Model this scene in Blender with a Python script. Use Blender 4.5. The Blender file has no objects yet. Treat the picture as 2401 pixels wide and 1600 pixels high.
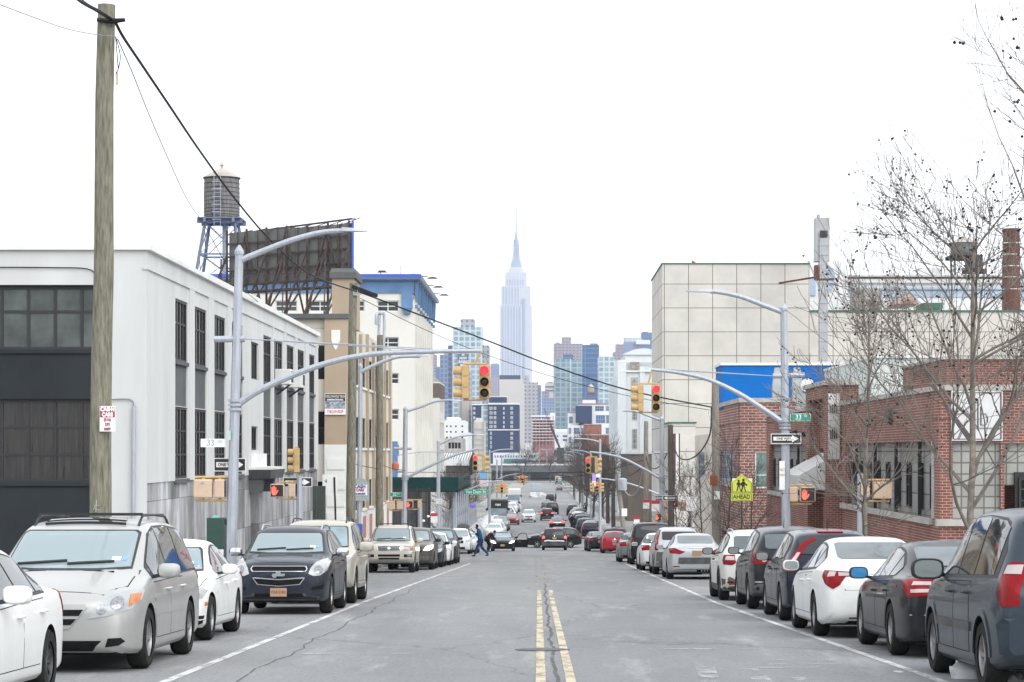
import bpy, bmesh, math, random
from math import radians, sin, cos, pi
from mathutils import Vector, Matrix
from mathutils.bvhtree import BVHTree
from mathutils.geometry import delaunay_2d_cdt, interpolate_bezier

SC = bpy.context.scene
COL = SC.collection
RND = random.Random(11)
# ------------------------------------------------------------------ camera, world, sun, exposure
FPX, VX, HY = 5400.0, 1275.0, 1059.0          # focal length in photo pixels, vanishing point of the street
cam = bpy.data.cameras.new('camera'); cam_ob = bpy.data.objects.new('camera', cam); COL.objects.link(cam_ob)
cam.sensor_width = 36.0; cam.lens = 36.0 * FPX / 2401
cam.shift_x = -(VX - 1200.5) / 2401; cam.shift_y = (HY - 800) / 2401
cam.clip_start = 0.5; cam.clip_end = 40000
cam_ob.location = (0, 0, 0); cam_ob.rotation_euler = (radians(90), 0, 0)
SC.camera = cam_ob
W = bpy.data.worlds.new("World"); SC.world = W; W.use_nodes = True
wn = W.node_tree.nodes; wl = W.node_tree.links
bg = wn['Background']; bg.inputs[1].default_value = 0.12
sky = wn.new('ShaderNodeTexSky'); sky.sky_type = 'NISHITA'; sky.sun_disc = False
sky.sun_elevation = radians(34); sky.sun_rotation = radians(138); sky.dust_density = 4; sky.ozone_density = 1; sky.air_density = 1
hs = wn.new('ShaderNodeHueSaturation'); hs.inputs['Saturation'].default_value = 0.12
wl.new(sky.outputs[0], hs.inputs['Color'])
mx = wn.new('ShaderNodeMixRGB'); mx.inputs[0].default_value = 0.8; mx.inputs[2].default_value = (8.6, 8.9, 9.3, 1)
wl.new(hs.outputs[0], mx.inputs[1]); wl.new(mx.outputs[0], bg.inputs[0])
sl = bpy.data.lights.new('sun', 'SUN'); sl.energy = 1.1; sl.angle = radians(60); sl.color = (1, .97, .93)
so = bpy.data.objects.new('sun', sl); COL.objects.link(so); so.rotation_euler = (radians(48), 0, radians(40)); so.location = (0, 0, 60)
VS = SC.view_settings
VS.view_transform = 'Standard'; VS.look = 'None'; VS.exposure = 0.8; VS.gamma = 1; VS.use_curve_mapping = False
SC.cycles.use_denoising = True
SC.cycles.max_bounces = 6; SC.cycles.diffuse_bounces = 3; SC.cycles.glossy_bounces = 3; SC.cycles.transmission_bounces = 4
SC.cycles.volume_bounces = 1; SC.cycles.transparent_max_bounces = 6
SC.cycles.sample_clamp_indirect = 6

# ------------------------------------------------------------------ geometry helpers
PROF = [(-400, 12.0), (0, -1.58), (200, -8.38), (262, -8.85), (320, -9.4), (400, -9.8), (470, -10.3), (640, -10.9), (870, -12.4), (1200, -13.5), (3000, -14.5), (12000, -15)]
def gz(d):
 for (a, za), (b, zb) in zip(PROF, PROF[1:]):
  if d <= b: return za + (zb - za) * (d - a) / (b - a)
 return PROF[-1][1]
def P(px, py, d): return Vector(((px - VX) * d / FPX, d, (HY - py) * d / FPX))
def PX(px, d): return (px - VX) * d / FPX
def PZ(py, d): return (HY - py) * d / FPX

class MB:
 def __init__(s): s.v = []; s.f = []; s.m = []
 def add(s, vs, fs, m=0):
  o = len(s.v); s.v += [tuple(v) for v in vs]
  for f in fs: s.f.append(tuple(i + o for i in f)); s.m.append(m)
  return s
 def quad(s, a, b, c, d, m=0): return s.add([a, b, c, d], [(0, 1, 2, 3)], m)
 def box(s, x0, x1, y0, y1, z0, z1, m=0):
  vs = [(x, y, z) for z in (z0, z1) for y in (y0, y1) for x in (x0, x1)]
  return s.add(vs, [(0, 2, 3, 1), (4, 5, 7, 6), (0, 1, 5, 4), (2, 6, 7, 3), (0, 4, 6, 2), (1, 3, 7, 5)], m)
 def tbox(s, c, sx, sy, sz, t=1.0, m=0):          # box tapered toward the top by t
  x, y, z = c
  vs = [(x - sx, y - sy, z), (x + sx, y - sy, z), (x + sx, y + sy, z), (x - sx, y + sy, z)]
  vs += [(x - sx * t, y - sy * t, z + sz), (x + sx * t, y - sy * t, z + sz), (x + sx * t, y + sy * t, z + sz), (x - sx * t, y + sy * t, z + sz)]
  return s.add(vs, [(0, 3, 2, 1), (4, 5, 6, 7), (0, 1, 5, 4), (1, 2, 6, 5), (2, 3, 7, 6), (3, 0, 4, 7)], m)
 def bar(s, a, b, w, h=None, m=0, up=(0, 0, 1)):
  a, b = Vector(a), Vector(b); h = h or w; d = (b - a).normalized(); u = Vector(up)
  if abs(d.dot(u)) > .98: u = Vector((0, 1, 0))
  x = d.cross(u).normalized() * w / 2; y = x.normalized().cross(d) * h / 2
  vs = [p + sx * x + sy * y for p in (a, b) for sx, sy in ((-1, -1), (1, -1), (1, 1), (-1, 1))]
  return s.add(vs, [(3, 2, 1, 0), (4, 5, 6, 7), (0, 1, 5, 4), (1, 2, 6, 5), (2, 3, 7, 6), (3, 0, 4, 7)], m)
 def tube(s, pts, r, n=6, m=0, caps=True):
  pts = [Vector(p) for p in pts]; k = len(pts); rs = r if isinstance(r, (list, tuple)) else [r] * k
  vs = []; ref = None
  for i, p in enumerate(pts):
   d = (pts[min(i + 1, k - 1)] - pts[max(i - 1, 0)]).normalized()
   if ref is None:
    ref = d.cross(Vector((0, 0, 1)))
    if ref.length < .05: ref = d.cross(Vector((0, 1, 0)))
   ref = (ref - d * ref.dot(d)).normalized(); q = d.cross(ref)
   vs += [p + (ref * cos(2 * pi * j / n) + q * sin(2 * pi * j / n)) * rs[i] for j in range(n)]
  fs = [(i * n + j, i * n + (j + 1) % n, (i + 1) * n + (j + 1) % n, (i + 1) * n + j) for i in range(k - 1) for j in range(n)]
  if caps: fs += [tuple(range(n - 1, -1, -1)), tuple((k - 1) * n + j for j in range(n))]
  return s.add(vs, fs, m)
 def cyl(s, a, b, r0, r1=None, n=12, m=0): return s.tube([a, b], [r0, r0 if r1 is None else r1], n, m)
 def lathe(s, prof, c=(0, 0, 0), n=20, m=0, axis='z'):
  vs = []
  for r, h in prof:
   for j in range(n):
    a = 2 * pi * j / n; p = (r * cos(a), r * sin(a), h)
    if axis == 'x': p = (h, r * cos(a), r * sin(a))
    if axis == 'y': p = (r * cos(a), h, r * sin(a))
    vs.append((p[0] + c[0], p[1] + c[1], p[2] + c[2]))
  k = len(prof)
  fs = [(i * n + j, i * n + (j + 1) % n, (i + 1) * n + (j + 1) % n, (i + 1) * n + j) for i in range(k - 1) for j in range(n)]
  return s.add(vs, fs, m)
 def prism(s, poly, f, t, m=0):      # poly: 2-D points; f: maps (u, v, w) to 3-D; t: (w0, w1)
  n = len(poly); vs = [f(u, v, t[0]) for u, v in poly] + [f(u, v, t[1]) for u, v in poly]
  return s.add(vs, [tuple(range(n - 1, -1, -1)), tuple(range(n, 2 * n))] + [(i, (i + 1) % n, n + (i + 1) % n, n + i) for i in range(n)], m)
 def mesh(s, name, mats, smooth=False, angle=40, merge=False):
  me = bpy.data.meshes.new(name); me.from_pydata(s.v, [], s.f)
  for mt in (mats if isinstance(mats, (list, tuple)) else [mats]): me.materials.append(mt)
  me.polygons.foreach_set('material_index', s.m)
  b = bmesh.new(); b.from_mesh(me)
  if merge: bmesh.ops.remove_doubles(b, verts=b.verts, dist=1e-4)
  if len(b.faces) < 60000: bmesh.ops.recalc_face_normals(b, faces=b.faces)
  b.to_mesh(me); b.free()
  if smooth:
   me.polygons.foreach_set('use_smooth', [True] * len(me.polygons)); me.set_sharp_from_angle(angle=radians(angle))
  me.update(); return me
 def build(s, name, mats, parent=None, smooth=False, world=True, bevel=0, angle=40, merge=False, label=None, kind=None):
  return put(s.mesh(name, mats, smooth, angle, merge), name, parent, world, bevel, label, kind)

def put(me, name, parent=None, world=True, bevel=0, label=None, kind=None, loc=None):
 o = bpy.data.objects.new(name, me); COL.objects.link(o)
 if parent is not None:
  o.parent = parent
  if world and parent.parent is None: o.location = -parent.location
 if loc is not None: o.location = loc
 if bevel:
  bm = o.modifiers.new('bevel', 'BEVEL'); bm.width = bevel; bm.segments = 2; bm.limit_method = 'ANGLE'; bm.angle_limit = radians(50)
 if label: o['label'] = label
 if kind: o['kind'] = kind
 return o
def tag(o, label, cat, group=None, kind=None):
 o['label'] = label; o['category'] = cat
 if group: o['group'] = group
 if kind: o['kind'] = kind
 return o
def thing(name, label, cat, loc=(0, 0, 0), group=None, rz=0):
 o = bpy.data.objects.new(name, None); COL.objects.link(o); o.location = loc; o.rotation_euler = (0, 0, rz)
 o.empty_display_size = .2
 return tag(o, label, cat, group)
def struct(mb, name, mats, smooth=False):
 o = mb.build(name, mats, smooth=smooth); o['kind'] = 'structure'; return o
def copy_tree(o, parent=None):
 c = o.copy(); COL.objects.link(c); c.parent = parent
 for ch in list(o.children): copy_tree(ch, c)
 return c
def bez(pts, n=8):                      # smooth curve through points (Catmull-Rom)
 pts = [Vector(p) for p in pts]; out = []
 for i in range(len(pts) - 1):
  p0, p1, p2, p3 = pts[max(i - 1, 0)], pts[i], pts[i + 1], pts[min(i + 2, len(pts) - 1)]
  for k in range(n):
   t = k / n
   out.append(.5 * ((2 * p1) + (p2 - p0) * t + (2 * p0 - 5 * p1 + 4 * p2 - p3) * t * t + (3 * p1 - p0 - 3 * p2 + p3) * t ** 3))
 out.append(pts[-1]); return out
def text_mesh(txt, size, mat, name='lettering', depth=.004, align='CENTER', bold=0.0, sx=1.0):
 c = bpy.data.curves.new('t', 'FONT'); c.body = txt; c.size = size; c.align_x = align; c.align_y = 'CENTER'; c.extrude = depth; c.offset = bold
 c.resolution_u = 2; c.space_character = 1.0
 o = bpy.data.objects.new('t', c); COL.objects.link(o)
 dg = bpy.context.evaluated_depsgraph_get(); me = bpy.data.meshes.new_from_object(o.evaluated_get(dg)); me.name = name
 me.materials.clear(); me.materials.append(mat); bpy.data.objects.remove(o); bpy.data.curves.remove(c)
 if sx != 1: me.transform(Matrix.Diagonal((sx, 1, 1, 1)))
 return me
def put_text(txt, size, mat, loc, parent, rot=(radians(90), 0, 0), **k):   # faces -Y when rot=(90,0,0)
 me = text_mesh(txt, size, mat, **k); o = put(me, 'lettering', parent, False)
 o.location = loc; o.rotation_euler = rot; return o

# ------------------------------------------------------------------ materials
def N(nt, t, **k):
 n = nt.nodes.new('ShaderNode' + t)
 for a, b in k.items():
  if a.startswith('i_'):
   key = a[2:]; key = int(key) if key.isdigit() else key.replace('_', ' ')
   n.inputs[key].default_value = b
  else: setattr(n, a, b)
 return n
def base(name):
 m = bpy.data.materials.new(name); m.use_nodes = True
 nt = m.node_tree; return m, nt, nt.nodes['Principled BSDF'], nt.links
def c4(c): return (c[0], c[1], c[2], 1)
def mat(name, col, rough=.6, metal=0, var=.12, scale=3.0, coat=0, bump=0, emit=0, stretch=None, col2=None, spec=.5, detail=5):
 m, nt, b, L = base(name)
 b.inputs['Roughness'].default_value = rough; b.inputs['Metallic'].default_value = metal
 b.inputs['Coat Weight'].default_value = coat; b.inputs['Coat Roughness'].default_value = .06; b.inputs['Specular IOR Level'].default_value = spec if rough < .6 else .12
 if var or col2 or bump:
  tc = N(nt, 'TexCoord'); mp = N(nt, 'Mapping'); L.new(tc.outputs['Object'], mp.inputs[0])
  if stretch: mp.inputs['Scale'].default_value = stretch
  nz = N(nt, 'TexNoise', i_Scale=scale, i_Detail=detail, i_Roughness=.6); L.new(mp.outputs[0], nz.inputs['Vector'])
  cr = N(nt, 'ValToRGB'); cr.color_ramp.elements[0].position = .3; cr.color_ramp.elements[1].position = .72
  a = c4(col2) if col2 else c4([x * (1 - 2 * var) for x in col]); cr.color_ramp.elements[0].color = a
  cr.color_ramp.elements[1].color = c4(col) if col2 else c4([x * (1 + var * .6) for x in col])
  L.new(nz.outputs[0], cr.inputs[0]); L.new(cr.outputs[0], b.inputs['Base Color'])
  if bump:
   bp = N(nt, 'Bump', i_Strength=bump, i_Distance=.02); L.new(nz.outputs[0], bp.inputs['Height']); L.new(bp.outputs[0], b.inputs['Normal'])
 else: b.inputs['Base Color'].default_value = c4(col)
 if emit:
  b.inputs['Emission Color'].default_value = c4(col); b.inputs['Emission Strength'].default_value = emit
 return m
def box_uv(nt, L):                        # (along-the-wall, height, 0) from object coordinates
 tc = N(nt, 'TexCoord'); g = N(nt, 'NewGeometry'); sp = N(nt, 'SeparateXYZ'); L.new(tc.outputs['Object'], sp.inputs[0])
 sn = N(nt, 'SeparateXYZ'); L.new(g.outputs['True Normal'], sn.inputs[0])
 ab = N(nt, 'Math', operation='ABSOLUTE'); L.new(sn.outputs[0], ab.inputs[0])
 gt = N(nt, 'Math', operation='GREATER_THAN', i_1=.6); L.new(ab.outputs[0], gt.inputs[0])
 mxn = N(nt, 'Mix'); mxn.data_type = 'FLOAT'; L.new(gt.outputs[0], mxn.inputs[0]); L.new(sp.outputs[0], mxn.inputs[2]); L.new(sp.outputs[1], mxn.inputs[3])
 cb = N(nt, 'CombineXYZ'); L.new(mxn.outputs[0], cb.inputs[0]); L.new(sp.outputs[2], cb.inputs[1]); return cb.outputs[0], tc.outputs['Object']
def grid_mat(name, ca, cb_, mortar, bw, bh, mw, offset=0.5, rough=.85, bias=0, smooth=.1, weather=.25, wscale=.6, metal=0, bump=.3, squash=1.0):
 m, nt, b, L = base(name); b.inputs['Roughness'].default_value = rough; b.inputs['Metallic'].default_value = metal; b.inputs['Specular IOR Level'].default_value = .12 if rough > .55 else .4
 uv, ob = box_uv(nt, L)
 br = N(nt, 'TexBrick', offset=offset, i_Color1=c4(ca), i_Color2=c4(cb_), i_Mortar=c4(mortar), i_Scale=1.0)
 br.inputs['Mortar Size'].default_value = mw; br.inputs['Mortar Smooth'].default_value = smooth; br.inputs['Bias'].default_value = bias
 br.inputs['Brick Width'].default_value = bw; br.inputs['Row Height'].default_value = bh
 L.new(uv, br.inputs['Vector'])
 nz = N(nt, 'TexNoise', i_Scale=wscale, i_Detail=6, i_Roughness=.65); L.new(ob, nz.inputs['Vector'])
 mr = N(nt, 'MapRange', i_1=.3, i_2=.7, i_3=1 - weather, i_4=1 + weather * .5); L.new(nz.outputs[0], mr.inputs[0])
 ml = N(nt, 'MixRGB', blend_type='MULTIPLY', i_0=1.0); L.new(br.outputs[0], ml.inputs[1]); L.new(mr.outputs[0], ml.inputs[2])
 L.new(ml.outputs[0], b.inputs['Base Color'])
 if bump:
  bp = N(nt, 'Bump', i_Strength=bump, i_Distance=.01, invert=True); L.new(br.outputs['Fac'], bp.inputs['Height']); L.new(bp.outputs[0], b.inputs['Normal'])
 return m
def glass_mat(name, col, rough=.06, var=.5, spec=.7, coat=0.0):
 m, nt, b, L = base(name); b.inputs['Roughness'].default_value = rough; b.inputs['Specular IOR Level'].default_value = spec
 b.inputs['Coat Weight'].default_value = coat; b.inputs['Coat Roughness'].default_value = .02
 oi = N(nt, 'ObjectInfo'); mr = N(nt, 'MapRange', i_3=1 - var, i_4=1 + var); L.new(oi.outputs['Random'], mr.inputs[0])
 tc = N(nt, 'TexCoord'); nz = N(nt, 'TexNoise', i_Scale=1.3, i_Detail=3); L.new(tc.outputs['Object'], nz.inputs['Vector'])
 mr2 = N(nt, 'MapRange', i_1=.35, i_2=.65, i_3=.7, i_4=1.35); L.new(nz.outputs[0], mr2.inputs[0])
 mm = N(nt, 'Math', operation='MULTIPLY'); L.new(mr.outputs[0], mm.inputs[0]); L.new(mr2.outputs[0], mm.inputs[1])
 ml = N(nt, 'MixRGB', blend_type='MULTIPLY', i_0=1.0, i_1=c4(col)); L.new(mm.outputs[0], ml.inputs[2]); L.new(ml.outputs[0], b.inputs['Base Color'])
 return m
M = {}
M['white_paint'] = mat('white_paint', (.72, .73, .71), .75, var=.06, scale=.8)
M['steel_grey'] = mat('galvanized_pole', (.40, .43, .48), .5, .25, var=.10, scale=2.5, stretch=(6, 6, 1))
M['dark_metal'] = mat('dark_metal', (.035, .036, .04), .5, .4)
M['black'] = mat('black_plastic', (.018, .018, .02), .55, var=.2)
M['rubber'] = mat('tyre_rubber', (.013, .013, .013), .9, var=.35, scale=9, col2=(.034, .033, .031))
M['alloy'] = mat('wheel_alloy', (.42, .42, .43), .35, .7, var=.15, scale=12)
M['dark_alloy'] = mat('dark_wheel', (.12, .12, .125), .45, .6, var=.15, scale=12)
M['chrome'] = mat('chrome', (.62, .63, .65), .15, .95, var=.05)
M['signal_yellow'] = mat('signal_yellow', (.52, .35, .15), .55, var=.10, scale=5)
M['tan_box'] = mat('pedestrian_box_tan', (.58, .44, .33), .6, var=.06, scale=4)
M['lens_off'] = mat('dark_lens', (.03, .018, .014), .25, var=0)
M['lens_green'] = mat('dark_green_lens', (.018, .028, .02), .25, var=0)
M['red_lamp'] = mat('lit_red_lamp', (1.0, .03, .06), .4, var=0, emit=1.1)
M['hand_lamp'] = mat('lit_hand_symbol', (1.0, .10, .06), .4, var=0, emit=1.0)
M['wood_pole'] = mat('weathered_pole_wood', (.27, .262, .205), .9, var=.2, scale=3.6, stretch=(7, 7, .9), col2=(.095, .09, .068), bump=.5)
M['grey_wood'] = mat('grey_pole_wood', (.33, .30, .26), .9, scale=3, stretch=(7, 7, .8), col2=(.16, .14, .12), bump=.4)
M['brown_wood'] = mat('brown_pole_wood', (.13, .11, .095), .9, scale=3, stretch=(7, 7, .8), col2=(.07, .06, .05), bump=.4)
M['sign_white'] = mat('sign_white', (.8, .8, .79), .5, var=.04)
M['sign_black'] = mat('sign_black', (.02, .02, .022), .5, var=.1)
M['sign_green'] = mat('sign_green', (.0, .30, .19), .5, var=.06)
M['sign_yellow'] = mat('sign_fluorescent_yellow', (.70, .76, .09), .5, var=.04)
M['sign_red'] = mat('sign_red', (.50, .02, .05), .5, var=.06)
M['sign_blue'] = mat('sign_blue', (.02, .09, .36), .5, var=.06)
M['cable'] = mat('black_cable', (.02, .02, .022), .6, var=0)
M['grey_cable'] = mat('grey_cable', (.22, .23, .24), .5, var=0)
M['snow'] = mat('snow', (.80, .82, .85), .8, scale=4, col2=(.50, .50, .51), bump=.6)
M['bark'] = mat('grey_bark', (.27, .24, .20), .9, scale=7, col2=(.12, .105, .09))
M['twig'] = mat('twig_bark', (.20, .175, .155), .9, var=.2)
M['seed'] = mat('brown_seed_ball', (.05, .035, .03), .9, var=.3)
M['far_twig'] = mat('far_twig_bark', (.12, .105, .10), .9, var=.25)
M['concrete'] = mat('concrete', (.45, .44, .42), .9, var=.16, scale=1.6, bump=.2)
M['roof_grey'] = mat('roof_membrane', (.33, .33, .33), .9, var=.15)
# ------------------------------------------------------------------ vehicles
def paint(name, col, metal=0.0, dirt=.5, rough=.32):
 m, nt, b, L = base(name)
 b.inputs['Coat Weight'].default_value = .8; b.inputs['Coat Roughness'].default_value = .05
 b.inputs['Metallic'].default_value = metal; b.inputs['Specular IOR Level'].default_value = .1
 tc = N(nt, 'TexCoord'); sp = N(nt, 'SeparateXYZ'); L.new(tc.outputs['Object'], sp.inputs[0])
 nz = N(nt, 'TexNoise', i_Scale=2.2, i_Detail=7, i_Roughness=.7); L.new(tc.outputs['Object'], nz.inputs['Vector'])
 ad = N(nt, 'Math', operation='MULTIPLY_ADD', i_1=.75, i_2=-.38); L.new(nz.outputs[0], ad.inputs[0])
 zz = N(nt, 'Math', operation='ADD'); L.new(sp.outputs[2], zz.inputs[0]); L.new(ad.outputs[0], zz.inputs[1])
 mr = N(nt, 'MapRange', i_1=.25, i_2=.85, i_3=dirt, i_4=dirt * .06); L.new(zz.outputs[0], mr.inputs[0])
 mxc = N(nt, 'MixRGB', i_1=c4(col), i_2=c4([.055 + .27 * min(col[0], .6)] * 3)); L.new(mr.outputs[0], mxc.inputs[0]); L.new(mxc.outputs[0], b.inputs['Base Color'])
 rr = N(nt, 'MapRange', i_3=rough, i_4=.85); L.new(mr.outputs[0], rr.inputs[0]); L.new(rr.outputs[0], b.inputs['Roughness'])
 cw = N(nt, 'MapRange', i_3=.4, i_4=.02); L.new(mr.outputs[0], cw.inputs[0]); L.new(cw.outputs[0], b.inputs['Coat Weight'])
 return m
M['PAINT'] = mat('paint_slot', (.5, .5, .5), .3, var=0)
def cargl(name, col, rough=.04, spec=.6):
 m, nt, b, L = base(name); b.inputs['Base Color'].default_value = c4(col); b.inputs['Roughness'].default_value = rough
 b.inputs['Specular IOR Level'].default_value = spec; b.inputs['Coat Weight'].default_value = 0; b.inputs['Coat Roughness'].default_value = .02
 tc = N(nt, 'TexCoord'); nz = N(nt, 'TexNoise', i_Scale=1.7, i_Detail=3); L.new(tc.outputs['Object'], nz.inputs['Vector'])
 mr = N(nt, 'MapRange', i_1=.3, i_2=.7, i_3=.8, i_4=1.2); L.new(nz.outputs[0], mr.inputs[0])
 ml = N(nt, 'MixRGB', blend_type='MULTIPLY', i_0=1.0, i_1=c4(col)); L.new(mr.outputs[0], ml.inputs[2]); L.new(ml.outputs[0], b.inputs['Base Color'])
 return m
M['windshield'] = cargl('windshield_glass', (.22, .29, .32))
M['backlight_pale'] = mat('painted_backlight', (.72, .74, .74), .9, var=.05); M['cabin'] = mat('dark_cabin_trim', (.13, .135, .14), .8, var=.1); M['seat_cloth'] = mat('grey_seat_cloth', (.02, .021, .022), .9, var=.1)  # the pale one has rear-window daylight put into its colour
def clearglass():
 m, nt, b, L = base('dust_and_sky_sheen_glass'); b.inputs['Base Color'].default_value = (.52, .64, .68, 1); b.inputs['Roughness'].default_value = .04; b.inputs['Specular IOR Level'].default_value = .8  # bluish diffuse film: dust plus sky reflection put into the colour
 tr = N(nt, 'BsdfTransparent'); tr.inputs[0].default_value = (.86, .95, .97, 1); fr = N(nt, 'LayerWeight', i_Blend=.35); mr = N(nt, 'MapRange', i_1=0, i_2=1, i_3=.42, i_4=1.0); L.new(fr.outputs['Fresnel'], mr.inputs[0]); ms = N(nt, 'MixShader'); L.new(mr.outputs[0], ms.inputs[0]); L.new(tr.outputs[0], ms.inputs[1]); L.new(b.outputs[0], ms.inputs[2]); L.new(ms.outputs[0], nt.nodes['Material Output'].inputs['Surface']); return m
M['clear_glass'] = clearglass()
M['side_glass'] = cargl('side_window_glass', (.045, .05, .052))
M['rear_glass'] = cargl('rear_window_glass', (.10, .125, .135))
M['privacy'] = cargl('tinted_glass', (.014, .016, .019))
M['head_lens'] = cargl('headlight_lens', (.36, .38, .39), .12, .8)
M['lamp_bowl'] = mat('headlight_bowl', (.34, .35, .37), .2, .6, var=.3, scale=30)
M['amber'] = cargl('amber_lens', (.55, .18, .03), .15, .8)
M['tail_red'] = cargl('tail_light_lens', (.20, .002, .005), .25, .2)
M['tail_lit'] = mat('lit_brake_lamp', (1, .06, .06), .3, var=0, emit=1.3)
M['head_lit'] = mat('lit_headlight', (1, .96, .88), .3, var=0, emit=3.0)
M['tail_white'] = cargl('reverse_lens', (.42, .38, .38), .2, .4)
M['plate'] = mat('orange_plate', (.40, .235, .145), .5, var=.06)
M['plate_ink'] = mat('plate_ink', (.03, .035, .06), .5, var=0)
M['mesh_grille'] = mat('black_grille', (.012, .012, .013), .8, var=.3, scale=40)
M['cladding'] = mat('dusty_black_cladding', (.05, .05, .052), .75, scale=3, col2=(.13, .128, .122))
M['under'] = mat('dark_underbody', (.012, .012, .012), .9, var=0)
M['blue_mirror'] = cargl('sky_reflection_mirror_glass', (.03, .20, .42), .05, .8)  # blue of a sky reflection put into the glass colour
M['mirror_glass'] = cargl('mirror_glass', (.22, .25, .25), .04, 1)

SHAPES = {
 'sedan': dict(L=4.8, W=1.82, H=1.46, st=[
 (0, .34, .54, .60, .60, .46), (.05, .22, .62, .70, .80, .62), (.25, .18, .70, .80, .94, .72), (.75, .17, .80, .905, .99, .78), (1.15, .17, .87, .975, 1, .80), (1.32, .17, .895, 1.01, 1, .78),
 (2.08, .17, .93, 1.375, 1, 0.662), (2.4, .17, .94, 1.45, 1, 0.651), (3.0, .17, .95, 1.46, 1, 0.651), (3.45, .17, .965, 1.41, 1, 0.646), (4.12, .17, .985, 1.12, .99, .66), (4.50, .19, .98, 1.08, .96, .70), (4.72, .24, .93, 1.05, .91, .70), (4.78, .30, .84, .93, .85, .66), (4.8, .38, .74, .82, .76, .6)],
 ic=5, ir=6, rr=9, rd=10, a1=.95, a2=3.72, R=.325, win=[1.55, 2.55, 3.35, 3.75]),
 'suv': dict(L=4.77, W=1.84, H=1.68, st=[
 (0, .40, .70, .78, .66, .52), (.06, .27, .80, .90, .86, .68), (.28, .23, .90, 1.02, .96, .78), (.85, .22, .98, 1.09, 1, .82), (1.15, .22, 1.02, 1.13, 1, .83), (1.30, .22, 1.04, 1.17, 1, .81),
 (1.98, .22, 1.08, 1.58, 1, 0.737), (2.3, .22, 1.09, 1.67, 1, 0.726), (3.2, .22, 1.12, 1.68, 1, 0.726), (4.05, .22, 1.14, 1.62, 1, 0.721), (4.36, .25, 1.14, 1.54, .985, 0.715), (4.60, .30, 1.12, 1.20, .955, .72), (4.73, .34, 1.0, 1.07, .92, .72), (4.77, .42, .88, .95, .84, .66)],
 ic=5, ir=6, rr=10, rd=11, a1=.93, a2=3.78, R=.355, win=[1.62, 2.5, 3.4, 4.15]),
 'minivan': dict(L=5.1, W=1.96, H=1.74, st=[
 (0, .36, .64, .72, .64, .5), (.06, .22, .74, .84, .84, .66), (.28, .19, .83, .96, .95, .76), (.72, .18, .93, 1.06, 1, .80), (.98, .18, .98, 1.12, 1, .80), (1.12, .18, 1.0, 1.16, 1, .78),
 (1.98, .18, 1.03, 1.63, 1, 0.752), (2.4, .18, 1.03, 1.72, 1, 0.741), (3.4, .18, 1.04, 1.74, 1, 0.752), (4.45, .2, 1.05, 1.70, 1, 0.752), (4.74, .24, 1.06, 1.63, .99, 0.741), (4.98, .28, 1.03, 1.14, .96, .76), (5.07, .32, .95, 1.02, .92, .76), (5.1, .42, .84, .9, .84, .66)],
 ic=5, ir=6, rr=10, rd=11, a1=1.0, a2=3.98, R=.345, win=[1.5, 2.5, 3.55, 4.62]),
 'boxy': dict(L=4.65, W=1.82, H=1.76, st=[
 (0, .48, .80, .88, .82, .72), (.07, .38, .92, 1.0, .93, .80), (.28, .32, .99, 1.08, .985, .82), (1.0, .30, 1.04, 1.13, 1, .82), (1.28, .30, 1.06, 1.15, 1, .81), (1.42, .30, 1.07, 1.19, 1, .79),
 (1.98, .30, 1.09, 1.66, 1, 0.745), (2.22, .30, 1.09, 1.74, 1, 0.745), (3.2, .30, 1.1, 1.76, 1, 0.756), (4.15, .30, 1.1, 1.73, 1, 0.756), (4.42, .32, 1.1, 1.65, .99, 0.745), (4.55, .36, 1.06, 1.16, .97, .76), (4.62, .4, .98, 1.06, .94, .76), (4.65, .48, .9, .98, .88, .7)],
 ic=5, ir=6, rr=10, rd=11, a1=.86, a2=3.56, R=.37, win=[1.66, 2.45, 3.3, 4.28]),
 'hatch': dict(L=4.2, W=1.76, H=1.49, st=[
 (0, .34, .58, .64, .62, .48), (.05, .22, .68, .76, .82, .64), (.25, .18, .76, .86, .95, .74), (.7, .17, .84, .95, 1, .79), (.98, .17, .89, 1.01, 1, .80), (1.12, .17, .91, 1.05, 1, .78),
 (1.8, .17, .94, 1.40, 1, 0.709), (2.1, .17, .95, 1.48, 1, 0.709), (2.8, .17, .96, 1.49, 1, 0.709), (3.5, .17, .98, 1.44, 1, 0.703), (3.75, .2, .99, 1.38, .99, 0.698), (4.03, .24, .97, 1.06, .96, .72), (4.16, .28, .9, .97, .92, .72), (4.2, .38, .78, .84, .84, .64)],
 ic=5, ir=6, rr=10, rd=11, a1=.85, a2=3.42, R=.315, win=[1.45, 2.2, 2.95, 3.6]),
 'van': dict(L=5.1, W=1.93, H=1.92, st=[
 (0, .40, .76, .84, .70, .56), (.06, .28, .88, .97, .88, .70), (.28, .24, .98, 1.10, .97, .78), (.62, .22, 1.05, 1.18, 1, .80), (.82, .22, 1.08, 1.24, 1, .80), (.95, .22, 1.10, 1.29, 1, 0.819),
 (1.6, .22, 1.12, 1.78, 1, 0.777), (1.95, .22, 1.12, 1.89, 1, 0.788), (3.2, .22, 1.13, 1.92, 1, 0.798), (4.6, .24, 1.13, 1.90, 1, 0.798), (4.9, .26, 1.13, 1.84, .99, 0.788), (5.02, .3, 1.08, 1.2, .975, .82), (5.08, .34, .98, 1.08, .95, .82), (5.1, .44, .88, .96, .90, .76)],
 ic=5, ir=6, rr=10, rd=11, a1=.95, a2=4.0, R=.345, win=[1.35, 2.3, 3.5, 4.7]),
}
def lerp_tab(tab, s):
 if s <= tab[0][0]: return tab[0][1]
 for (a, x), (b, y) in zip(tab, tab[1:]):
  if s <= b: return x + (y - x) * (s - a) / (b - a)
 return tab[-1][1]

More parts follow.
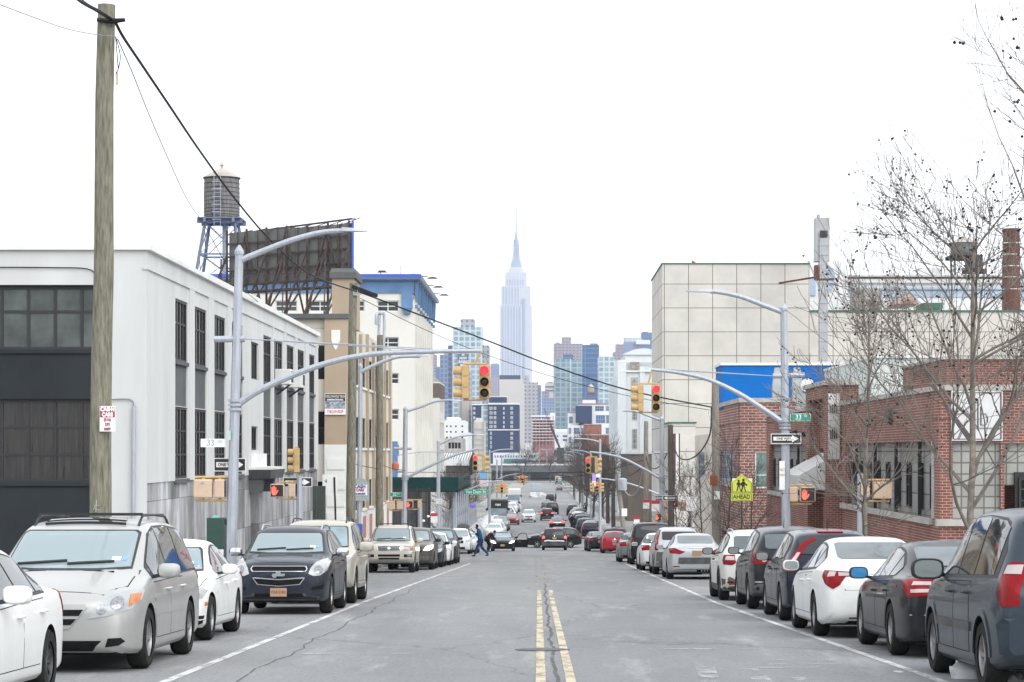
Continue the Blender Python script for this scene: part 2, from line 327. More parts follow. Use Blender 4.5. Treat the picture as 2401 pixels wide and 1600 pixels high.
class Car:
 def __init__(c, shape, L=None, W=None, H=None, a1=None, a2=None, R=None, win=None, lod=0):
  S = SHAPES[shape]; c.S = S; c.lod = lod
  c.L, c.W, c.H = L or S['L'], W or S['W'], H or S['H']
  fl, fh = c.L / S['L'], c.H / S['H']; hw = c.W / 2
  st = [(a * fl, b * fh, d * fh, e * fh, f, g) for a, b, d, e, f, g in S['st']]; c.st = st
  c.a1 = a1 or S['a1'] * fl; c.a2 = a2 or S['a2'] * fl; c.R = R or S['R']
  c.win = win or [w * fl for w in S['win']]
  c.top = [(x[0], x[3]) for x in st]; c.belt = [(x[0], x[2]) for x in st]
  c.parts = []                                   # (name, mesh, children[(name, mesh)], label)
  vs = []; k = None
  for (s, zl, zb, zt, kb, kt) in st:
   wb, wt = hw * kb, min(hw * kt, hw * kb * .97); zm = zl + (zb - zl) * .52; ins = .05 if kb > .9 else .03
   half = [(wb - .09, zl), (wb - .015, zl + .07), (wb, zm), (wb - .01, zb - .10), (wb - ins, zb + .015), (wt, max(zt - .055, zb + .03)), (wt * .80, zt)]
   row = [(0, zl)] + half + [(0, zt + .02 * fh)] + [(-x, z) for x, z in reversed(half)]
   k = len(row); vs += [(x, s, z) for x, z in row]
  n = len(st); fs = []
  for i in range(n - 1):
   for j in range(k): fs.append((i * k + j, i * k + (j + 1) % k, (i + 1) * k + (j + 1) % k, (i + 1) * k + j))
  for o, fl_ in ((0, 1), ((n - 1) * k, 0)):
   caps = [(o, o + 1, o + k - 1)] + [(o + j, o + j + 1, o + k - j - 1, o + k - j) for j in range(1, 7)] + [(o + 7, o + 8, o + 9)]
   fs += [tuple(reversed(f)) for f in caps] if fl_ == 0 else caps
  me = bpy.data.meshes.new('body'); me.from_pydata(vs, [], fs)
  b = bmesh.new(); b.from_mesh(me); bmesh.ops.recalc_face_normals(b, faces=b.faces)
  cl = b.edges.layers.float.get('crease_edge') or b.edges.layers.float.new('crease_edge')
  for e in b.edges:                               # keep the shoulder, roof rail and sill lines firm
   i0, i1 = e.verts[0].index, e.verts[1].index
   if i0 % k == i1 % k and (i0 % k) in (5, k - 5): e[cl] = .45
   elif i0 % k == i1 % k and (i0 % k) in (6, k - 6): e[cl] = .25
   elif i0 % k == i1 % k and (i0 % k) in (1, 2, k - 1, k - 2): e[cl] = .5
  b.to_mesh(me); b.free()
  ob = bpy.data.objects.new('tmp', me); COL.objects.link(ob)
  sm = ob.modifiers.new('s', 'SUBSURF'); sm.levels = sm.render_levels = (3 if lod < 1 else 2) if lod < 2 else 1
  dg = bpy.context.evaluated_depsgraph_get(); me1 = bpy.data.meshes.new_from_object(ob.evaluated_get(dg))
  c.bvh = BVHTree.FromPolygons([v.co.copy() for v in me1.vertices], [tuple(p.vertices) for p in me1.polygons])
  ob.modifiers.clear(); ob.data = me1
  cut = MB(); ra = c.R * 1.13
  for y in (c.a1, c.a2):
   for sx in (-1, 1): cut.cyl((sx * (hw - .30), y, c.R), (sx * (hw + .2), y, c.R), ra, n=28)
  co = bpy.data.objects.new('cut', cut.mesh('cut', M['under'])); COL.objects.link(co)
  bo = ob.modifiers.new('b', 'BOOLEAN'); bo.object = co; bo.operation = 'DIFFERENCE'; bo.solver = 'EXACT'
  dg = bpy.context.evaluated_depsgraph_get(); me2 = bpy.data.meshes.new_from_object(ob.evaluated_get(dg))
  bpy.data.objects.remove(ob); bpy.data.objects.remove(co)
  me2.materials.clear(); me2.materials.append(M['PAINT']); me2.materials.append(M['under'])
  zlow = st[5][1] + .05
  for p in me2.polygons:
   x, y, z = p.center; dn = min(math.hypot(y - c.a1, z - c.R), math.hypot(y - c.a2, z - c.R))
   p.material_index = 1 if (dn < ra * 1.004 and abs(x) < hw - .012 and (abs(p.normal.x) < .5 or abs(x) < hw - .2)) or (p.normal.z < -.75 and z < zlow) else 0
  me2.polygons.foreach_set('use_smooth', [True] * len(me2.polygons)); me2.set_sharp_from_angle(angle=radians(38)); me2.name = 'body'
  c.body = me2
 def hit(c, u, v, proj):
  L = c.L
  if len(proj) == 3:                              # 'RD+' / 'FD-': slantwise at a corner; u = 0 at the corner, u < 0 toward the middle
   sx = 1 if proj[2] == '+' else -1; ry = 1 if proj[0] == 'R' else -1; a = radians(38); hx, hy = c.W / 2 * .93, (L - .06 if ry > 0 else .06)
   d = Vector((-sx * sin(a), -ry * cos(a), 0)); ax = Vector((sx * cos(a), -ry * sin(a), 0))
   o = Vector((sx * hx, hy, v)) + ax * u - d * 3
   r = c.bvh.ray_cast(o, d)
   if r[0] is None: return None
   return r[0], (r[1] if r[1].dot(d) < 0 else -r[1])
  o, d = {'F': ((u, -3, v), (0, 1, 0)), 'R': ((u, L + 3, v), (0, -1, 0)), 'S': ((3, u, v), (-1, 0, 0)), 'Z': ((-3, u, v), (1, 0, 0)), 'T': ((u, v, 4), (0, 0, -1))}[proj]
  d = Vector(d); r = c.bvh.ray_cast(Vector(o), d)
  if r[0] is None: return None
  nrm = r[1] if r[1].dot(d) < 0 else -r[1]
  return r[0], nrm
 def patch(c, poly, proj, off=.006, m=None, h=.07, mb=None, mi=0):
  mb = mb or MB(); pts = []; n = len(poly)
  for i in range(n):
   a, b = Vector(poly[i]), Vector(poly[(i + 1) % n]); k = max(1, int((b - a).length / h))
   pts += [a + (b - a) * (j / k) for j in range(k)]
  nb = len(pts); xs = [p.x for p in pts]; ys = [p.y for p in pts]
  def inside(q):
   w = False; j = nb - 1
   for i in range(nb):
    if (pts[i].y > q.y) != (pts[j].y > q.y) and q.x < (pts[j].x - pts[i].x) * (q.y - pts[i].y) / (pts[j].y - pts[i].y) + pts[i].x: w = not w
    j = i
   return w
  grid = []
  gx = min(xs) + h / 2
  while gx < max(xs):
   gy = min(ys) + h / 2
   while gy < max(ys):
    q = Vector((gx, gy))
    if inside(q) and min((q - p).length for p in pts) > h * .45: grid.append(q)
    gy += h
   gx += h
  r = delaunay_2d_cdt(pts + grid, [(i, (i + 1) % nb) for i in range(nb)], [], 1, 1e-6)
  V, Fc = r[0], [f for f in r[2]]
  cen = sum(pts, Vector((0, 0))) / nb; out = []
  for q in V:
   q = Vector(q); hh = None
   for t in range(12):
    hh = c.hit(q.x, q.y, proj)
    if hh: break
    q = q + (cen - q) * .06
   out.append(hh)
  if any(o is None for o in out): return mb
  nv = len(V); ed = {}
  for f in Fc:
   for i in range(len(f)):
    e = (f[i], f[(i + 1) % len(f)]); ed[e] = 1
  fs = [tuple(f) for f in Fc]
  for (a, b) in list(ed):
   if (b, a) not in ed: fs.append((b, a, a + nv, b + nv))
  mb.add([p + nn * off for p, nn in out] + [p - nn * .012 for p, nn in out], fs, mi); return mb
 def add(c, name, mb, mats, kids=(), smooth=True, lod=0, label=None, angle=40):
  if c.lod > lod or not mb.f: return None
  c.parts.append([name, mb.mesh(name, mats, smooth, angle), list(kids), label]); return c.parts[-1]
 def mirror(c, poly): return [(-x, z) for x, z in reversed(poly)]
 # ---- common fittings
 def glazing(c, tint=None, rear='rear_glass', ws='windshield', splits=None, rq=True):
  tint = tint or 'side_glass'
  st = c.st; a, b = st[c.S['ic']], st[c.S['ir']]; hw = c.W / 2
  zt, zb = b[3] - .045, a[3] + .005; wt, wb = hw * b[5] * .90, hw * a[5] * .93
  def trap(zb, zt, wb, wt): return [(-wb, zb + .0), (-wb * .5, zb - .02), (wb * .5, zb - .02), (wb, zb), (wt + (wb - wt) * .25, zt - .1), (wt, zt - .03), (wt * .93, zt), (-wt * .93, zt), (-wt, zt - .03), (-wt - (wb - wt) * .25, zt - .1)]
  o_, i_ = trap(zb - .02, zt + .01, wb + .025, wt + .025), trap(zb + .02, zt - .03, wb - .035, wt - .03); rg = MB()
  for k in range(len(o_)): k2 = (k + 1) % len(o_); c.patch([o_[k], o_[k2], i_[k2], i_[k]], 'F', .006, h=.08, mb=rg)
  c.add('window_surround', rg, M['black'], lod=1)
  c.add('windshield', c.patch(trap(zb, zt - .01, wb, wt), 'F', .011, h=.08), M[ws], lod=9)
  r0, r1 = st[c.S['rr']], st[c.S['rd']]; zt, zb = r0[3] - .03, max(r1[3] + .02, r1[2] + .05); wt, wb = hw * r0[5] * .92, hw * r1[5] * .93
  if c.S is SHAPES['sedan']: zt = r0[3] - .035
  p = [(-wb, zb + .03), (-wb * .92, zb), (wb * .92, zb), (wb, zb + .03), (wt, zt - .02), (wt * .9, zt), (-wt * .9, zt), (-wt, zt - .02)]
  c.add('rear_window', c.patch(p, 'R', .010, h=.08), M[rear], lod=9)
  def zt_(s): return min(lerp_tab(c.top, s - .13), lerp_tab(c.top, s + .16)) - .105
  def zb_(s): return lerp_tab(c.belt, s) + .045
  def wpoly(s0, s1, g=0.0, tp=0.0):
   ss = [s0 + (s1 - s0) * i / 14 for i in range(15)]; ss = [s for s in ss if zt_(s) - zb_(s) > .035]
   if len(ss) < 3: return None
   return [(s, zb_(s) + g) for s in (ss[0], ss[-1])] + [(s, zt_(s) - g) for s in reversed(ss)]
  w = c.win
  for sd in ('S', 'Z'):
   full = wpoly(w[0] - .12, w[-1] + .12, -.03)
   if full and c.lod < 2: c.add('window_surround', c.patch(full, sd, .003, h=.1), M['black'], lod=1)
   for i in range(len(w) - 1):
    q = wpoly(w[i] + .03, w[i + 1] - .03)
    if q: c.add('side_window', c.patch(q, sd, .009, h=.1), M[tint[i] if isinstance(tint, tuple) else tint], lod=9)
  return c
 def interior(c):
  # real opening behind the windshield: dashboard, steering wheel and two front seats
  st = c.st; a, b = st[c.S['ic']], st[c.S['ir']]; hw = c.W / 2; zt, zb = b[3] - .06, a[3] + .015; wt, wb = hw * b[5] * .87, hw * a[5] * .90
  bm = bmesh.new(); bm.from_mesh(c.body); dl = []
  for f in bm.faces:
   x, y, z = f.calc_center_median()
   if zb + .02 < z < zt - .02 and f.normal.y < -.15 and y < b[0] + .05 and abs(x) < wb + (wt - wb) * (z - zb) / (zt - zb) - .03: dl.append(f)
  bmesh.ops.delete(bm, geom=dl, context='FACES'); bm.to_mesh(c.body); bm.free()
  s0 = a[0]; fl = c.st[7][1] + .2; mb = MB(); mb.box(-hw * .8, hw * .8, s0 - .1, s0 + 3.0, fl, fl + .05); rs = MB().box(-hw * .78, hw * .78, s0 + 1.85, s0 + 1.95, fl, b[3] - .08); c.add('backlight_board', rs, M['backlight_pale'], smooth=False)  # pale board added behind the seats, standing in for rear window light
  c.add('cabin', mb, M['cabin'], smooth=False); d = MB().prism([(s0 - .2, a[3] - .16), (s0 + .1, a[3] - .03), (s0 + .62, a[3] - .04), (s0 + .72, a[3] - .2), (s0 + .6, a[3] - .5), (s0 - .2, a[3] - .5)], lambda u, v, w: (w, u, v), (-hw * .84, hw * .84)); c.add('dashboard', d, M['cabin'], smooth=False)
  for sx in (-1, 1):
   x = sx * hw * .42; q = MB(); rows = [(.20, fl + .35, 1.30), (.25, fl + .5, 1.32), (.25, zt - .33, 1.48), (.19, zt - .24, 1.52), (.10, zt - .22, 1.52), (.13, zt - .18, 1.52), (.14, zt - .07, 1.54), (.10, zt - .04, 1.54)]; vs = []
   for w, z, y in rows: vs += [(x - w, s0 + y, z), (x - w * .7, s0 + y - .06, z), (x + w * .7, s0 + y - .06, z), (x + w, s0 + y, z), (x + w * .7, s0 + y + .12, z), (x - w * .7, s0 + y + .12, z)]
   q.add(vs, [(k * 6 + j, k * 6 + (j + 1) % 6, k * 6 + 6 + (j + 1) % 6, k * 6 + 6 + j) for k in range(7) for j in range(6)] + [tuple(range(42, 48))]); c.add('seat', q, M['seat_cloth'])
  x, z = hw * .42, a[3] + .05; c.add('steering_wheel', MB().tube([(x + .19 * cos(2 * pi * k / 20), s0 + .82 + .06 * sin(2 * pi * k / 20), z + .19 * sin(2 * pi * k / 20)) for k in range(21)], .018, 6).bar((x - .18, s0 + .82, z), (x + .18, s0 + .82, z), .05, .03), M['cabin'])
  for k in range(len(c.parts)):
   if c.parts[k][0] == 'windshield': c.parts[k][1].materials[0] = M['clear_glass']
  return c
 def wheels(c, style=0, rim='alloy'):
  R = c.R; w = .215; hw = c.W / 2
  ty = MB().lathe([(R * .62, -w / 2), (R * .90, -w / 2 - .004), (R * .975, -w / 2 + .025), (R, -w / 2 + .06), (R, w / 2 - .06), (R * .975, w / 2 - .025), (R * .90, w / 2 + .004), (R * .62, w / 2)], n=32, axis='x')
  tm = ty.mesh('tyre', M['rubber'], True, 50)
  rm = MB(); r = R * .66
  rm.lathe([(r * .2, -.06), (r, -.06), (r, .088), (r * .93, .094), (r * .90, .05), (r * .88, -.05)], n=28, axis='x')
  rm.lathe([(0.001, -.03), (r * .9, -.03)], n=20, axis='x', m=1)
  rm.lathe([(0.001, .075), (r * .16, .072), (r * .2, .05), (r * .2, -.03)], n=16, axis='x')
  ns = [5, 10, 7, 6][style % 4]
  for i in range(ns):
   a = 2 * pi * i / ns; wd = r * [.26, .12, .17, .22][style % 4]
   ca, sa = cos(a), sin(a)
   def q(rr, t, x): return (x, rr * ca - t * sa, rr * sa + t * ca)
   r0, r1 = r * .12, r * .93; w0, w1 = wd * .42, wd * .55
   vs = [q(r0, -w0, .07), q(r0, w0, .07), q(r1, w1, .078), q(r1, -w1, .078), q(r0, -w0, .02), q(r0, w0, .02), q(r1, w1, .03), q(r1, -w1, .03)]
   rm.add(vs, [(0, 1, 2, 3), (0, 4, 5, 1), (1, 5, 6, 2), (2, 6, 7, 3), (3, 7, 4, 0)], 0)
  rmesh = rm.mesh('rim', [M[rim], M['under']], True, 35)
  c.wheel = (tm, rmesh, hw - w / 2 - .012)
  return c
 def doors(c, cuts, handle='PAINT', z0=None, hz=None):
  if c.lod: return c
  for sd in ('S', 'Z'):
   for i in range(len(cuts) - 1):
    a, b = cuts[i], cuts[i + 1]; lo = (z0 or (c.st[7][1] + .15))
    def bz(s): return lerp_tab(c.belt, s) - .015
    ra = c.R * 1.22
    def arch(s): 
     z = lo
     for ax in (c.a1, c.a2):
      if abs(s - ax) < ra: z = max(z, c.R + math.sqrt(max(ra * ra - (s - ax) ** 2, 0)))
     return z
    def poly(g):
     ss = [a + g + (b - a - 2 * g) * k / 12 for k in range(13)]
     return [(s, arch(s) + g) for s in ss] + [(s, bz(s) - g) for s in (b - g, a + g)]
    mb = c.patch(poly(.004), sd, .0015, h=.16, mi=1); c.patch(poly(.013), sd, .004, h=.13, mb=mb)
    hy = b - .17; hzz = hz or bz(hy) - .12; h0 = c.hit(hy, hzz, sd); kids = []
    if h0:
     sx = 1 if sd == 'S' else -1; x = h0[0].x
     hb = MB().tube([(x - sx * .01, hy - .10, hzz), (x + sx * .035, hy - .085, hzz), (x + sx * .04, hy, hzz + .004), (x + sx * .035, hy + .085, hzz), (x - sx * .01, hy + .10, hzz)], [.012, .016, .017, .016, .012], 8)
     kids = [('handle', hb.mesh('handle', M[handle], True))]
    c.add('door', mb, [M['PAINT'], M['under']], kids)
  return c
 def side_band(c, z0, z1, m='cladding', s0=None, s1=None, off=.01, name='side_moulding'):
  for sd in ('S', 'Z'):
   a = s0 or c.a1 + c.R * 1.25; b = s1 or c.a2 - c.R * 1.25
   c.add(name, c.patch([(a, z0), (b, z0), (b, z1), (a, z1)], sd, off, h=.2), M[m]); 
  return c
 def arches(c, m='cladding', t=.055):
  for sd in ('S', 'Z'):
   for ax in (c.a1, c.a2):
    ro, ri = c.R * 1.13 + t, c.R * 1.135; k = 16
    pts = [(ax + ro * cos(pi * i / k), c.R + ro * sin(pi * i / k)) for i in range(k + 1)] + [(ax + ri * cos(pi * i / k), c.R + ri * sin(pi * i / k)) for i in range(k, -1, -1)]
    c.add('wheel_arch', c.patch(pts, sd, .014, h=.1), M[m])
  return c
 def mirrors(c, col='PAINT', glass='mirror_glass', big=1.0, s=None):
  if c.lod > 1: return c
  a = c.st[c.S['ic']]; s = s or a[0] + .42; z = lerp_tab(c.belt, s) + .10; hw = c.W / 2
  for sx in (-1, 1):
   w, h, t = .115 * big, .075 * big, .075; x = sx * (hw + .07 + w * .3); mb = MB()
   prof = [(.35, -t), (.8, -t * .8), (1, -t * .2), (1, t * .7), (.93, t)]
   vs = []; n = 14
   for k, (q, yy) in enumerate(prof):
    for j in range(n):
     an = 2 * pi * j / n; cx, cz = cos(an), sin(an); e = .6
     vs.append((x + q * w * math.copysign(abs(cx) ** e, cx), s + yy, z + q * h * math.copysign(abs(cz) ** e, cz)))
   fs = [(i * n + j, i * n + (j + 1) % n, (i + 1) * n + (j + 1) % n, (i + 1) * n + j) for i in range(len(prof) - 1) for j in range(n)] + [tuple(range(n))]
   fs.append(tuple(range((len(prof) - 1) * n, len(prof) * n)))
   mb.add(vs, fs); mb.bar((sx * (hw - .1), s, z - .07), (x - sx * w * .3, s, z - .045), .06, .04, 1)
   gl = MB(); gl.add([(x + (v[0] - x) * .9, s + t + .003, z + (v[2] - z) * .86) for v in vs[-n:]], [tuple(range(n))])
   c.add('mirror', mb, [M[col], M['black']], [('mirror_glass', gl.mesh('mirror_glass', M[glass]))], lod=1)
  return c
 def rails(c, m='black', s0=None, s1=None, h=.055, cross=False):
  for sx in (-1, 1):
   a, b = s0 or c.win[0] + .55, s1 or c.win[-1] - .05; x = sx * c.W / 2 * .63; pts = []
   for i in range(9):
    s = a + (b - a) * i / 8; hh = c.hit(x, s, 'T'); z = hh[0].z if hh else c.H - .06
    pts.append((x, s, z + (h if 0 < i < 8 else -.01)))
   mb = MB().tube(bez(pts, 3), .017, 6); c.add('roof_rail', mb, M[m], lod=1)
  if cross:
   mb = MB()
   for s in ((s0 or c.win[0] + .6) + .25, (s1 or c.win[-1]) - .45): mb.bar((-c.W * .32, s, c.H + .05), (c.W * .32, s, c.H + .05), .05, .025)
   c.add('roof_bar', mb, M[m])
  return c
 def plate(c, proj, z, x=0, txt=None, frame=False):
  h = c.hit(x, z, proj)
  if not h or c.lod > 1: return c
  y = h[0].y + (-.022 if proj == 'F' else .022); sg = -1 if proj == 'F' else 1
  mb = MB().box(x - .152, x + .152, min(y, y - sg * .03), max(y, y - sg * .03), z - .078, z + .078)
  kids = []
  if txt:
   t = text_mesh(txt, .085, M['plate_ink'], depth=.002, sx=.74); t.transform(Matrix.Translation((x, y + sg * .002, z)) @ (Matrix.Rotation(pi, 4, 'Z') if sg > 0 else Matrix()) @ Matrix.Rotation(pi / 2, 4, 'X')); kids.append(('lettering', t))
  if frame:
   f = MB()
   for a, b in (((-.165, -.09), (.165, -.09)), ((-.165, .09), (.165, .09)), ((-.165, -.09), (-.165, .09)), ((.165, -.09), (.165, .09))): f.bar((x + a[0], y + sg * .002, z + a[1]), (x + b[0], y + sg * .002, z + b[1]), .02, .02)
   kids.append(('plate_frame', f.mesh('plate_frame', M['chrome'])))
  c.add('license_plate', mb, M['plate'], kids, False, lod=1); return c
 def lamp(c, name, poly, proj, m, off=.01, kids=(), lod=2, both=True, h=.045):
  if c.lod < 1: h = min(h, .026)
  if len(proj) == 2:
   for sg in '+-':
    kk = [(kn, c.patch(kp, proj + sg, off + .007, h=.03).mesh(kn, M[km], True)) for kn, kp, km in kids]
    c.add(name, c.patch(poly, proj + sg, off, h=h), M[m], kk if c.lod < 1 else [], lod=lod)
   return c
  for pl, sx in ((poly, 1), (c.mirror(poly), -1)) if both else ((poly, 1),):
   kk = []
   for kn, kp, km in kids:
    q = kp if sx == 1 else c.mirror(kp); kk.append((kn, c.patch(q, proj, off + .008, h=.03).mesh(kn, M[km], True)))
   c.add(name, c.patch(pl, proj, off, h=h), M[m], kk if c.lod < 1 else [], lod=lod)
  return c
 def side_lamp(c, name, poly, m, lod=1, off=.009):
  for sd in ('S', 'Z'): c.add(name, c.patch(poly, sd, off, h=.06), M[m], lod=lod)
  return c
 def panel(c, name, poly, proj, m, off=.006, lod=1, h=.09, label=None): c.add(name, c.patch(poly, proj, off, h=h), M[m], lod=lod, label=label); return c
 def sheet(c, name, poly, proj, lod=0, g=.012):        # a body-coloured lid with a dark seam round it
  cen = sum((Vector(p) for p in poly), Vector((0, 0))) / len(poly)
  mb = c.patch(poly, proj, .0015, h=.16, mi=1); c.patch([tuple(cen + (Vector(p) - cen) * (1 - g / max((Vector(p) - cen).length, .1))) for p in poly], proj, .004, h=.12, mb=mb)
  c.add(name, mb, [M['PAINT'], M['under']], lod=lod); return c
 def bars(c, name, x0, x1, zs, proj, m='chrome', t=.022, lod=1):
  mb = MB()
  for z in zs:
   pts = []
   for i in range(7):
    x = x0 + (x1 - x0) * i / 6; h = c.hit(x, z, proj)
    if h: pts.append(h[0] + h[1] * .014)
   if len(pts) > 2: mb.tube(pts, t / 2, 6)
  c.add(name, mb, M[m], lod=lod); return c
 # ---- put one in the street
 def place(c, label, pnt, d, x, away=False, rz=0, group=None, cat='car', name='parked_car', slope=True, dz=0, over=None, steer=0):
  """d: distance of the end nearest the camera; x: centre line"""
  y = d + c.L if away else d
  z0, z1 = gz(d), gz(d + c.L); sl = math.atan2(z1 - z0, c.L)
  t = thing(name, label, cat, (x, y, (z1 if away else z0) + dz), group)
  t.rotation_euler = ((-sl if away else sl), 0, (pi if away else 0) + rz)
  c.fill(t, pnt, over, steer); return t
 def fill(c, t, pnt, over=None, steer=0):
  def mk(name, me, par, lab=None):
   o = bpy.data.objects.new(name, me); COL.objects.link(o); o.parent = par
   for i, mm in enumerate(me.materials):
    if mm == M['PAINT'] or (over and mm.name in over):
     o.material_slots[i].link = 'OBJECT'; o.material_slots[i].material = pnt if mm == M['PAINT'] else over[mm.name]
   if lab: o['label'] = lab
   return o
  mk('body', c.body, t)
  for nm, me, kids, lab in c.parts:
   o = mk(nm, me, t, lab)
   for kn, km in kids: mk(kn, km, o)
  tm, rm, wx = c.wheel
  for sx in (-1, 1):
   for ay in (c.a1, c.a2):
    o = mk('wheel', tm, t); o.location = (sx * wx, ay, c.R)
    if sx < 0: o.rotation_euler = (0, 0, pi)
    if ay == c.a1 and steer: o.rotation_euler = (0, 0, o.rotation_euler[2] + steer)
    if c.lod < 2: mk('rim', rm, o)
def circ(x, z, r, n=14, rz=None): return [(x + r * cos(2 * pi * i / n), z + (rz or r) * sin(2 * pi * i / n)) for i in range(n)]
def rect(x0, x1, z0, z1): return [(x0, z0), (x1, z0), (x1, z1), (x0, z1)]
# ------------------------------------------------------------------ ground, road, pavements, markings, snow
def asphalt(name):
 m, nt, b, L = base(name); b.inputs['Roughness'].default_value = .82; b.inputs['Specular IOR Level'].default_value = .35
 tc = N(nt, 'TexCoord')
 def noise(sc, det=6, stretch=None, rough=.6):
  v = tc.outputs['Object']
  if stretch:
   mp = N(nt, 'Mapping'); mp.inputs['Scale'].default_value = stretch; L.new(v, mp.inputs[0]); v = mp.outputs[0]
  n = N(nt, 'TexNoise', i_Scale=sc, i_Detail=det, i_Roughness=rough); L.new(v, n.inputs['Vector']); return n.outputs[0]
 def ramp(src, a, b_, ca, cb):
  r = N(nt, 'ValToRGB'); r.color_ramp.elements[0].position = a; r.color_ramp.elements[1].position = b_; r.color_ramp.elements[0].color = c4(ca); r.color_ramp.elements[1].color = c4(cb); L.new(src, r.inputs[0]); return r.outputs[0]
 def mix(f, a, b_, blend='MIX', fac=None):
  x = N(nt, 'MixRGB', blend_type=blend)
  if f is not None: L.new(f, x.inputs[0])
  else: x.inputs[0].default_value = fac
  for s, v in ((1, a), (2, b_)):
   if isinstance(v, tuple): x.inputs[s].default_value = c4(v)
   else: L.new(v, x.inputs[s])
  return x.outputs[0]
 col = ramp(noise(.22, 7, (1, .18, 1)), .33, .68, (.182, .187, .194), (.258, .26, .26))
 col = mix(None, col, ramp(noise(22, 5), .3, .7, (.62, .62, .62), (1.26, 1.26, 1.26)), 'MULTIPLY', .8)
 pt = ramp(noise(.7, 3, (1.4, .5, 1), .4), .50, .53, (1, 1, 1), (.95, .95, .955)); col = mix(None, col, pt, 'MULTIPLY', 1.0)
 st = ramp(noise(1.3, 8, (1, .12, 1), .7), .55, .74, (0, 0, 0), (1, 1, 1)); col = mix(st, col, (.32, .32, .318))              # dried salt dragged along the lanes
 dk = ramp(noise(.5, 6, (1, .10, 1), .6), .60, .74, (0, 0, 0), (1, 1, 1)); col = mix(dk, col, (.15, .157, .17))             # damp, darker streaks
 vo = N(nt, 'TexVoronoi', feature='DISTANCE_TO_EDGE', i_Scale=.11); mp = N(nt, 'Mapping'); mp.inputs['Scale'].default_value = (1.3, .35, 1)
 wn_ = N(nt, 'TexNoise', i_Scale=1.1, i_Detail=5); L.new(tc.outputs['Object'], wn_.inputs['Vector'])
 ad = N(nt, 'MixRGB', blend_type='ADD', i_0=.7); L.new(tc.outputs['Object'], ad.inputs[1]); L.new(wn_.outputs['Color'], ad.inputs[2]); L.new(ad.outputs[0], mp.inputs[0]); L.new(mp.outputs[0], vo.inputs['Vector'])
 cr = ramp(vo.outputs['Distance'], .0008, .003, (.6, .6, .6), (0, 0, 0)); col = mix(cr, col, (.09, .09, .095))                  # sealed cracks
 L.new(col, b.inputs['Base Color'])
 bp = N(nt, 'Bump', i_Strength=.25, i_Distance=.01); L.new(noise(40, 3), bp.inputs['Height']); L.new(bp.outputs[0], b.inputs['Normal']); return m
def worn(name, col, thr=.5, sc=5.0, stretch=(1, .3, 1), soft=.08):
 m, nt, b, L = base(name); b.inputs['Base Color'].default_value = c4(col); b.inputs['Roughness'].default_value = .8
 tc = N(nt, 'TexCoord'); mp = N(nt, 'Mapping'); mp.inputs['Scale'].default_value = stretch; L.new(tc.outputs['Object'], mp.inputs[0])
 n = N(nt, 'TexNoise', i_Scale=sc, i_Detail=8, i_Roughness=.72); L.new(mp.outputs[0], n.inputs['Vector'])
 r = N(nt, 'MapRange', i_1=thr - soft, i_2=thr + soft, i_3=0, i_4=1); L.new(n.outputs[0], r.inputs[0])
 tr = N(nt, 'BsdfTransparent'); ms = N(nt, 'MixShader'); L.new(r.outputs[0], ms.inputs[0]); L.new(tr.outputs[0], ms.inputs[1]); L.new(b.outputs[0], ms.inputs[2])
 L.new(ms.outputs[0], nt.nodes['Material Output'].inputs['Surface']); return m
M['asphalt'] = asphalt('salted_asphalt')
M['pavement'] = grid_mat('pavement_flags', (.33, .325, .31), (.29, .285, .275), (.16, .155, .15), 1.5, 1.5, .012, 0, weather=.3)
M['pavement'] = mat('pavement_concrete', (.34, .335, .32), .9, var=.2, scale=1.2, bump=.2)
M['earth'] = mat('grey_waste_ground', (.24, .235, .225), .95, var=.25, scale=.05)
def strip(mb, x0, x1, y0, y1, dz, m=0, ends=None):
 ys = sorted({y0, y1} | {p for p, _ in PROF if y0 < p < y1} | {y0 + (y1 - y0) * k / 12 for k in range(13)})
 for a, b in zip(ys, ys[1:]):
  def xx(v, y): return v(y) if callable(v) else v
  mb.quad((xx(x0, a), a, gz(a) + dz), (xx(x1, a), a, gz(a) + dz), (xx(x1, b), b, gz(b) + dz), (xx(x0, b), b, gz(b) + dz), m)
mb = MB(); strip(mb, -3500, 3500, -300, 12000, -.06); struct(mb, 'ground', M['earth'])
KL, KR = -6.75, 6.62
mb = MB(); strip(mb, KL - .02, KR + .02, -40, 900, 0); strip(mb, -120, KL, 152, 182, -.001); strip(mb, KR, 120, 117, 148, -.001); strip(mb, -120, KL, 182, 218, -.001); strip(mb, KR, 120, 182, 218, -.001); struct(mb, 'road', M['asphalt'])
def walk(x0, x1, y0, y1):
 mb = MB(); n = max(2, int((y1 - y0) / 25)); ys = [y0 + (y1 - y0) * k / n for k in range(n + 1)]
 for a, b in zip(ys, ys[1:]):
  za, zb = gz(a), gz(b); vs = [(x0, a, za - .05), (x1, a, za - .05), (x0, b, zb - .05), (x1, b, zb - .05)]; vs += [(x, y, z + .19) for x, y, z in vs]
  mb.add(vs, [(4, 5, 7, 6), (0, 4, 6, 2), (1, 3, 7, 5), (0, 1, 5, 4), (2, 6, 7, 3)])
 struct(mb, 'pavement', M['pavement'])
for a in ((-60, KL, -30, 56), (-10.6, KL, 56, 151), (-12.5, KL, 218, 900), (KR, 60, -30, 61), (KR, 10.4, 61, 116), (KR, 11.9, 149, 182), (KR, 11.9, 218, 900)): walk(*a)
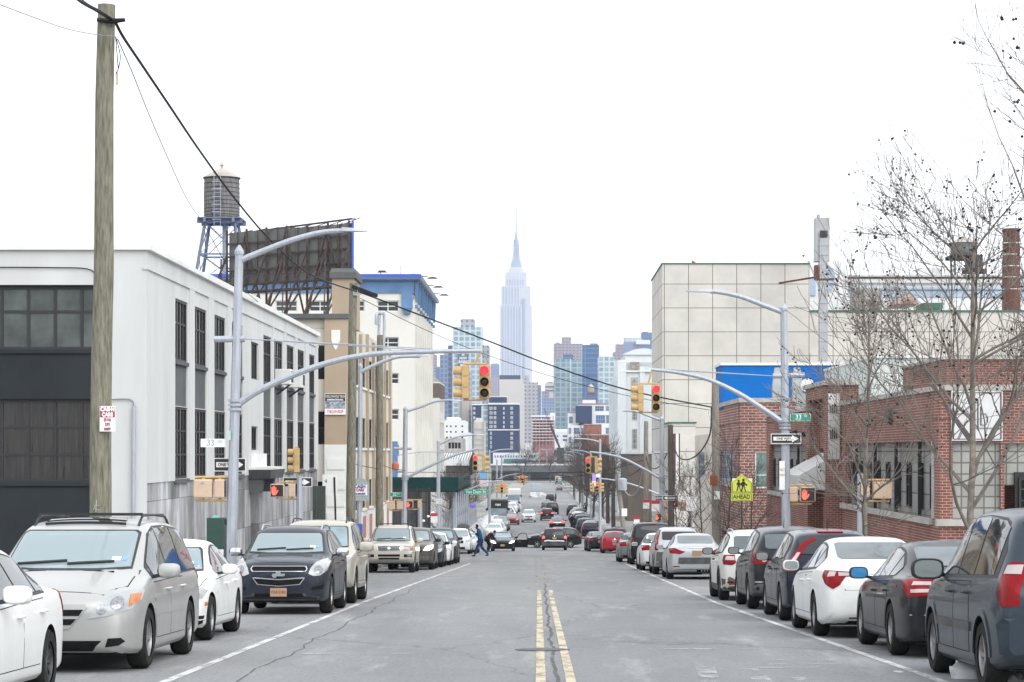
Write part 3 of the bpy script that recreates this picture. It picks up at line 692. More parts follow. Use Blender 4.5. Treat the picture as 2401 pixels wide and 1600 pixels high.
# markings: parking lines, worn double yellow, crossing bars, scratches
wl_, wy, wf = worn('worn_white_paint', (.52, .52, .51), .40, 3, soft=.12), worn('worn_yellow_paint', (.48, .415, .30), .42, 3.2, soft=.12), worn('faded_white_paint', (.44, .44, .44), .56, 2.2, (1, .4, 1), .1)
def line(tab, w, m, y0, y1, dz=.005):
 mb = MB(); strip(mb, lambda y: lerp_tab(tab, y) - w / 2, lambda y: lerp_tab(tab, y) + w / 2, y0, y1, dz); struct(mb, 'lane_line', m)
line([(10, -3.93), (48.6, -3.94), (75, -3.72), (108, -3.44)], .11, wl_, 8, 108); line([(10, 4.2), (23.9, 4.15), (49.2, 3.73), (105, 3.78)], .11, wl_, 8, 108)
line([(10, -.02), (23.9, -.03), (56, -.11)], .105, wy, 8, 60); line([(10, .30), (23.9, .285), (56, .175)], .105, wy, 8, 60)
wyf = worn('ghost_yellow_paint', (.40, .34, .24), .56, 3, soft=.1); line([(62, -.2), (130, -.45)], .11, wyf, 66, 128); line([(62, .12), (130, -.15)], .11, wyf, 66, 128)
line([(220, .7), (600, .9)], .12, wyf, 222, 420)
mb = MB()
for x0, y0, x1, y1, w in ((1.70, 23.5, 1.86, 26.6, .22), (2.28, 23.5, 2.32, 26.2, .20), (2.75, 23.3, 2.7, 24.6, .16)): mb.quad((x0 - w / 2, y0, gz(y0) + .005), (x0 + w / 2, y0, gz(y0) + .005), (x1 + w / 2, y1, gz(y1) + .005), (x1 - w / 2, y1, gz(y1) + .005))
struct(mb, 'crossing_bars', wf)
mb = MB()
for x0, x1, y0, y1 in ((-3.1, -1.7, 29.2, 29.45), (-3.0, -2.0, 30.6, 30.75), (2.2, 3.5, 27.7, 27.95), (2.6, 3.4, 26.9, 27.2), (2.4, 3.2, 26.2, 26.5), (1.5, 3.1, 30.4, 30.6), (-2.4, -1.6, 36, 36.4), (-.2, .9, 105, 105.6), (-1.5, .5, 112, 112.8), (1.2, 3.2, 110, 110.7), (-2.8, -1.0, 92, 92.6), (1.0, 2.4, 96, 96.7), (-3.2, 3.0, 120, 121.2), (1.2, 2.2, 88, 88.6), (-2.5, -1.2, 60, 60.6), (2.0, 3.3, 66, 66.7)):
 mb.quad((x0, y0, gz(y0) + .005), (x1, y0, gz(y0) + .005), (x1 + .1, y1, gz(y1) + .005), (x0 + .1, y1, gz(y1) + .005))
struct(mb, 'worn_markings', wf)
mb = MB(); pts = [(lerp_tab([(8, .13), (24, .13), (56, .04)], y) + .02 * sin(y * 1.1) + RND.uniform(-.018, .018), y) for y in [8 + .5 * k for k in range(120)]]      # tar seam between the yellow lines
for (xa, a), (xb, b) in zip(pts, pts[1:]): mb.quad((xa - .022, a, gz(a) + .004), (xa + .022, a, gz(a) + .004), (xb + .022, b, gz(b) + .004), (xb - .022, b, gz(b) + .004))
for k in range(60):                                                                                                          # long seam beside the left line
 a, b = 10 + k * .9, 10.9 + k * .9; f = lambda y: lerp_tab([(10, -3.35), (24, -3.2), (64, -3.5)], y) + .05 * sin(y * .9) + .03 * sin(y * 3.7 + 1)
 mb.quad((f(a) - .013, a, gz(a) + .004), (f(a) + .013, a, gz(a) + .004), (f(b) + .013, b, gz(b) + .004), (f(b) - .013, b, gz(b) + .004))
struct(mb, 'tar_seams', worn('tar', (.085, .085, .088), .47, 2.5, (1, .5, 1), .12))
t = thing('manhole_cover', 'round iron manhole cover between the double yellow lines', 'manhole cover', (-.02, 30.3, gz(30.3)))
MB().lathe([(.001, .012), (.29, .012), (.29, -.03)], n=28).build('lid', mat('worn_iron', (.13, .13, .132), .6, .4, var=.3, scale=14), t, world=False); MB().lathe([(.295, -.03), (.295, .010), (.36, .008), (.36, -.03)], n=28).build('ring', M['dark_metal'], t, world=False)
t.rotation_euler.x = -math.atan(.034)
# snow: dirty banks along the kerbs and heaps
M['dirty_snow'] = mat('dirty_snow', (.66, .67, .69), .85, scale=2.2, col2=(.24, .24, .245), bump=.7)
def lump(name, c, sx, sy, sz, seed, m, label, cat='snow', group=None, n=(18, 9)):
 r = random.Random(seed); mb = MB(); vs = []; nu, nv = n; ph = [r.uniform(0, 6.28) for _ in range(8)]
 for j in range(nv + 1):
  v = j / nv
  for i in range(nu):
   a = 2 * pi * i / nu; k = 1 + .22 * sin(2 * a + ph[0]) + .14 * sin(5 * a + ph[1] + 3 * v) + .12 * sin(3 * a + ph[2] + 5 * v); q = cos(v * pi / 2) ** .7
   vs.append((c[0] + sx * q * k * cos(a), c[1] + sy * q * k * sin(a), c[2] - .04 + sz * sin(v * pi / 2) ** .8 * (1 + .25 * sin(3 * a + ph[3]) * (1 - v)) + (.12 * sz * r.uniform(-1, 1) if 0 < j < nv else 0)))
 mb.add(vs, [(j * nu + i, j * nu + (i + 1) % nu, (j + 1) * nu + (i + 1) % nu, (j + 1) * nu + i) for j in range(nv) for i in range(nu)])
 return tag(mb.build(name, m, smooth=True, angle=80), label, cat, group)
lump('snow_lump', (4.62, 24.6, gz(24.6)), .22, .34, .22, 3, M['dirty_snow'], 'dirty snow lump under the slate minivan sill', group='snow lumps under the slate minivan')
lump('snow_lump', (4.72, 23.2, gz(23.2)), .13, .20, .17, 4, M['dirty_snow'], 'small whiter snow lump by the minivan rear wheel', group='snow lumps under the slate minivan')
lump('snow_lump', (3.95, 25.6, gz(25.6)), .07, .12, .05, 5, M['dirty_snow'], 'tiny snow clod on the right parking line', group='snow lumps under the slate minivan')
lump('snow_heap', (-6.0, 266, gz(266)), 1.5, 9, 1.45, 6, M['snow'], 'big white snow heap in front of the dark bus')
lump('snow_heap', (-5.9, 395, gz(395)), 1.8, 12, 1.0, 7, M['snow'], 'low snow heap among cars behind the dark bus')
lump('snow_heap', (-1.6, 534, gz(534)), 1.9, 6, 1.1, 8, M['dirty_snow'], 'snow pushed against the blue container in the road')
lump('snow_heap', (-8.0, 157, gz(157)), .8, 5, .6, 9, M['snow'], 'low snow heap on the left corner behind white cars')
lump('snow_heap', (-7.1, 45.0, gz(45.0)), .55, 1.4, .55, 10, M['snow'], 'white snow heap at the kerb by the navy vehicle mirror')
0 and lump('snow_patch', (-3.9, 37.8, gz(37.8) - .02), .35, 1.3, .05, 11, M['dirty_snow'], 'thin grey slush patch by the white compact rear wheel')
def bank(x0, x1, y0, y1, h, seed, label):
 r = random.Random(seed); mb = MB(); n = int((y1 - y0) / 2.2); rows = []
 for k in range(n + 1):
  y = y0 + (y1 - y0) * k / n; w = [r.uniform(.6, 1.2) for _ in range(5)]; hh = h * r.uniform(.25, 1.1) * (0.05 if k in (0, n) else 1)
  rows.append([(x0 + (x1 - x0) * i / 6, y + r.uniform(-.3, .3), gz(y) + .12 + (hh * sin(pi * i / 6) * w[(i - 1) % 5] if 0 < i < 6 else -.15)) for i in range(7)])
 vs = [v for row in rows for v in row]; mb.add(vs, [(k * 7 + i, k * 7 + i + 1, (k + 1) * 7 + i + 1, (k + 1) * 7 + i) for k in range(n) for i in range(6)])
 o = mb.build('snow_bank', M['dirty_snow'], smooth=True, angle=80); o['kind'] = 'stuff'; o['label'] = label; o['category'] = 'snow'
bank(6.5, 8.0, 222, 430, .7, 1, 'ploughed snow along the far right kerb'); bank(-8.4, -6.5, 222, 420, .8, 2, 'ploughed snow along the far left kerb'); bank(6.5, 7.6, 84, 114, .35, 3, 'thin ploughed snow along the near right kerb'); bank(-7.9, -6.7, 60, 84, .3, 4, 'thin ploughed snow along the near left kerb')
# ------------------------------------------------------------------ buildings
def wall(mb, o, u, length, z0, z1, ops=(), depth=.25, m=0, mr=None, mback=None):
 """flat wall from o along u (2-D unit vector); openings (u0, u1, z0, z1) get reveals of the given depth; outward is u turned right"""
 ux, uy = u; nx, ny = uy, -ux; mr = m if mr is None else mr
 def pt(s, z, dd=0): return (o[0] + ux * s - nx * dd, o[1] + uy * s - ny * dd, z)
 us = sorted({0, length} | {q for op in ops for q in op[:2]}); zs = sorted({z0, z1} | {q for op in ops for q in op[2:4]})
 for a, b in zip(us, us[1:]):
  run = None
  for c, d in zip(zs, zs[1:]):
   mu, mz = (a + b) / 2, (c + d) / 2
   if any(op[0] < mu < op[1] and op[2] < mz < op[3] for op in ops): 
    continue
   mb.quad(pt(a, c), pt(b, c), pt(b, d), pt(a, d), m)
 for op in ops:
  a, b, c, d = op[:4]
  mb.quad(pt(a, c), pt(a, c, depth), pt(a, d, depth), pt(a, d), mr); mb.quad(pt(b, c), pt(b, d), pt(b, d, depth), pt(b, c, depth), mr)
  mb.quad(pt(a, c), pt(b, c), pt(b, c, depth), pt(a, c, depth), mr); mb.quad(pt(a, d), pt(a, d, depth), pt(b, d, depth), pt(b, d), mr)
  if mback is not None: mb.quad(pt(a, c, depth), pt(b, c, depth), pt(b, d, depth), pt(a, d, depth), mback)
WIN = {}
def window(par, o, u, op, inset, nx, ny, fm, gm, bar=.05, rows=None, name='window', cols=None):
 a, b, c, d = op[:4]; w, h = b - a, d - c; key = (round(w, 2), round(h, 2), nx, ny, fm, gm, bar, str(rows), str(cols))
 if key not in WIN:
  mb = MB(); e = bar * 1.2
  mb.box(-w / 2, -w / 2 + e, -.04, .04, 0, h); mb.box(w / 2 - e, w / 2, -.04, .04, 0, h); mb.box(-w / 2 + e, w / 2 - e, -.04, .04, 0, e); mb.box(-w / 2 + e, w / 2 - e, -.04, .04, h - e, h)
  for x in (cols or [i / nx for i in range(1, nx)]): mb.box(-w / 2 + w * x - bar / 2, -w / 2 + w * x + bar / 2, -.028, .028, e, h - e)
  for z in (rows or [i / ny for i in range(1, ny)]): mb.box(-w / 2 + e, w / 2 - e, -.022, .022, h * z - bar / 2, h * z + bar / 2)
  g = MB().box(-w / 2 + .01, w / 2 - .01, .005, .018, .01, h - .01)
  WIN[key] = (mb.mesh('window', M[fm]), g.mesh('pane', M[gm]))
 fmsh, gmsh = WIN[key]; ux, uy = u; nx_, ny_ = uy, -ux; s = (a + b) / 2
 f = put(fmsh, name, par, False); P_ = par.location
 f.location = (o[0] + ux * s - nx_ * inset - P_.x, o[1] + uy * s - ny_ * inset - P_.y, c - P_.z); f.rotation_euler = (0, 0, math.atan2(uy, ux))
 put(gmsh, 'pane', f, False); return f
M['wall_white'] = mat('painted_white_stucco', (.59, .60, .595), .85, scale=.9, col2=(.50, .507, .50), bump=.05, stretch=(1, 1, .25), detail=7)
M['wall_dark'] = mat('painted_charcoal_wall', (.029, .034, .039), .75, var=.12, scale=.5)
M['spandrel'] = mat('grey_spandrel', (.115, .12, .125), .75, var=.12, scale=.7)
def streaked(name, ca, cb, cc):
 m, nt, b, L = base(name); b.inputs['Roughness'].default_value = .9; b.inputs['Specular IOR Level'].default_value = .1
 tc = N(nt, 'TexCoord'); mp = N(nt, 'Mapping'); mp.inputs['Scale'].default_value = (.55, .55, .16); L.new(tc.outputs['Object'], mp.inputs[0])
 n = N(nt, 'TexNoise', i_Scale=1.6, i_Detail=8, i_Roughness=.7); L.new(mp.outputs[0], n.inputs['Vector'])
 r = N(nt, 'ValToRGB'); e = r.color_ramp.elements; e[0].position = .36; e[0].color = c4(ca); e[1].position = .68; e[1].color = c4(cb); k = e.new(.52); k.color = c4(cc); L.new(n.outputs[0], r.inputs[0])
 uv, ob = box_uv(nt, L); br = N(nt, 'TexBrick', offset=0, i_Color1=(1.15, 1.15, 1.15, 1), i_Color2=(.62, .62, .62, 1), i_Mortar=(.5, .5, .5, 1), i_Scale=1.0); br.inputs['Mortar Size'].default_value = .012; br.inputs['Brick Width'].default_value = 2.1; br.inputs['Row Height'].default_value = 1.35; L.new(uv, br.inputs['Vector'])
 ml = N(nt, 'MixRGB', blend_type='MULTIPLY', i_0=1.0); L.new(r.outputs[0], ml.inputs[1]); L.new(br.outputs[0], ml.inputs[2]); L.new(ml.outputs[0], b.inputs['Base Color']); return m
M['streaked'] = streaked('streaked_concrete', (.20, .20, .20), (.60, .62, .66), (.38, .38, .39))
M['win_black'] = mat('black_window_frame', (.018, .018, .02), .5, var=0)
M['win_grey'] = mat('grey_window_frame', (.35, .37, .38), .5, var=.05)
M['glass_dark'] = glass_mat('dark_window_pane', (.016, .017, .019), .12, .6, .3)
M['glass_grey'] = glass_mat('grey_green_pane', (.085, .10, .095), .12, .25, .3)
M['glass_blind'] = glass_mat('shaded_pane', (.075, .07, .065), .3, .2, .3)
M['glass_curtain'] = mat('curtained_pane', (.052, .048, .047), .2, scale=2, stretch=(9, 9, .4), col2=(.010, .010, .010))
M['door_black'] = mat('black_door', (.012, .012, .013), .5, var=.1)
# ---- left white two-storey building at the corner
XF, Y0, Y1 = -10.6, 61.5, 108.0
t = thing('corner_building', 'white two storey factory with charcoal window bays at the left', 'building', (XF, Y0, gz(Y0)))
zb0 = gz(Y1) - .6; mb = MB(); top = 5.38
F0 = (-34.0, Y0); LF = XF + 34.0
fw = [(LF - 1.05 - 3.57 * (k + 1) - .75 * k, LF - 1.05 - (3.57 + .75) * k) for k in range(5)]; fw = [(a, b) for a, b in fw if a > .2]
wall(mb, F0, (1, 0), LF, 4.45, top, (), m=0); wall(mb, (XF - 1.0, Y0), (1, 0), 1.0, zb0, 4.45, m=0)
wall(mb, F0, (1, 0), LF - 1.0, zb0, 4.45, [(a, b, 2.71, 4.43) for a, b in fw] + [(a, b, -.82, 1.40) for a, b in fw], .22, m=1)
wins = [(66.25, 68.55), (69.9, 72.4), (74.05, 76.7), (78.2, 81.1), (87.1, 89.6), (90.4, 93.5), (94.8, 97.7), (99, 101.9), (103.9, 106.6)]; SF = (XF, Y0); US = (0, 1)
up = [(a - Y0, b - Y0, 2.62, 4.42) for a, b in wins]; lo = [(a - Y0, b - Y0, -.79, 1.30) for a, b in wins]; sp = [(a - Y0, b - Y0, 1.32, 2.60) for a, b in wins]
small = [(21.9, 24.1, 2.64, 4.0), (22.0, 23.9, .05, .92)]; door = (22.0, 24.6, gz(84), -1.38)
wall(mb, SF, US, Y1 - Y0, -.85, top, up + lo + sp + small, .11, m=0)
for s in sp: mb.box(XF - .25, XF - .05, Y0 + s[0] - .0, Y0 + s[1], s[2] - .0, s[3], 2)
wall(mb, (XF - .03, Y0), US, Y1 - Y0, zb0, -.85, [door], .5, m=3)
for a, b in zip([Y0] + [w[1] for w in wins], [w[0] for w in wins] + [Y1]):
 if b - a < 3: mb.box(XF - .1, XF + .045, a + .22, b - .22, -.85, 4.9, 0)
for a, b in wins: mb.box(XF - .1, XF + .06, a - .05, b + .05, -.92, -.80, 2); mb.box(XF - .2, XF + .05, a, b, 2.52, 2.63, 2)
mb.box(XF - .1, XF + .05, Y0 - .04, Y1, 4.86, 4.94, 0)
wall(mb, (XF, Y1), (-1, 0), 30, zb0, top, m=0)
mb.quad((XF - .4, Y0 + .4, 5.0), (XF - .4, Y1 - .4, 5.0), (-40, Y1 - .4, 5.0), (-40, Y0 + .4, 5.0), 4); mb.quad((XF - .4, Y0 + .4, 5.0), (XF - .4, Y1, 5.0), (XF - .4, Y1, top), (XF - .4, Y0 + .4, top), 0)
mb.box(-34, XF - 1.0, Y0 - .06, Y0 - .003, 2.62, 2.72, 1); mb.box(-34, XF - 1.1, Y0 - .06, Y0 - .003, -.92, -.82, 1)
mb.build('wall', [M['wall_white'], M['wall_dark'], M['spandrel'], M['streaked'], M['roof_grey']], t)
cp = MB(); cp.box(-34, XF + .12, Y0 - .12, Y0 + .42, top, top + .13)
for a, b, dz in ((Y0 + .42, 71.5, 0), (71.5, 82.4, .06), (82.4, 86.6, .14), (86.6, Y1, .05)): cp.box(XF - .42, XF + .12, a, b, top + dz * .0, top + .13 + dz)
cp.build('coping', M['white_paint'], t)
for a, b in fw:
 window(t, F0, (1, 0), (a, b, 2.71, 4.43), .18, 5, 2, 'win_black', 'glass_grey', .075, rows=[.60]); window(t, F0, (1, 0), (a, b, -.82, 1.40), .18, 5, 3, 'win_black', 'glass_curtain', .07)
for k, (a, b) in enumerate(wins):
 window(t, SF, US, up[k], .075, 4, 2, 'win_black', 'glass_dark', .06, rows=[.62]); window(t, SF, US, lo[k], .075, 4, 3, 'win_black', 'glass_dark', .06)
for s in small: window(t, SF, US, s, .11, 3, 1, 'win_black', 'glass_dark', .05)
d_ = MB().box(XF - .5, XF - .42, Y0 + 22.05, Y0 + 24.55, gz(84), -1.4).build('door', M['door_black'], t); MB().box(XF - .42, XF - .36, Y0 + 22.3, Y0 + 22.45, -3.4, -3.2).build('handle', M['chrome'], d_)
h_ = MB(); h_.tbox((XF + .2, Y0 + 23.4, -.98), .55, 2.0, .32, 1.12, 0); h_.box(XF - .1, XF + .75, Y0 + 21.3, Y0 + 25.5, -.655, -.56, 1); h_.tbox((XF + .1, Y0 + 21.8, -1.5), .3, .25, .5, 1.3, 0); h_.tbox((XF + .1, Y0 + 25.0, -1.5), .3, .25, .5, 1.3, 0); h_.box(XF - .05, XF + .2, Y0 + 22.0, Y0 + 25.0, -.56, -.08, 1)
h_.build('door_hood', [M['spandrel'], M['white_paint']], t)
pm_ = MB().tube([P(314, 953, Y0 - .08), P(313, 1090, Y0 - .08), P(312, 1400, Y0 - .08)], .055, 8); pm_.build('conduit', M['steel_grey'], t, smooth=True)
MB().tube(bez([P(262, 937, Y0 - .06), P(296, 936, Y0 - .06), P(311, 941, Y0 - .06), P(314, 953, Y0 - .06)], 4), .02, 5).build('loose_cable', M['grey_cable'], t)
MB().tube(bez([P(-20, 627, Y0 - .05), P(120, 628, Y0 - .05), P(205, 631, Y0 - .05), P(224, 650, Y0 - .05), P(228, 690, Y0 - .05)], 4), .016, 5).build('loose_cable', M['cable'], t)
# air conditioners in its upper windows
for k, (y, lab) in enumerate(((92.0, 'white window air conditioner on the white factory, nearer of two'), (96.4, 'white window air conditioner on the white factory, farther of two'))):
 a = thing('air_conditioner', lab, 'air conditioner', (XF + .1, y, 2.66), 'window air conditioners')
 MB().box(-.35, .45, -.45, .45, 0, .62).build('case', M['white_paint'], a, world=False, bevel=.03); g = MB()
 for q in range(4): g.box(.452, .462, -.38 + q * .2, -.24 + q * .2, .1, .54)
 g.build('grille', M['win_black'], a, world=False); MB().bar((.35, -.2, 0), (-.25, -.2, -.45), .04).bar((.35, .2, 0), (-.25, .2, -.45), .04).build('bracket', M['dark_metal'], a, world=False)
# ---- tan three-storey building beyond it
M['tan_wall'] = mat('tan_stucco', (.40, .32, .235), .9, var=.07, scale=.5); M['cream_wall'] = mat('cream_stucco', (.62, .585, .51), .9, scale=.5, col2=(.54, .51, .45)); M['pink_panel'] = mat('salmon_panel', (.44, .21, .165), .8, var=.1)
M['glass_mid'] = glass_mat('mid_grey_pane', (.05, .055, .06), .1, .5, .4)
XT, T0, T1 = -9.8, 115.0, 149.0
t = thing('tan_building', 'tan and cream three storey building with white painted base', 'building', (XT, T0, gz(T0))); zt_ = gz(T1) - .6
mb = MB(); tops = 6.6; FT = (-36, T0); LT = XT + 36
wf_ = [(LT - 1.1 - 3.2 * (k + 1) - .8 * k, LT - 1.1 - (3.2 + .8) * k) for k in range(3)]
opf = [(a, b, z0, z1) for a, b in wf_ for z0, z1 in ((3.6, 5.3), (.35, 2.0), (-3.2, -1.5))]
wall(mb, FT, (1, 0), LT - 1.1, zt_, tops, opf, .3, m=1); mb.box(XT - 1.12, XT, T0 - .3, T0 + .6, .34, tops + .02, 0); mb.box(XT - 1.12, XT + .0, T0 - .32, T0 + .6, zt_, .34, 2)
for z in (-.35, -1.35, -2.2, -3.05, -3.9): mb.box(XT - 1.0, XT - .12, T0 - .36, T0 - .315, z - .55, z, 2)
nb = 7; bw = (T1 - T0 - .6) / nb; ops = []
for k in range(nb):
 a = T0 + .6 + k * bw + .42; b = T0 + .6 + (k + 1) * bw - .42
 for z0, z1 in ((3.55, 5.2), (.2, 1.85), (-3.15, -1.6)): ops.append((a - T0, b - T0, z0, z1))
wall(mb, (XT - .22, T0), (0, 1), T1 - T0, -3.35, tops, ops, .12, m=1); wall(mb, (XT - .20, T0), (0, 1), T1 - T0, zt_, -3.35, m=2)
for k in range(nb + 1):
 a = T0 + .6 + k * bw; mb.box(XT - .5, XT - .08, a - .36, a + .36, -3.3, tops - .25 + .25 * (k % 2), 0); mb.box(XT - .5, XT - .06, a - .36, a + .36, zt_, -3.3, 2)
for q in ops: mb.box(XT - .3, XT - .12, T0 + q[0] - .08, T0 + q[1] + .08, q[2] - .14, q[2] - .02, 2)
for k in range(nb): mb.box(XT - .25, XT - .17, T0 + 1.6 + k * bw, T0 + k * bw + bw - .1, -5.0, -3.6, 3)
wall(mb, (XT, T1), (-1, 0), 26, zt_, tops, m=1); mb.quad((XT - .4, T0 + .3, tops - .2), (XT - .4, T1 - .3, tops - .2), (-36, T1 - .3, tops - .2), (-36, T0 + .3, tops - .2), 4)
mb.build('wall', [M['tan_wall'], M['cream_wall'], M['white_paint'], M['pink_panel'], M['roof_grey']], t)
MB().box(-36, XT + .06, T0 - .4, T0 + .5, tops + .02, tops + .26).build('roof_cap', M['spandrel'], t)
for q in opf: window(t, FT, (1, 0), q, .25, 3, 2, 'win_black', 'glass_dark', .05)
for q in ops: window(t, (XT - .22, T0), (0, 1), q, .09, 3, 2, 'win_black', 'glass_mid', .05, rows=[.5])
ch = MB(); ch.box(XT - 1.15, XT - .02, 119, 123, tops - .2, 8.95); ch.build('stair_tower', M['tan_wall'], t); MB().tbox((XT - .58, 121, 8.95), .68, 2.15, .3, 1.0).tbox((XT - .58, 121, 9.25), .66, 2.1, .22, .9).build('stair_tower_cap', M['spandrel'], t)
sh = MB().prism([(-.22, 0), (.22, 0), (.22, -.5), (.1, -.85), (0, -1.0), (-.1, -.85), (-.22, -.5)], lambda u, v, w: (XT - .56 + u, T0 - .31 + w, 6.05 + v), (-.02, .01)); sh.build('painted_shield', M['white_paint'], t)
for q, (xa, ya) in enumerate(((0, 0), (.28, .4))):
 MB().tube(bez([(XT + .12 + xa * .3, 133 + ya, 7.3), (XT + .14 + xa * .3, 133 + ya, 7.9), (XT + .3, 133.4 + ya, 8.0), (XT + .25 + xa, 133.6 + ya, 7.5), (XT + .15 + xa * .5, 133 + ya, 2.0), (XT + .15 + xa * .5, 133 + ya, .9)], 5), .09, 8).build('vent_duct', M['steel_grey'], t, smooth=True)
s = thing('company_sign', 'square company sign with photo strip on the tan corner pier', 'sign', (XT - .58, T0 - .34, 1.83))
MB().box(-.52, .52, -.05, .02, 0, 1.05).build('board', M['sign_white'], s, world=False); MB().box(-.50, .50, -.058, -.045, .66, 1.03).build('header', mat('navy_sign', (.015, .02, .10), .5, var=0), s, world=False)
MB().box(-.50, .50, -.057, -.045, .30, .65).build('photo_strip', mat('photo_print', (.55, .58, .62), .5, scale=9, col2=(.03, .05, .10)), s, world=False)
put_text('HOLLYWOOD TECH', .165, mat('gold_letters', (.60, .55, .28), .5, var=0), (0, -.060, .90), s, sx=.62, bold=.006); put_text('CONSTRUCTION INC.', .11, M['sign_white'], (0, -.060, .74), s, sx=.75, bold=.006); put_text('718.219.9229', .19, M['sign_red'], (0, -.054, .15), s, sx=.78, bold=.003)
# ---- cream tower with the blue cornice
M['cream_tower'] = mat('cream_brick_paint', (.70, .685, .635), .9, scale=.25, col2=(.62, .61, .565)); M['blue_trim'] = mat('blue_trim_paint', (.13, .23, .40), .7, var=.12, scale=.6); M['bright_blue'] = mat('bright_blue_trim', (.03, .10, .52), .5, var=.05); M['pale_trim'] = mat('pale_cornice', (.50, .52, .55), .8, var=.1)
XC, C0, C1 = -11.7, 205.0, 238.0
t = thing('cream_tower', 'tall cream factory block with blue cornice behind the billboard', 'building', (XC, C0, gz(C0))); zc = gz(C1) - 1
mb = MB(); FC = (-36, C0); LC = XC + 36; fl = [12.45, 9.2, 6.0, 2.8, -.4, -3.6]
opf = [(a, a + 1.95, z, z + .98) for z in fl[:5] for a in (LC - 3.15, LC - 6.2, LC - 9.2, LC - 12.2, LC - 15.2, LC - 18.2)]
wall(mb, FC, (1, 0), LC, zc, 14.1, opf, .25); npier = 8; pw = (C1 - C0) / npier
ops = [(k * pw + 1.1, (k + 1) * pw - .5, z - .2, z + 2.1) for k in range(npier) for z in (12.0 - .2, 8.9, 5.7, 2.5)]; opb = [(k * pw + 1.0, (k + 1) * pw - .5, -2.2, .1) for k in range(npier)]
wall(mb, (XC, C0), (0, 1), C1 - C0, zc, 14.1, ops + opb, .3)
for k in range(npier + 1): mb.box(XC - .1, XC + .22, C0 + k * pw - .35 + (.36 if k == 0 else 0), C0 + k * pw + .35, -2.6, 13.4, 0)
wall(mb, (XC, C1), (-1, 0), 24.3, zc, 14.1); mb.build('wall', M['cream_tower'], t)
co = MB(); co.box(-36, XC + .15, C0 - .15, C1 + .1, 14.1, 15.2, 0); co.box(-36, XC + .5, C0 - .5, C1 + .4, 15.2, 15.32, 0); co.tbox(((XC - 36) / 2 + .35, (C0 + C1) / 2, 15.32), (36 + XC) / 2 + .42, (C1 - C0) / 2 + .6, .12, 1.01, 2); co.build('cornice', [M['blue_trim'], M['bright_blue'], M['pale_trim']], t); MB().box(XC + .15, XC + .19, C0 + .4, C1 + .05, 14.1, 15.2).build('frieze', M['pale_trim'], t)
MB().box(-36, XC + .82, C0 - .85, C0 - .4, 15.44, 15.74).box(-36, XC + .82, C0 - .4, C1 + .6, 15.44, 15.70).build('cornice_cap', M['bright_blue'], t)
for k in range(npier + 1):
 y = C0 + k * pw + (.3 if k == 0 else 0); MB().tbox((XC + .36, y, 13.3), .10, .13, 1.9, 1.9).lathe([(.01, -.16), (.17, -.13), (.17, .13), (.01, .16)], (XC + .32, y, 12.9), 10, axis='y').build('cornice_bracket', M['blue_trim'], t, smooth=True, angle=30)
MB().box(XC - .95, XC + .03, C0 - .22, C0 - .01, 12.7, 14.1).tbox((XC - .45, C0 - .2, 12.2), .26, .2, .55, 1.6).build('corner_capital', M['blue_trim'], t)
for q in opf: window(t, FC, (1, 0), q, .2, 2, 2, 'white_paint', 'glass_mid', .08)
for q in ops: window(t, (XC, C0), (0, 1), q, .2, 2, 3, 'win_grey', 'glass_mid', .07)
M['glass_blue'] = glass_mat('blue_painted_pane', (.11, .20, .36), .3, .2)
for q in opb: window(t, (XC, C0), (0, 1), q, .2, 2, 4, 'blue_trim', 'glass_blue', .09)
MB().box(-14.4, -13.0, C0 - .12, C0 - .02, -3.2, .9).build('blue_door', M['blue_trim'], t)
for px, py, kind in ((892, 637, 0), (940, 622, 1), (966, 640, 2), (1004, 650, 3), (1018, 671, 3), (1032, 690, 3)):
 l = thing('roof_floodlight', ('flat floodlight stub on the blue cornice top', 'white security camera on a bent mast over the cornice', 'small camera post on the blue cornice roof', 'floodlight arm reaching out from the cornice street side')[kind if kind != 2 else 2] + ('' if kind < 3 else {1004: ', nearest', 1018: ', middle', 1032: ', farthest'}[px]), 'floodlight', (0, 0, 0), 'lamps on the blue cornice')
 y = C0 + (3 if kind < 3 else {1004: 6, 1018: 16, 1032: 27}[px]); x0 = PX(px, y); z0 = 15.7; zz = PZ(py, y)
 if kind < 3: MB().tube([(x0, y, z0), (x0, y, zz)], .05, 6).build('mast', M['steel_grey'], l); MB().tbox((x0 + .15, y, zz - .1), .45 if kind == 0 else .2, .15, .2, .6).build('head', M['dark_metal'] if kind == 0 else M['white_paint'], l)
 else: MB().tube([(XC + .5, y, zz + .1), (x0, y, zz)], .05, 6).build('arm', M['dark_metal'], l); MB().tbox((x0 + .4, y, zz - .16), .5, .2, .16, .5).build('head', M['dark_metal'], l)
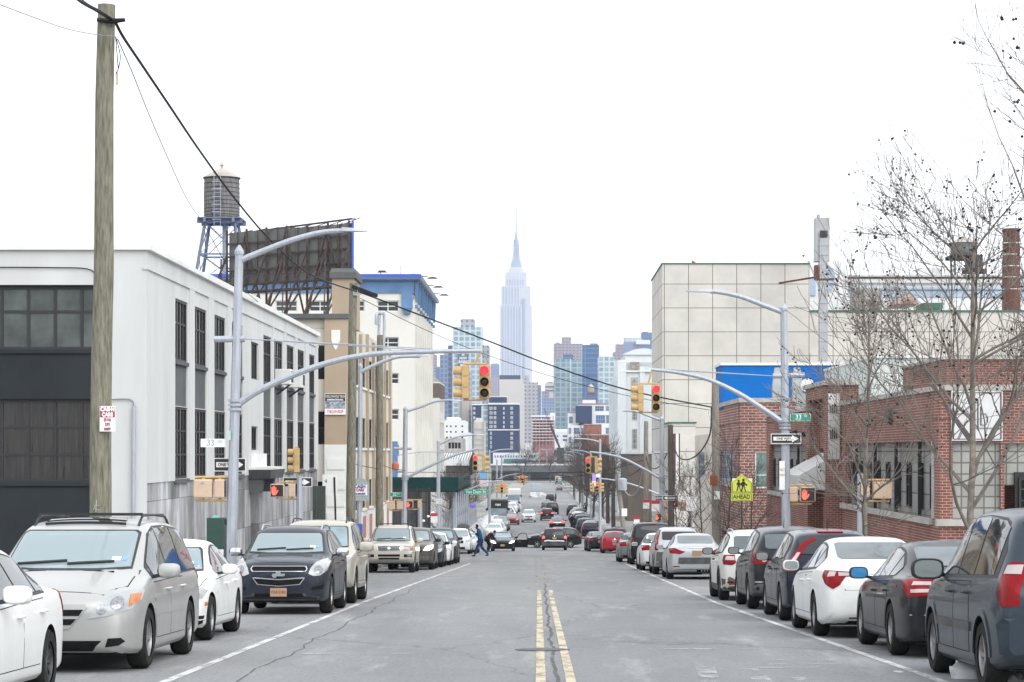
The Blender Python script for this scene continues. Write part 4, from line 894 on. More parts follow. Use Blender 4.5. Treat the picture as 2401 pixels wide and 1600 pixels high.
# ---- water tower on its roof
def plank_mat(name, a, b):
 m = mat(name, a, .9, scale=2.4, stretch=(5, 5, .35), col2=b, bump=.4); return m
M['tank_wood'] = plank_mat('weathered_tank_staves', (.27, .25, .23), (.085, .082, .08)); M['tank_roof'] = mat('tank_roof', (.44, .40, .36), .9, var=.12, scale=1); M['blue_steel'] = mat('blue_grey_steel', (.20, .22, .265), .6, .1, var=.15)
def water_tower(name, label, cx, cy, zroof, zplat, r, h, hr, steel, wood, roofm, spread=1.15, tiers=2, ladder=True):
 t = thing(name, label, 'water tower', (cx, cy, zroof), 'rooftop water towers')
 def V(x, y, z): return (cx + x, cy + y, z)
 tk = MB().lathe([(.01, zplat), (r * .985, zplat), (r, zplat + h * .5), (r * .975, zplat + h), (.01, zplat + h)], (cx, cy, 0), 28); tk.build('tank', wood, t, smooth=True, angle=50)
 hp = MB()
 for k in range(11): z = zplat + .1 + (h - .2) * (k / 10) ** 1.25; hp.lathe([(r * 1.0, z - .025), (r * 1.018, z), (r * 1.0, z + .025)], (cx, cy, 0), 28)
 hp.build('hoops', M['dark_metal'], t); MB().lathe([(r * 1.07, zplat + h), (r * 1.02, zplat + h + .08), (r * .5, zplat + h + hr * .62), (.12, zplat + h + hr), (.10, zplat + h + hr * 1.15), (.22, zplat + h + hr * 1.25), (.01, zplat + h + hr * 1.6)], (cx, cy, 0), 24).build('roof', roofm, t, smooth=True, angle=25)
 pl = MB()
 for s in (-1, 1): pl.box(cx - r * 1.25, cx + r * 1.25, cy + s * r * .8 - .12, cy + s * r * .8 + .12, zplat - .55, zplat - .12); pl.box(cx + s * r * .8 - .12, cx + s * r * .8 + .12, cy - r * 1.25, cy + r * 1.25, zplat - .5, zplat - .02)
 pl.box(cx - r * 1.2, cx + r * 1.2, cy - r * 1.2, cy + r * 1.2, zplat - .14, zplat - .03); pl.build('platform', steel, t)
 zs = [zroof + (zplat - .5 - zroof) * k / tiers for k in range(tiers + 1)]; lg = lambda z: r * (spread + (.82 - spread) * (z - zroof) / (zplat - .5 - zroof))
 for sx in (-1, 1):
  for sy in (-1, 1): MB().bar(V(sx * lg(zs[0]), sy * lg(zs[0]), zs[0]), V(sx * lg(zs[-1]), sy * lg(zs[-1]), zs[-1]), .22).build('leg', steel, t)
 br = MB()
 for a, b in zip(zs, zs[1:]):
  c4_ = [(-1, -1), (1, -1), (1, 1), (-1, 1)]
  for i in range(4):
   p, q = c4_[i], c4_[(i + 1) % 4]; la, lb = lg(a), lg(b)
   br.bar(V(p[0] * la, p[1] * la, a), V(q[0] * lb, q[1] * lb, b), .07); br.bar(V(q[0] * la, q[1] * la, a), V(p[0] * lb, p[1] * lb, b), .07); br.bar(V(p[0] * lb, p[1] * lb, b), V(q[0] * lb, q[1] * lb, b), .16)
 br.build('bracing', steel, t)
 if ladder:
  ld = MB(); x = -.1 * r
  for s in (-.3, .3): ld.bar(V(x + s, -r * 1.06, zroof + 1), V(x + s, -r * 1.06, zplat + h + .3), .05)
  for k in range(24): z = zroof + 1 + (zplat + h - zroof - 1) * k / 24; ld.bar(V(x - .3, -r * 1.06, z), V(x + .3, -r * 1.06, z), .035)
  for k in range(6): z = zplat - .3 + (h + .4) * k / 6; ld.tube([V(x - .4, -r * 1.06, z), V(x - .4, -r * 1.06 - .6, z), V(x + .4, -r * 1.06 - .6, z), V(x + .4, -r * 1.06, z)], .03, 4)
  ld.build('ladder', M['steel_grey'], t); MB().cyl(V(.3, .2, zroof), V(.3, .2, zplat - .1), .28, .28, 12).build('riser_pipe', M['win_grey'], t, smooth=True)
 return t
water_tower('water_tower', 'tall wooden water tower on blue grey steel legs, left of the billboard', PX(520, 216), 216, 15.4, PZ(513, 216), 1.68, PZ(418, 216) - PZ(513, 216), .95, M['blue_steel'], M['tank_wood'], M['tank_roof'], 1.35)
# ---- billboard seen from behind, on the tan building's roof
M['rust_steel'] = mat('brown_rusty_steel', (.085, .066, .062), .8, var=.25, scale=3); M['board_back'] = mat('grey_board_back', (.17, .17, .163), .85, var=.15, scale=.9)
A, B = Vector((PX(537, 146), 146, 0)), Vector((PX(823, 139.7), 139.7, 0)); U = (B - A).normalized(); NB = Vector((U.y, -U.x, 0)); LB = (B - A).length; ZB0, ZB1 = 10.45, 13.85
t = thing('billboard', 'large rusty billboard seen from behind on the tan roof', 'billboard', (A + B) / 2 + Vector((0, 0, 6.5)))
def bp(s, z, o=0): return A + U * s + NB * o + Vector((0, 0, z))
mb = MB(); k = 9
for i in range(k): a, b = LB * i / k + .015, LB * (i + 1) / k - .015; mb.add([bp(a, ZB0), bp(b, ZB0), bp(b, ZB1), bp(a, ZB1), bp(a, ZB0, -.08), bp(b, ZB0, -.08), bp(b, ZB1, -.08), bp(a, ZB1, -.08)], [(0, 1, 2, 3), (7, 6, 5, 4), (0, 4, 5, 1), (1, 5, 6, 2), (2, 6, 7, 3), (3, 7, 4, 0)])
mb.build('panel', M['board_back'], t)
e = MB(); e.bar(bp(LB + .06, ZB0 - .1, -.1), bp(LB + .06, ZB1 + .12, -.1), .12, .3); e.bar(bp(LB - 1.2, ZB1 + .03, -.25), bp(LB, ZB1 + .03, -.25), .05, .05); e.build('blue_face_edge', M['bright_blue'], t)
fr = MB(); ns = 6
for i in range(ns + 1):
 s = LB * i / ns; fr.bar(bp(s, 7.9, .18), bp(s, ZB1 + .15, .18), .13)
 if i % 1 == 0: fr.bar(bp(s, 7.9, .18), bp(s, 7.9, 2.4), .12); fr.bar(bp(s, 8.0, 2.4), bp(s, 12.4, .2), .10); fr.bar(bp(s, 8.0, 2.4), bp(s, 10.6, .2), .08); fr.bar(bp(s, 10.4, 1.1), bp(s, 10.4, .2), .08)
for z in (10.5, 11.4, 12.3, 13.1): fr.bar(bp(0, z, .16), bp(LB, z, .16), .10)
for i in range(ns):
 a, b = LB * i / ns, LB * (i + 1) / ns
 if i % 2 == 0: fr.bar(bp(a, 8, .3), bp(b, 13.6, .3), .09); fr.bar(bp(a, 8, 2.4), bp(b, 12.2, .4), .08)
 else: fr.bar(bp(b, 8, .3), bp(a, 13.6, .3), .09); fr.bar(bp(b, 8, 2.4), bp(a, 12.2, .4), .08)
 fr.bar(bp((a + b) / 2, 10.45, .1), bp((a + b) / 2, ZB1, .1), .06)
fr.build('frame', M['rust_steel'], t)
cw = MB()
for o_ in (.5, 1.4): cw.bar(bp(-.8, 9.95, o_), bp(LB + .2, 9.95, o_), .1)
for i in range(15): s = LB * i / 14; cw.bar(bp(s, 9.95, .45), bp(s, 9.95, 1.45), .05); cw.bar(bp(s, 9.95, 1.4), bp(s, 10.9, 1.4), .04)
for z in (10.4, 10.9): cw.bar(bp(-.8, z, 1.4), bp(LB + .2, z, 1.4), .045)
for o_ in (-1.2, -1.5): cw.bar(bp(-.3, ZB1 + .1, o_), bp(LB - 1.0, ZB1 + .45, o_), .06)
for i in range(9): s = LB * i / 9 + .3; cw.bar(bp(s, ZB1 - .1, .1), bp(s + .3, ZB1 + .25 + .03 * i, -1.5), .05)
cw.build('catwalk', M['rust_steel'], t)
ld = MB()
for s in (LB - .55, LB - .2): ld.bar(bp(s, 8.2, .6), bp(s, ZB1, .6), .06)
for i in range(18): z = 8.3 + 5.4 * i / 18; ld.bar(bp(LB - .55, z, .6), bp(LB - .2, z, .6), .04)
ld.build('ladder', M['rust_steel'], t)
bs = MB()
for o_ in (.2, 2.4):
 bs.bar(bp(2.6, 7.9, o_), bp(LB, 7.9, o_), .3, .25); bs.bar(bp(2.6, 6.55, o_), bp(LB, 6.55, o_), .15)
 for i in range(5): s = 2.8 + (LB - 3.0) * i / 4; bs.bar(bp(s, 6.4, o_), bp(s, 7.9, o_), .16); bs.bar(bp(s, 6.4, o_), bp(min(s + 1.2, LB), 7.8, o_), .09); bs.bar(bp(s, 7.8, o_), bp(min(s + 1.2, LB), 6.4, o_), .09)
bs.bar(bp(-.6, 7.9, .2), bp(2.7, 7.9, .2), .15); bs.bar(bp(-.6, 6.4, .2), bp(-.4, 12.2, .3), .1); bs.bar(bp(-.8, 6.4, 1.4), bp(-.6, 10.9, 1.4), .1); bs.build('base_truss', M['rust_steel'], t)
# white curved railing and bulkhead on the white roof
r_ = thing('roof_bulkhead', 'small white roof hut with curved railing on the white factory', 'roof hut', (-14.6, 96, 5.0))
MB().tbox((-13.6, 97, 5.0), .7, .9, 1.35, .92).build('hut', M['white_paint'], r_); rl = MB()
for k in range(5): rl.tube(bez([(-16.2 + k * .5, 95, 5.0), (-16.2 + k * .5, 95, 6.1), (-16.0 + k * .5, 95.3, 6.55), (-15.6 + k * .5, 96, 6.6)], 3), .04, 5)
for z in (5.9, 6.35): rl.bar((-16.2, 95, z), (-13.9, 95, z), .05)
rl.build('railing', M['white_paint'], r_)
# ------------------------------------------------------------------ the parked rows and the traffic
PT = dict(
 white=paint('white_car_paint', (.76, .77, .76), 0, .35), silver=paint('silver_car_paint', (.43, .43, .42), .45, .3, .33), pearl=paint('pearl_white_paint', (.66, .67, .62), .1, .3),
 navy=paint('dark_navy_paint', (.015, .020, .034), .12, .26), graphite=paint('graphite_paint', (.013, .0145, .018), .15, .22), slate=paint('slate_blue_paint', (.032, .046, .062), .25, .25),
 black=paint('black_car_paint', (.008, .009, .011), .1, .2, .22), midnight=paint('midnight_blue_paint', (.007, .011, .026), .15, .2, .22), tan=paint('light_tan_paint', (.55, .51, .44), .35, .5), champagne=paint('champagne_paint', (.46, .44, .38), .4, .5),
 brown=paint('brown_car_paint', (.085, .07, .06), .3, .5), red=paint('red_car_paint', (.42, .012, .03), .1, .2), grey=paint('mid_grey_paint', (.21, .22, .23), .4, .45), lightgrey=paint('light_silver_paint', (.46, .475, .49), .35, .25), maroon=paint('dark_red_paint', (.24, .01, .025), .2, .3), steelblue=paint('steel_blue_paint', (.10, .14, .2), .4, .4))
LEFT, RIGHT = 'cars parked along the left kerb', 'cars parked along the right kerb'
def stickers(c, x=.42, z=None):
 a = c.st[c.S['ic']]; z = z or a[3] + .09
 c.panel('inspection_sticker', rect(x, x + .10, z - .02, z + .02), 'F', 'sign_white', .017, 0)
 c.panel('registration_sticker', rect(x + .115, x + .165, z - .02, z + .02), 'F', 'sticker_blue', .017, 0)
 return c
M['sticker_blue'] = mat('sticker_blue', (.16, .34, .58), .5, var=0)
def wipers(c):
 a = c.st[c.S['ic']]; hw = c.W / 2 * a[5]
 for x0, x1 in ((-.75, -.02), (.0, .68)):
  mb = MB(); pts = []
  for i in range(9):
   x = hw * (x0 + (x1 - x0) * i / 8); h = c.hit(x, a[3] + .02 + .035 * i / 8 * (1 if x0 < -.5 else .8), 'F')
   if h: pts.append(h[0] + h[1] * .03)
  if len(pts) > 3: mb.tube(pts, .016, 5); c.add('wiper', mb, M['black'])
 return c
# ---- white sedan cut by the left edge
c = Car('sedan', L=4.62, W=1.76, H=1.45, a1=.92, a2=3.62, R=.32, win=[1.5, 2.5, 3.2, 3.62]).glazing().wheels(1, 'dark_alloy').doors([1.28, 2.48, 3.42]).mirrors(big=1.1)
c.lamp('taillight', [(-.26, .80), (.03, .74), (.16, .93), (.10, .99), (-.22, .97)], 'RD', 'tail_red', .012)
c.lamp('headlight', [(.45, .60), (.80, .66), (.84, .78), (.55, .70)], 'F', 'head_lens').panel('grille', rect(-.4, .4, .5, .62), 'F', 'mesh_grille').plate('F', .42).plate('R', .62)
c.place('white sedan cut off by the left edge, in front of the silver minivan', PT['white'], 18.35, -5.58, group=LEFT)
# ---- silver minivan with roof rack
c = Car('minivan', L=5.10, W=1.96, H=1.72, a1=1.0, a2=3.99, R=.352).glazing(('side_glass', 'side_glass', 'privacy')).wheels(0).doors([1.36, 2.44, 3.5, ]).mirrors(big=1.15).rails('black', 2.2, 4.4, .075, True)
c.sheet('hood', [(-.60, .16), (.60, .16), (.80, .55), (.80, 1.0), (.55, 1.08), (-.55, 1.08), (-.80, 1.0), (-.80, .55)], 'T')
c.lamp('headlight', [(.46, .60), (.66, .63), (.88, .70), (.94, .80), (.94, .90), (.86, .91), (.68, .85), (.55, .77)], 'F', 'head_lens', .012, [('lamp_bowl', circ(.60, .705, .055), 'lamp_bowl'), ('lamp_bowl', circ(.755, .765, .068), 'lamp_bowl'), ('turn_lens', [(.86, .73), (.93, .78), (.93, .87), (.86, .85)], 'amber')])
c.panel('grille_surround', [(-.25, .49), (.25, .49), (.44, .72), (.42, .755), (-.42, .755), (-.44, .72)], 'F', 'PAINT', .016)
for z0, z1, w0, w1 in ((.635, .70, .36, .40), (.535, .60, .27, .33)): c.panel('grille', [(-w0, z0), (w0, z0), (w1, z1), (-w1, z1)], 'F', 'mesh_grille', .026)
mb = MB()
for s in (-1, 1): mb.bar((s * .055, -.035, .545), (s * .07, -.03, .69), .018, .02)
mb.bar((-.06, -.033, .615), (.06, -.033, .615), .018, .02); mb.tube([(-.085, -.03, .60), (-.075, -.033, .53), (.075, -.033, .53), (.085, -.03, .60), (.09, -.03, .70), (-.09, -.03, .70), (-.085, -.03, .60)], .008, 5); c.add('emblem', mb, M['chrome'])
c.panel('air_intake', [(-.52, .25), (.50, .25), (.60, .36), (-.60, .36)], 'F', 'mesh_grille', .01).lamp('fog_recess', [(.64, .29), (.78, .31), (.84, .35), (.80, .39), (.67, .385)], 'F', 'mesh_grille', .01)
c.plate('F', .40, txt='CHN 7486', frame=True).panel('sunroof', [(-.48, 2.16), (.48, 2.16), (.42, 2.62), (-.42, 2.62)], 'T', 'privacy', .03).side_band(.60, .68, 'PAINT', 1.4, 3.5, .012)
c.lamp('taillight', [(.74, .95), (.93, .95), (.90, 1.32), (.76, 1.32)], 'R', 'tail_red'); c.plate('R', .85); stickers(c, .48); wipers(c); c.interior()
c.place('silver minivan with a black roof rack and sunroof, beside the wooden pole', PT['silver'], 25.25, -5.46, group=LEFT)
MINIVAN = c
# ---- white compact sedan
c = Car('sedan', L=4.58, W=1.77, H=1.44, a1=.80, a2=3.56, R=.325, win=[1.5, 2.42, 3.2, 3.55]).glazing().wheels(2).doors([1.26, 2.4, 3.36]).mirrors()
c.sheet('hood', [(-.55, .14), (.55, .14), (.74, .5), (.76, 1.1), (-.76, 1.1), (-.74, .5)], 'T')
c.lamp('headlight', [(.44, .53), (.62, .55), (.80, .62), (.83, .72), (.76, .76), (.62, .70), (.52, .63)], 'F', 'head_lens', .012, [('lamp_bowl', circ(.70, .655, .06), 'lamp_bowl')])
c.panel('grille', [(-.34, .46), (.34, .46), (.40, .66), (-.40, .66)], 'F', 'mesh_grille', .012).bars('grille_bar', -.36, .36, (.52, .585), 'F').panel('air_intake', [(-.45, .22), (.45, .22), (.5, .34), (-.5, .34)], 'F', 'mesh_grille', .01)
c.lamp('fog_recess', [(.50, .24), (.62, .22), (.80, .26), (.82, .37), (.50, .36)], 'F', 'mesh_grille', .01); c.bars('trim_bar', .5, .82, (.31,), 'F'); c.plate('F', .40)
c.side_lamp('marker_lamp', [(.34, .50), (.46, .51), (.46, .56), (.35, .555)], 'amber', 0)
c.lamp('taillight', [(.48, .76), (.83, .74), (.85, .93), (.55, .95)], 'R', 'tail_red'); stickers(c, .40); wipers(c); c.interior()
c.place('white compact sedan parked between silver minivan and navy sport utility vehicle', PT['white'], 32.2, -5.62, group=LEFT)
# ---- navy crossover with split chrome grille
c = Car('suv', L=4.77, W=1.84, H=1.66, a1=.93, a2=3.79, R=.36).glazing(('side_glass', 'side_glass', 'privacy')).wheels(0).doors([1.32, 2.42, 3.45]).mirrors('chrome', big=1.1).rails('steel_grey')
c.sheet('hood', [(-.6, .2), (.6, .2), (.76, .5), (.78, 1.18), (-.78, 1.18), (-.76, .5)], 'T')
c.lamp('headlight', [(.55, .76), (.64, .72), (.76, .73), (.86, .82), (.88, .98), (.80, 1.04), (.66, .97), (.58, .86)], 'F', 'head_lens', .012, [('lamp_bowl', circ(.72, .83, .075), 'lamp_bowl')])
c.panel('grille_surround', [(-.50, .80), (.50, .80), (.53, .85), (.50, .90), (-.50, .90), (-.53, .85)], 'F', 'chrome', .012).panel('grille', [(-.48, .815), (.48, .815), (.505, .85), (.48, .885), (-.48, .885), (-.505, .85)], 'F', 'mesh_grille', .022)
c.panel('grille_surround', [(-.40, .56), (0, .525), (.40, .56), (.49, .69), (.46, .70), (0, .665), (-.46, .70), (-.49, .69)], 'F', 'chrome', .012).panel('grille', [(-.385, .575), (0, .542), (.385, .575), (.46, .675), (0, .645), (-.46, .675)], 'F', 'mesh_grille', .022)
mb = MB().prism([(-.125, -.02), (-.10, -.055), (-.045, -.055), (-.035, -.028), (.11, -.028), (.125, .02), (.045, .02), (.035, .055), (-.045, .055), (-.055, .02), (-.11, .02)], lambda u, v, w: (u, w, v + .745), (-.03, .02)); c.add('emblem', mb, M['chrome'], smooth=False)
c.plate('F', .42, txt='FXA 5100').panel('bumper_cladding', [(-.84, .23), (.84, .23), (.86, .33), (.52, .36), (.48, .40), (-.48, .40), (-.52, .36), (-.86, .33)], 'F', 'cladding', .008).panel('air_intake', [(-.47, .34), (.47, .34), (.44, .40), (-.44, .40)], 'F', 'mesh_grille', .016)
c.lamp('fog_recess', [(.60, .46), (.80, .48), (.82, .56), (.62, .52)], 'F', 'mesh_grille', .009).side_band(.24, .34, 'cladding', off=.012)
c.lamp('taillight', [(.62, .95), (.86, .95), (.84, 1.12), (.66, 1.14)], 'R', 'tail_red'); c.plate('R', .85); stickers(c, .44); wipers(c); c.interior()
c.place('dirty navy sport utility vehicle with split chrome grille and white mirrors', PT['navy'], 42.7, -4.92, group=LEFT)
NAVY = c
# ---- champagne SUV behind it
c = Car('boxy', L=4.75, W=1.88, H=1.80, a1=.88, a2=3.62, R=.385).glazing().wheels(3).doors([1.3, 2.36, 3.3]).mirrors(big=1.45).rails('black', h=.07)
c.lamp('headlight', [(.55, .84), (.84, .86), (.86, 1.0), (.58, .99)], 'F', 'head_lens').panel('grille', rect(-.45, .45, .80, .98), 'F', 'mesh_grille', .012).bars('grille_bar', -.45, .45, (.85, .92), 'F').plate('F', .6)
c.side_band(.62, .74, 'PAINT', off=.02).side_band(.36, .42, 'alloy', 1.3, 3.1, .05, 'running_board').arches('PAINT', .07); c.lamp('taillight', [(.76, .95), (.86, .95), (.84, 1.3), (.76, 1.3)], 'R', 'tail_red'); stickers(c, .40)
c.place('champagne sport utility vehicle with large mirrors, close behind the navy one', PT['champagne'], 48.7, -4.97, group=LEFT)
# ---- tan boxy SUV facing the camera
c = Car('boxy', a1=.86, a2=3.56).glazing().wheels(3).doors([1.28, 2.32, 3.25]).mirrors(big=1.2).rails('black', 2.0, 4.2, .08, True).arches('PAINT', .08)
c.lamp('headlight', [(.53, .83), (.70, .82), (.84, .84), (.86, .99), (.56, .99)], 'F', 'head_lens', .012, [('lamp_bowl', rect(.56, .72, .85, .97), 'lamp_bowl'), ('turn_lens', [(.76, .85), (.84, .86), (.85, .97), (.76, .97)], 'amber')])
c.panel('grille_surround', [(-.42, .80), (.42, .80), (.44, .98), (-.44, .98)], 'F', 'chrome', .012).panel('grille', [(-.395, .82), (.395, .82), (.41, .96), (-.41, .96)], 'F', 'mesh_grille', .02).bars('grille_bar', -.39, .39, (.87, .915), 'F'); c.lamp('emblem', circ(0, .89, .06, 16, .045), 'F', 'chrome', .04, both=False, lod=1)
c.panel('bumper', [(-.86, .50), (.86, .50), (.88, .74), (.84, .79), (-.84, .79), (-.88, .74)], 'F', 'PAINT', .05).panel('air_intake', rect(-.40, .40, .60, .68), 'F', 'mesh_grille', .062).panel('air_intake', rect(-.38, .38, .50, .56), 'F', 'mesh_grille', .062)
c.lamp('fog_lamp', rect(.54, .80, .58, .68), 'F', 'mesh_grille', .062, [('lamp_bowl', rect(.66, .77, .60, .67), 'lamp_bowl')]); c.plate('F', .655, txt='DMV 4271'); c.lamp('taillight', [(.76, .95), (.86, .95), (.84, 1.3), (.76, 1.3)], 'R', 'tail_red'); stickers(c, .42); wipers(c); c.interior()
c.place('light tan boxy sport utility vehicle with chrome grille facing the camera', PT['tan'], 84.2, -5.66, group=LEFT)
BOXY = c
# ---- following cars of the left row
SUV1 = Car('suv', lod=1).glazing(('side_glass', 'side_glass', 'privacy')).wheels(0).mirrors().rails('black')
SUV1.lamp('headlight', [(.52, .78), (.70, .76), (.86, .84), (.87, .98), (.62, .92)], 'F', 'head_lens').panel('grille', [(-.42, .70), (.42, .70), (.48, .88), (-.48, .88)], 'F', 'mesh_grille').panel('air_intake', rect(-.55, .55, .34, .46), 'F', 'mesh_grille').panel('bumper_cladding', rect(-.84, .84, .25, .33), 'F', 'cladding')
SUV1.lamp('taillight', [(.60, .98), (.88, .96), (.86, 1.14), (.64, 1.16)], 'R', 'tail_red').panel('bumper_cladding', rect(-.86, .86, .36, .56), 'R', 'cladding').plate('F', .58).plate('R', .82)
SUV1.panel('brake_lamp', rect(-.18, .18, 1.585, 1.61), 'R', 'tail_red', .012)
SED1 = Car('sedan', lod=1).glazing().wheels(1).mirrors()
SED1.lamp('headlight', [(.46, .58), (.66, .60), (.84, .68), (.85, .80), (.62, .74)], 'F', 'head_lens').panel('grille', rect(-.42, .42, .54, .66), 'F', 'mesh_grille').panel('air_intake', rect(-.55, .55, .26, .36), 'F', 'mesh_grille')
SED1.lamp('taillight', [(.50, .80), (.84, .78), (.86, .98), (.56, .99)], 'R', 'tail_red').plate('F', .45).plate('R', .72).panel('bumper_cladding', rect(-.7, .7, .26, .36), 'R', 'mesh_grille')
SUVL = Car('suv', lod=1).glazing().wheels(0).mirrors('black')
SUVL.lamp('headlight', [(.52, .78), (.70, .76), (.86, .84), (.87, .98), (.62, .92)], 'F', 'head_lit').panel('grille', rect(-.45, .45, .70, .88), 'F', 'mesh_grille').panel('bumper_cladding', rect(-.85, .85, .26, .55), 'F', 'cladding').plate('F', .5); SUVL.lamp('taillight', [(.62, .98), (.86, .96), (.84, 1.14), (.66, 1.16)], 'R', 'tail_red')
SUVL.place('brown sport utility vehicle with its headlight lit, behind the tan one', PT['brown'], 90.2, -5.24, group=LEFT)
SED1.place('dark navy sedan parked behind the brown sport utility vehicle', PT['navy'], 96.2, -5.13, group=LEFT)
SED1.place('white sedan squeezed between dark sedan and dark sport utility vehicle', PT['white'], 101.6, -5.02, group=LEFT)
SUV1.place('dark blue sport utility vehicle, last parked before the crossing man on the left', PT['navy'], 107.0, -4.96, group=LEFT)
SUV1.place('white sport utility vehicle parked just left of the walking man', PT['white'], 149.3, -5.66, group=LEFT)
SED1.place('pale silver sedan half hidden behind the walking man', PT['lightgrey'], 155.2, -5.33, group=LEFT)
t = SUV1.place('dark sport utility vehicle carrying a roof box on the left', PT['midnight'], 161.5, -5.75, group=LEFT)
mb = MB()
prof = [(1.9, .28, .05), (2.25, .44, .28), (3.0, .47, .36), (3.5, .44, .30), (3.8, .3, .08)]; vs = []; n = 10
for y, w, h in prof:
 for j in range(n): a = pi * j / (n - 1); vs.append((-w * cos(a), y, 1.70 + h * sin(a) ** .6))
mb.add(vs, [(i * n + j, i * n + j + 1, (i + 1) * n + j + 1, (i + 1) * n + j) for i in range(4) for j in range(n - 1)] + [tuple(range(n)), tuple(range(4 * n, 5 * n))])
ob = mb.build('roof_box', M['dark_metal'], t, smooth=True, world=False)
# ---- right row: slate minivan at the edge
c = Car('minivan', L=4.81, W=1.99, H=1.81, a1=.98, a2=3.86, R=.345, win=[1.42, 2.4, 3.3, 4.30]).glazing(('side_glass', 'privacy', 'privacy'), 'privacy').wheels(3).doors([1.30, 2.34, 3.22], 'black').mirrors('black', big=1.55).arches('PAINT', .075)
c.lamp('taillight', [(-.13, .86), (.05, .84), (.11, .93), (.12, 1.10), (.08, 1.24), (.0, 1.27), (-.13, 1.26)], 'RD', 'tail_red', .014, [('reverse_lens', [(-.10, 1.15), (.075, 1.15), (.055, 1.235), (-.10, 1.24)], 'tail_white')])
c.panel('bumper', [(-.94, .40), (.94, .40), (.96, .68), (.92, .74), (-.92, .74), (-.96, .68)], 'R', 'PAINT', .03).side_band(.56, .65, 'cladding', 1.42, 3.3, .02).plate('R', .9).lamp('headlight', [(.5, .62), (.85, .68), (.86, .80), (.55, .76)], 'F', 'head_lens')
c.place('slate blue minivan cut off by the right edge, with round red taillight', PT['slate'], 21.7, 5.29, True, group=RIGHT)
# ---- graphite sedan
c = Car('sedan', L=4.80, W=1.83, H=1.44, a1=1.0, a2=3.74, R=.335).glazing().wheels(0).doors([1.38, 2.5, 3.48]).mirrors('black', 'blue_mirror', 1.1)
c.lamp('taillight', [(-.27, .80), (-.2, .77), (.02, .76), (.17, .92), (.12, .98), (-.27, .97)], 'RD', 'tail_red', .012, [('reverse_lens', [(-.25, .815), (-.05, .81), (-.05, .85), (-.25, .855)], 'tail_white'), ('reverse_lens', [(-.25, .90), (-.05, .895), (-.05, .935), (-.25, .94)], 'tail_white')])
c.side_lamp('marker_lamp', [(4.02, .86), (4.16, .86), (4.16, .89), (4.02, .89)], 'tail_red', 0)
c.bars('trim_bar', -.8, .8, (.54,), 'R', 'alloy', .012).panel('exhaust_recess', rect(.42, .64, .27, .36), 'R', 'mesh_grille', .012).sheet('trunk_lid', [(-.48, .62), (.48, .62), (.52, .98), (.50, 1.06), (-.50, 1.06), (-.52, .98)], 'R').plate('R', .80).lamp('headlight', [(.45, .6), (.82, .68), (.84, .8), (.55, .74)], 'F', 'head_lens')
c.place('graphite sedan with a blue tinted door mirror behind the slate minivan', PT['graphite'], 28.0, 5.27, True, group=RIGHT)
# ---- white sedan with red and clear taillights
c = Car('sedan', L=4.80, W=1.82, H=1.47, a1=.96, a2=3.74, R=.33).glazing().wheels(1).doors([1.36, 2.5, 3.44]).mirrors(big=1.1)
c.lamp('taillight', [(-.42, .915), (-.26, .90), (-.20, .78), (-.12, .72), (.04, .80), (.15, .90), (.12, .985), (-.42, .965)], 'RD', 'tail_red', .012, [('reverse_lens', [(-.38, .915), (-.17, .905), (-.15, .955), (-.37, .95)], 'tail_white'), ('reverse_lens', [(-.12, .90), (-.02, .895), (-.02, .96), (-.12, .96)], 'tail_white')])
c.sheet('trunk_lid', [(-.56, .70), (.56, .70), (.60, .86), (.58, 1.08), (-.58, 1.08), (-.60, .86)], 'R').plate('R', .80).panel('rear_valance', [(-.62, .20), (.62, .20), (.50, .31), (-.50, .31)], 'R', 'under', .008).lamp('headlight', [(.45, .6), (.82, .68), (.84, .8), (.55, .74)], 'F', 'head_lens')
c.place('white sedan with red and clear taillights on the right row', PT['white'], 33.3, 4.92, True, group=RIGHT)
# ---- midnight blue wagon with tall lamps
c = Car('hatch', L=4.45, W=1.76, H=1.60, a1=.85, a2=3.55, R=.325).glazing(('side_glass', 'privacy', 'privacy'), 'privacy').wheels(0).doors([1.18, 2.2, 3.12]).mirrors('black', big=1.1)
c.lamp('taillight', [(-.10, .86), (.04, .86), (.02, 1.12), (-.04, 1.36), (-.16, 1.46), (-.20, 1.40), (-.12, 1.30)], 'RD', 'tail_red', .014, [('reverse_lens', [(-.08, .98), (-.0, .98), (-.035, 1.18), (-.09, 1.18)], 'tail_white')])
c.panel('brake_lamp', rect(-.22, .22, 1.53, 1.56), 'R', 'tail_red', .02, 1).plate('R', .72).lamp('headlight', [(.45, .66), (.78, .74), (.8, .84), (.55, .8)], 'F', 'head_lens')
mb = MB().tube([(0, 3.3, 1.58), (0, 3.45, 1.76)], [.008, .004], 5); c.add('antenna', mb, M['black'])
c.place('midnight blue tall wagon with upright red taillights beside white sedan', PT['midnight'], 39.3, 4.98, True, group=RIGHT)
# ---- graphite crossover
c = Car('suv', L=4.65, W=1.80, H=1.655, a1=.93, a2=3.62, R=.35).glazing(('side_glass', 'side_glass', 'privacy')).wheels(0).doors([1.3, 2.36, 3.36]).mirrors('PAINT', big=1.05)
c.lamp('taillight', [(-.28, .97), (-.16, .90), (.06, .91), (.20, 1.03), (.16, 1.12), (.0, 1.16), (-.14, 1.12)], 'RD', 'tail_red', .013, [('reverse_lens', circ(-.17, .99, .045), 'tail_white')])
c.panel('bumper_cladding', [(-.85, .34), (.85, .34), (.86, .52), (-.86, .52)], 'R', 'cladding', .012).lamp('rear_reflector', rect(.55, .82, .54, .57), 'R', 'chrome', .016).plate('R', .80).lamp('headlight', [(.45, .75), (.8, .8), (.84, .95), (.55, .88)], 'F', 'head_lens')
mb = MB().tube([(.2, 4.0, 1.62), (.2, 4.12, 1.80)], [.008, .004], 5); c.add('antenna', mb, M['black'])
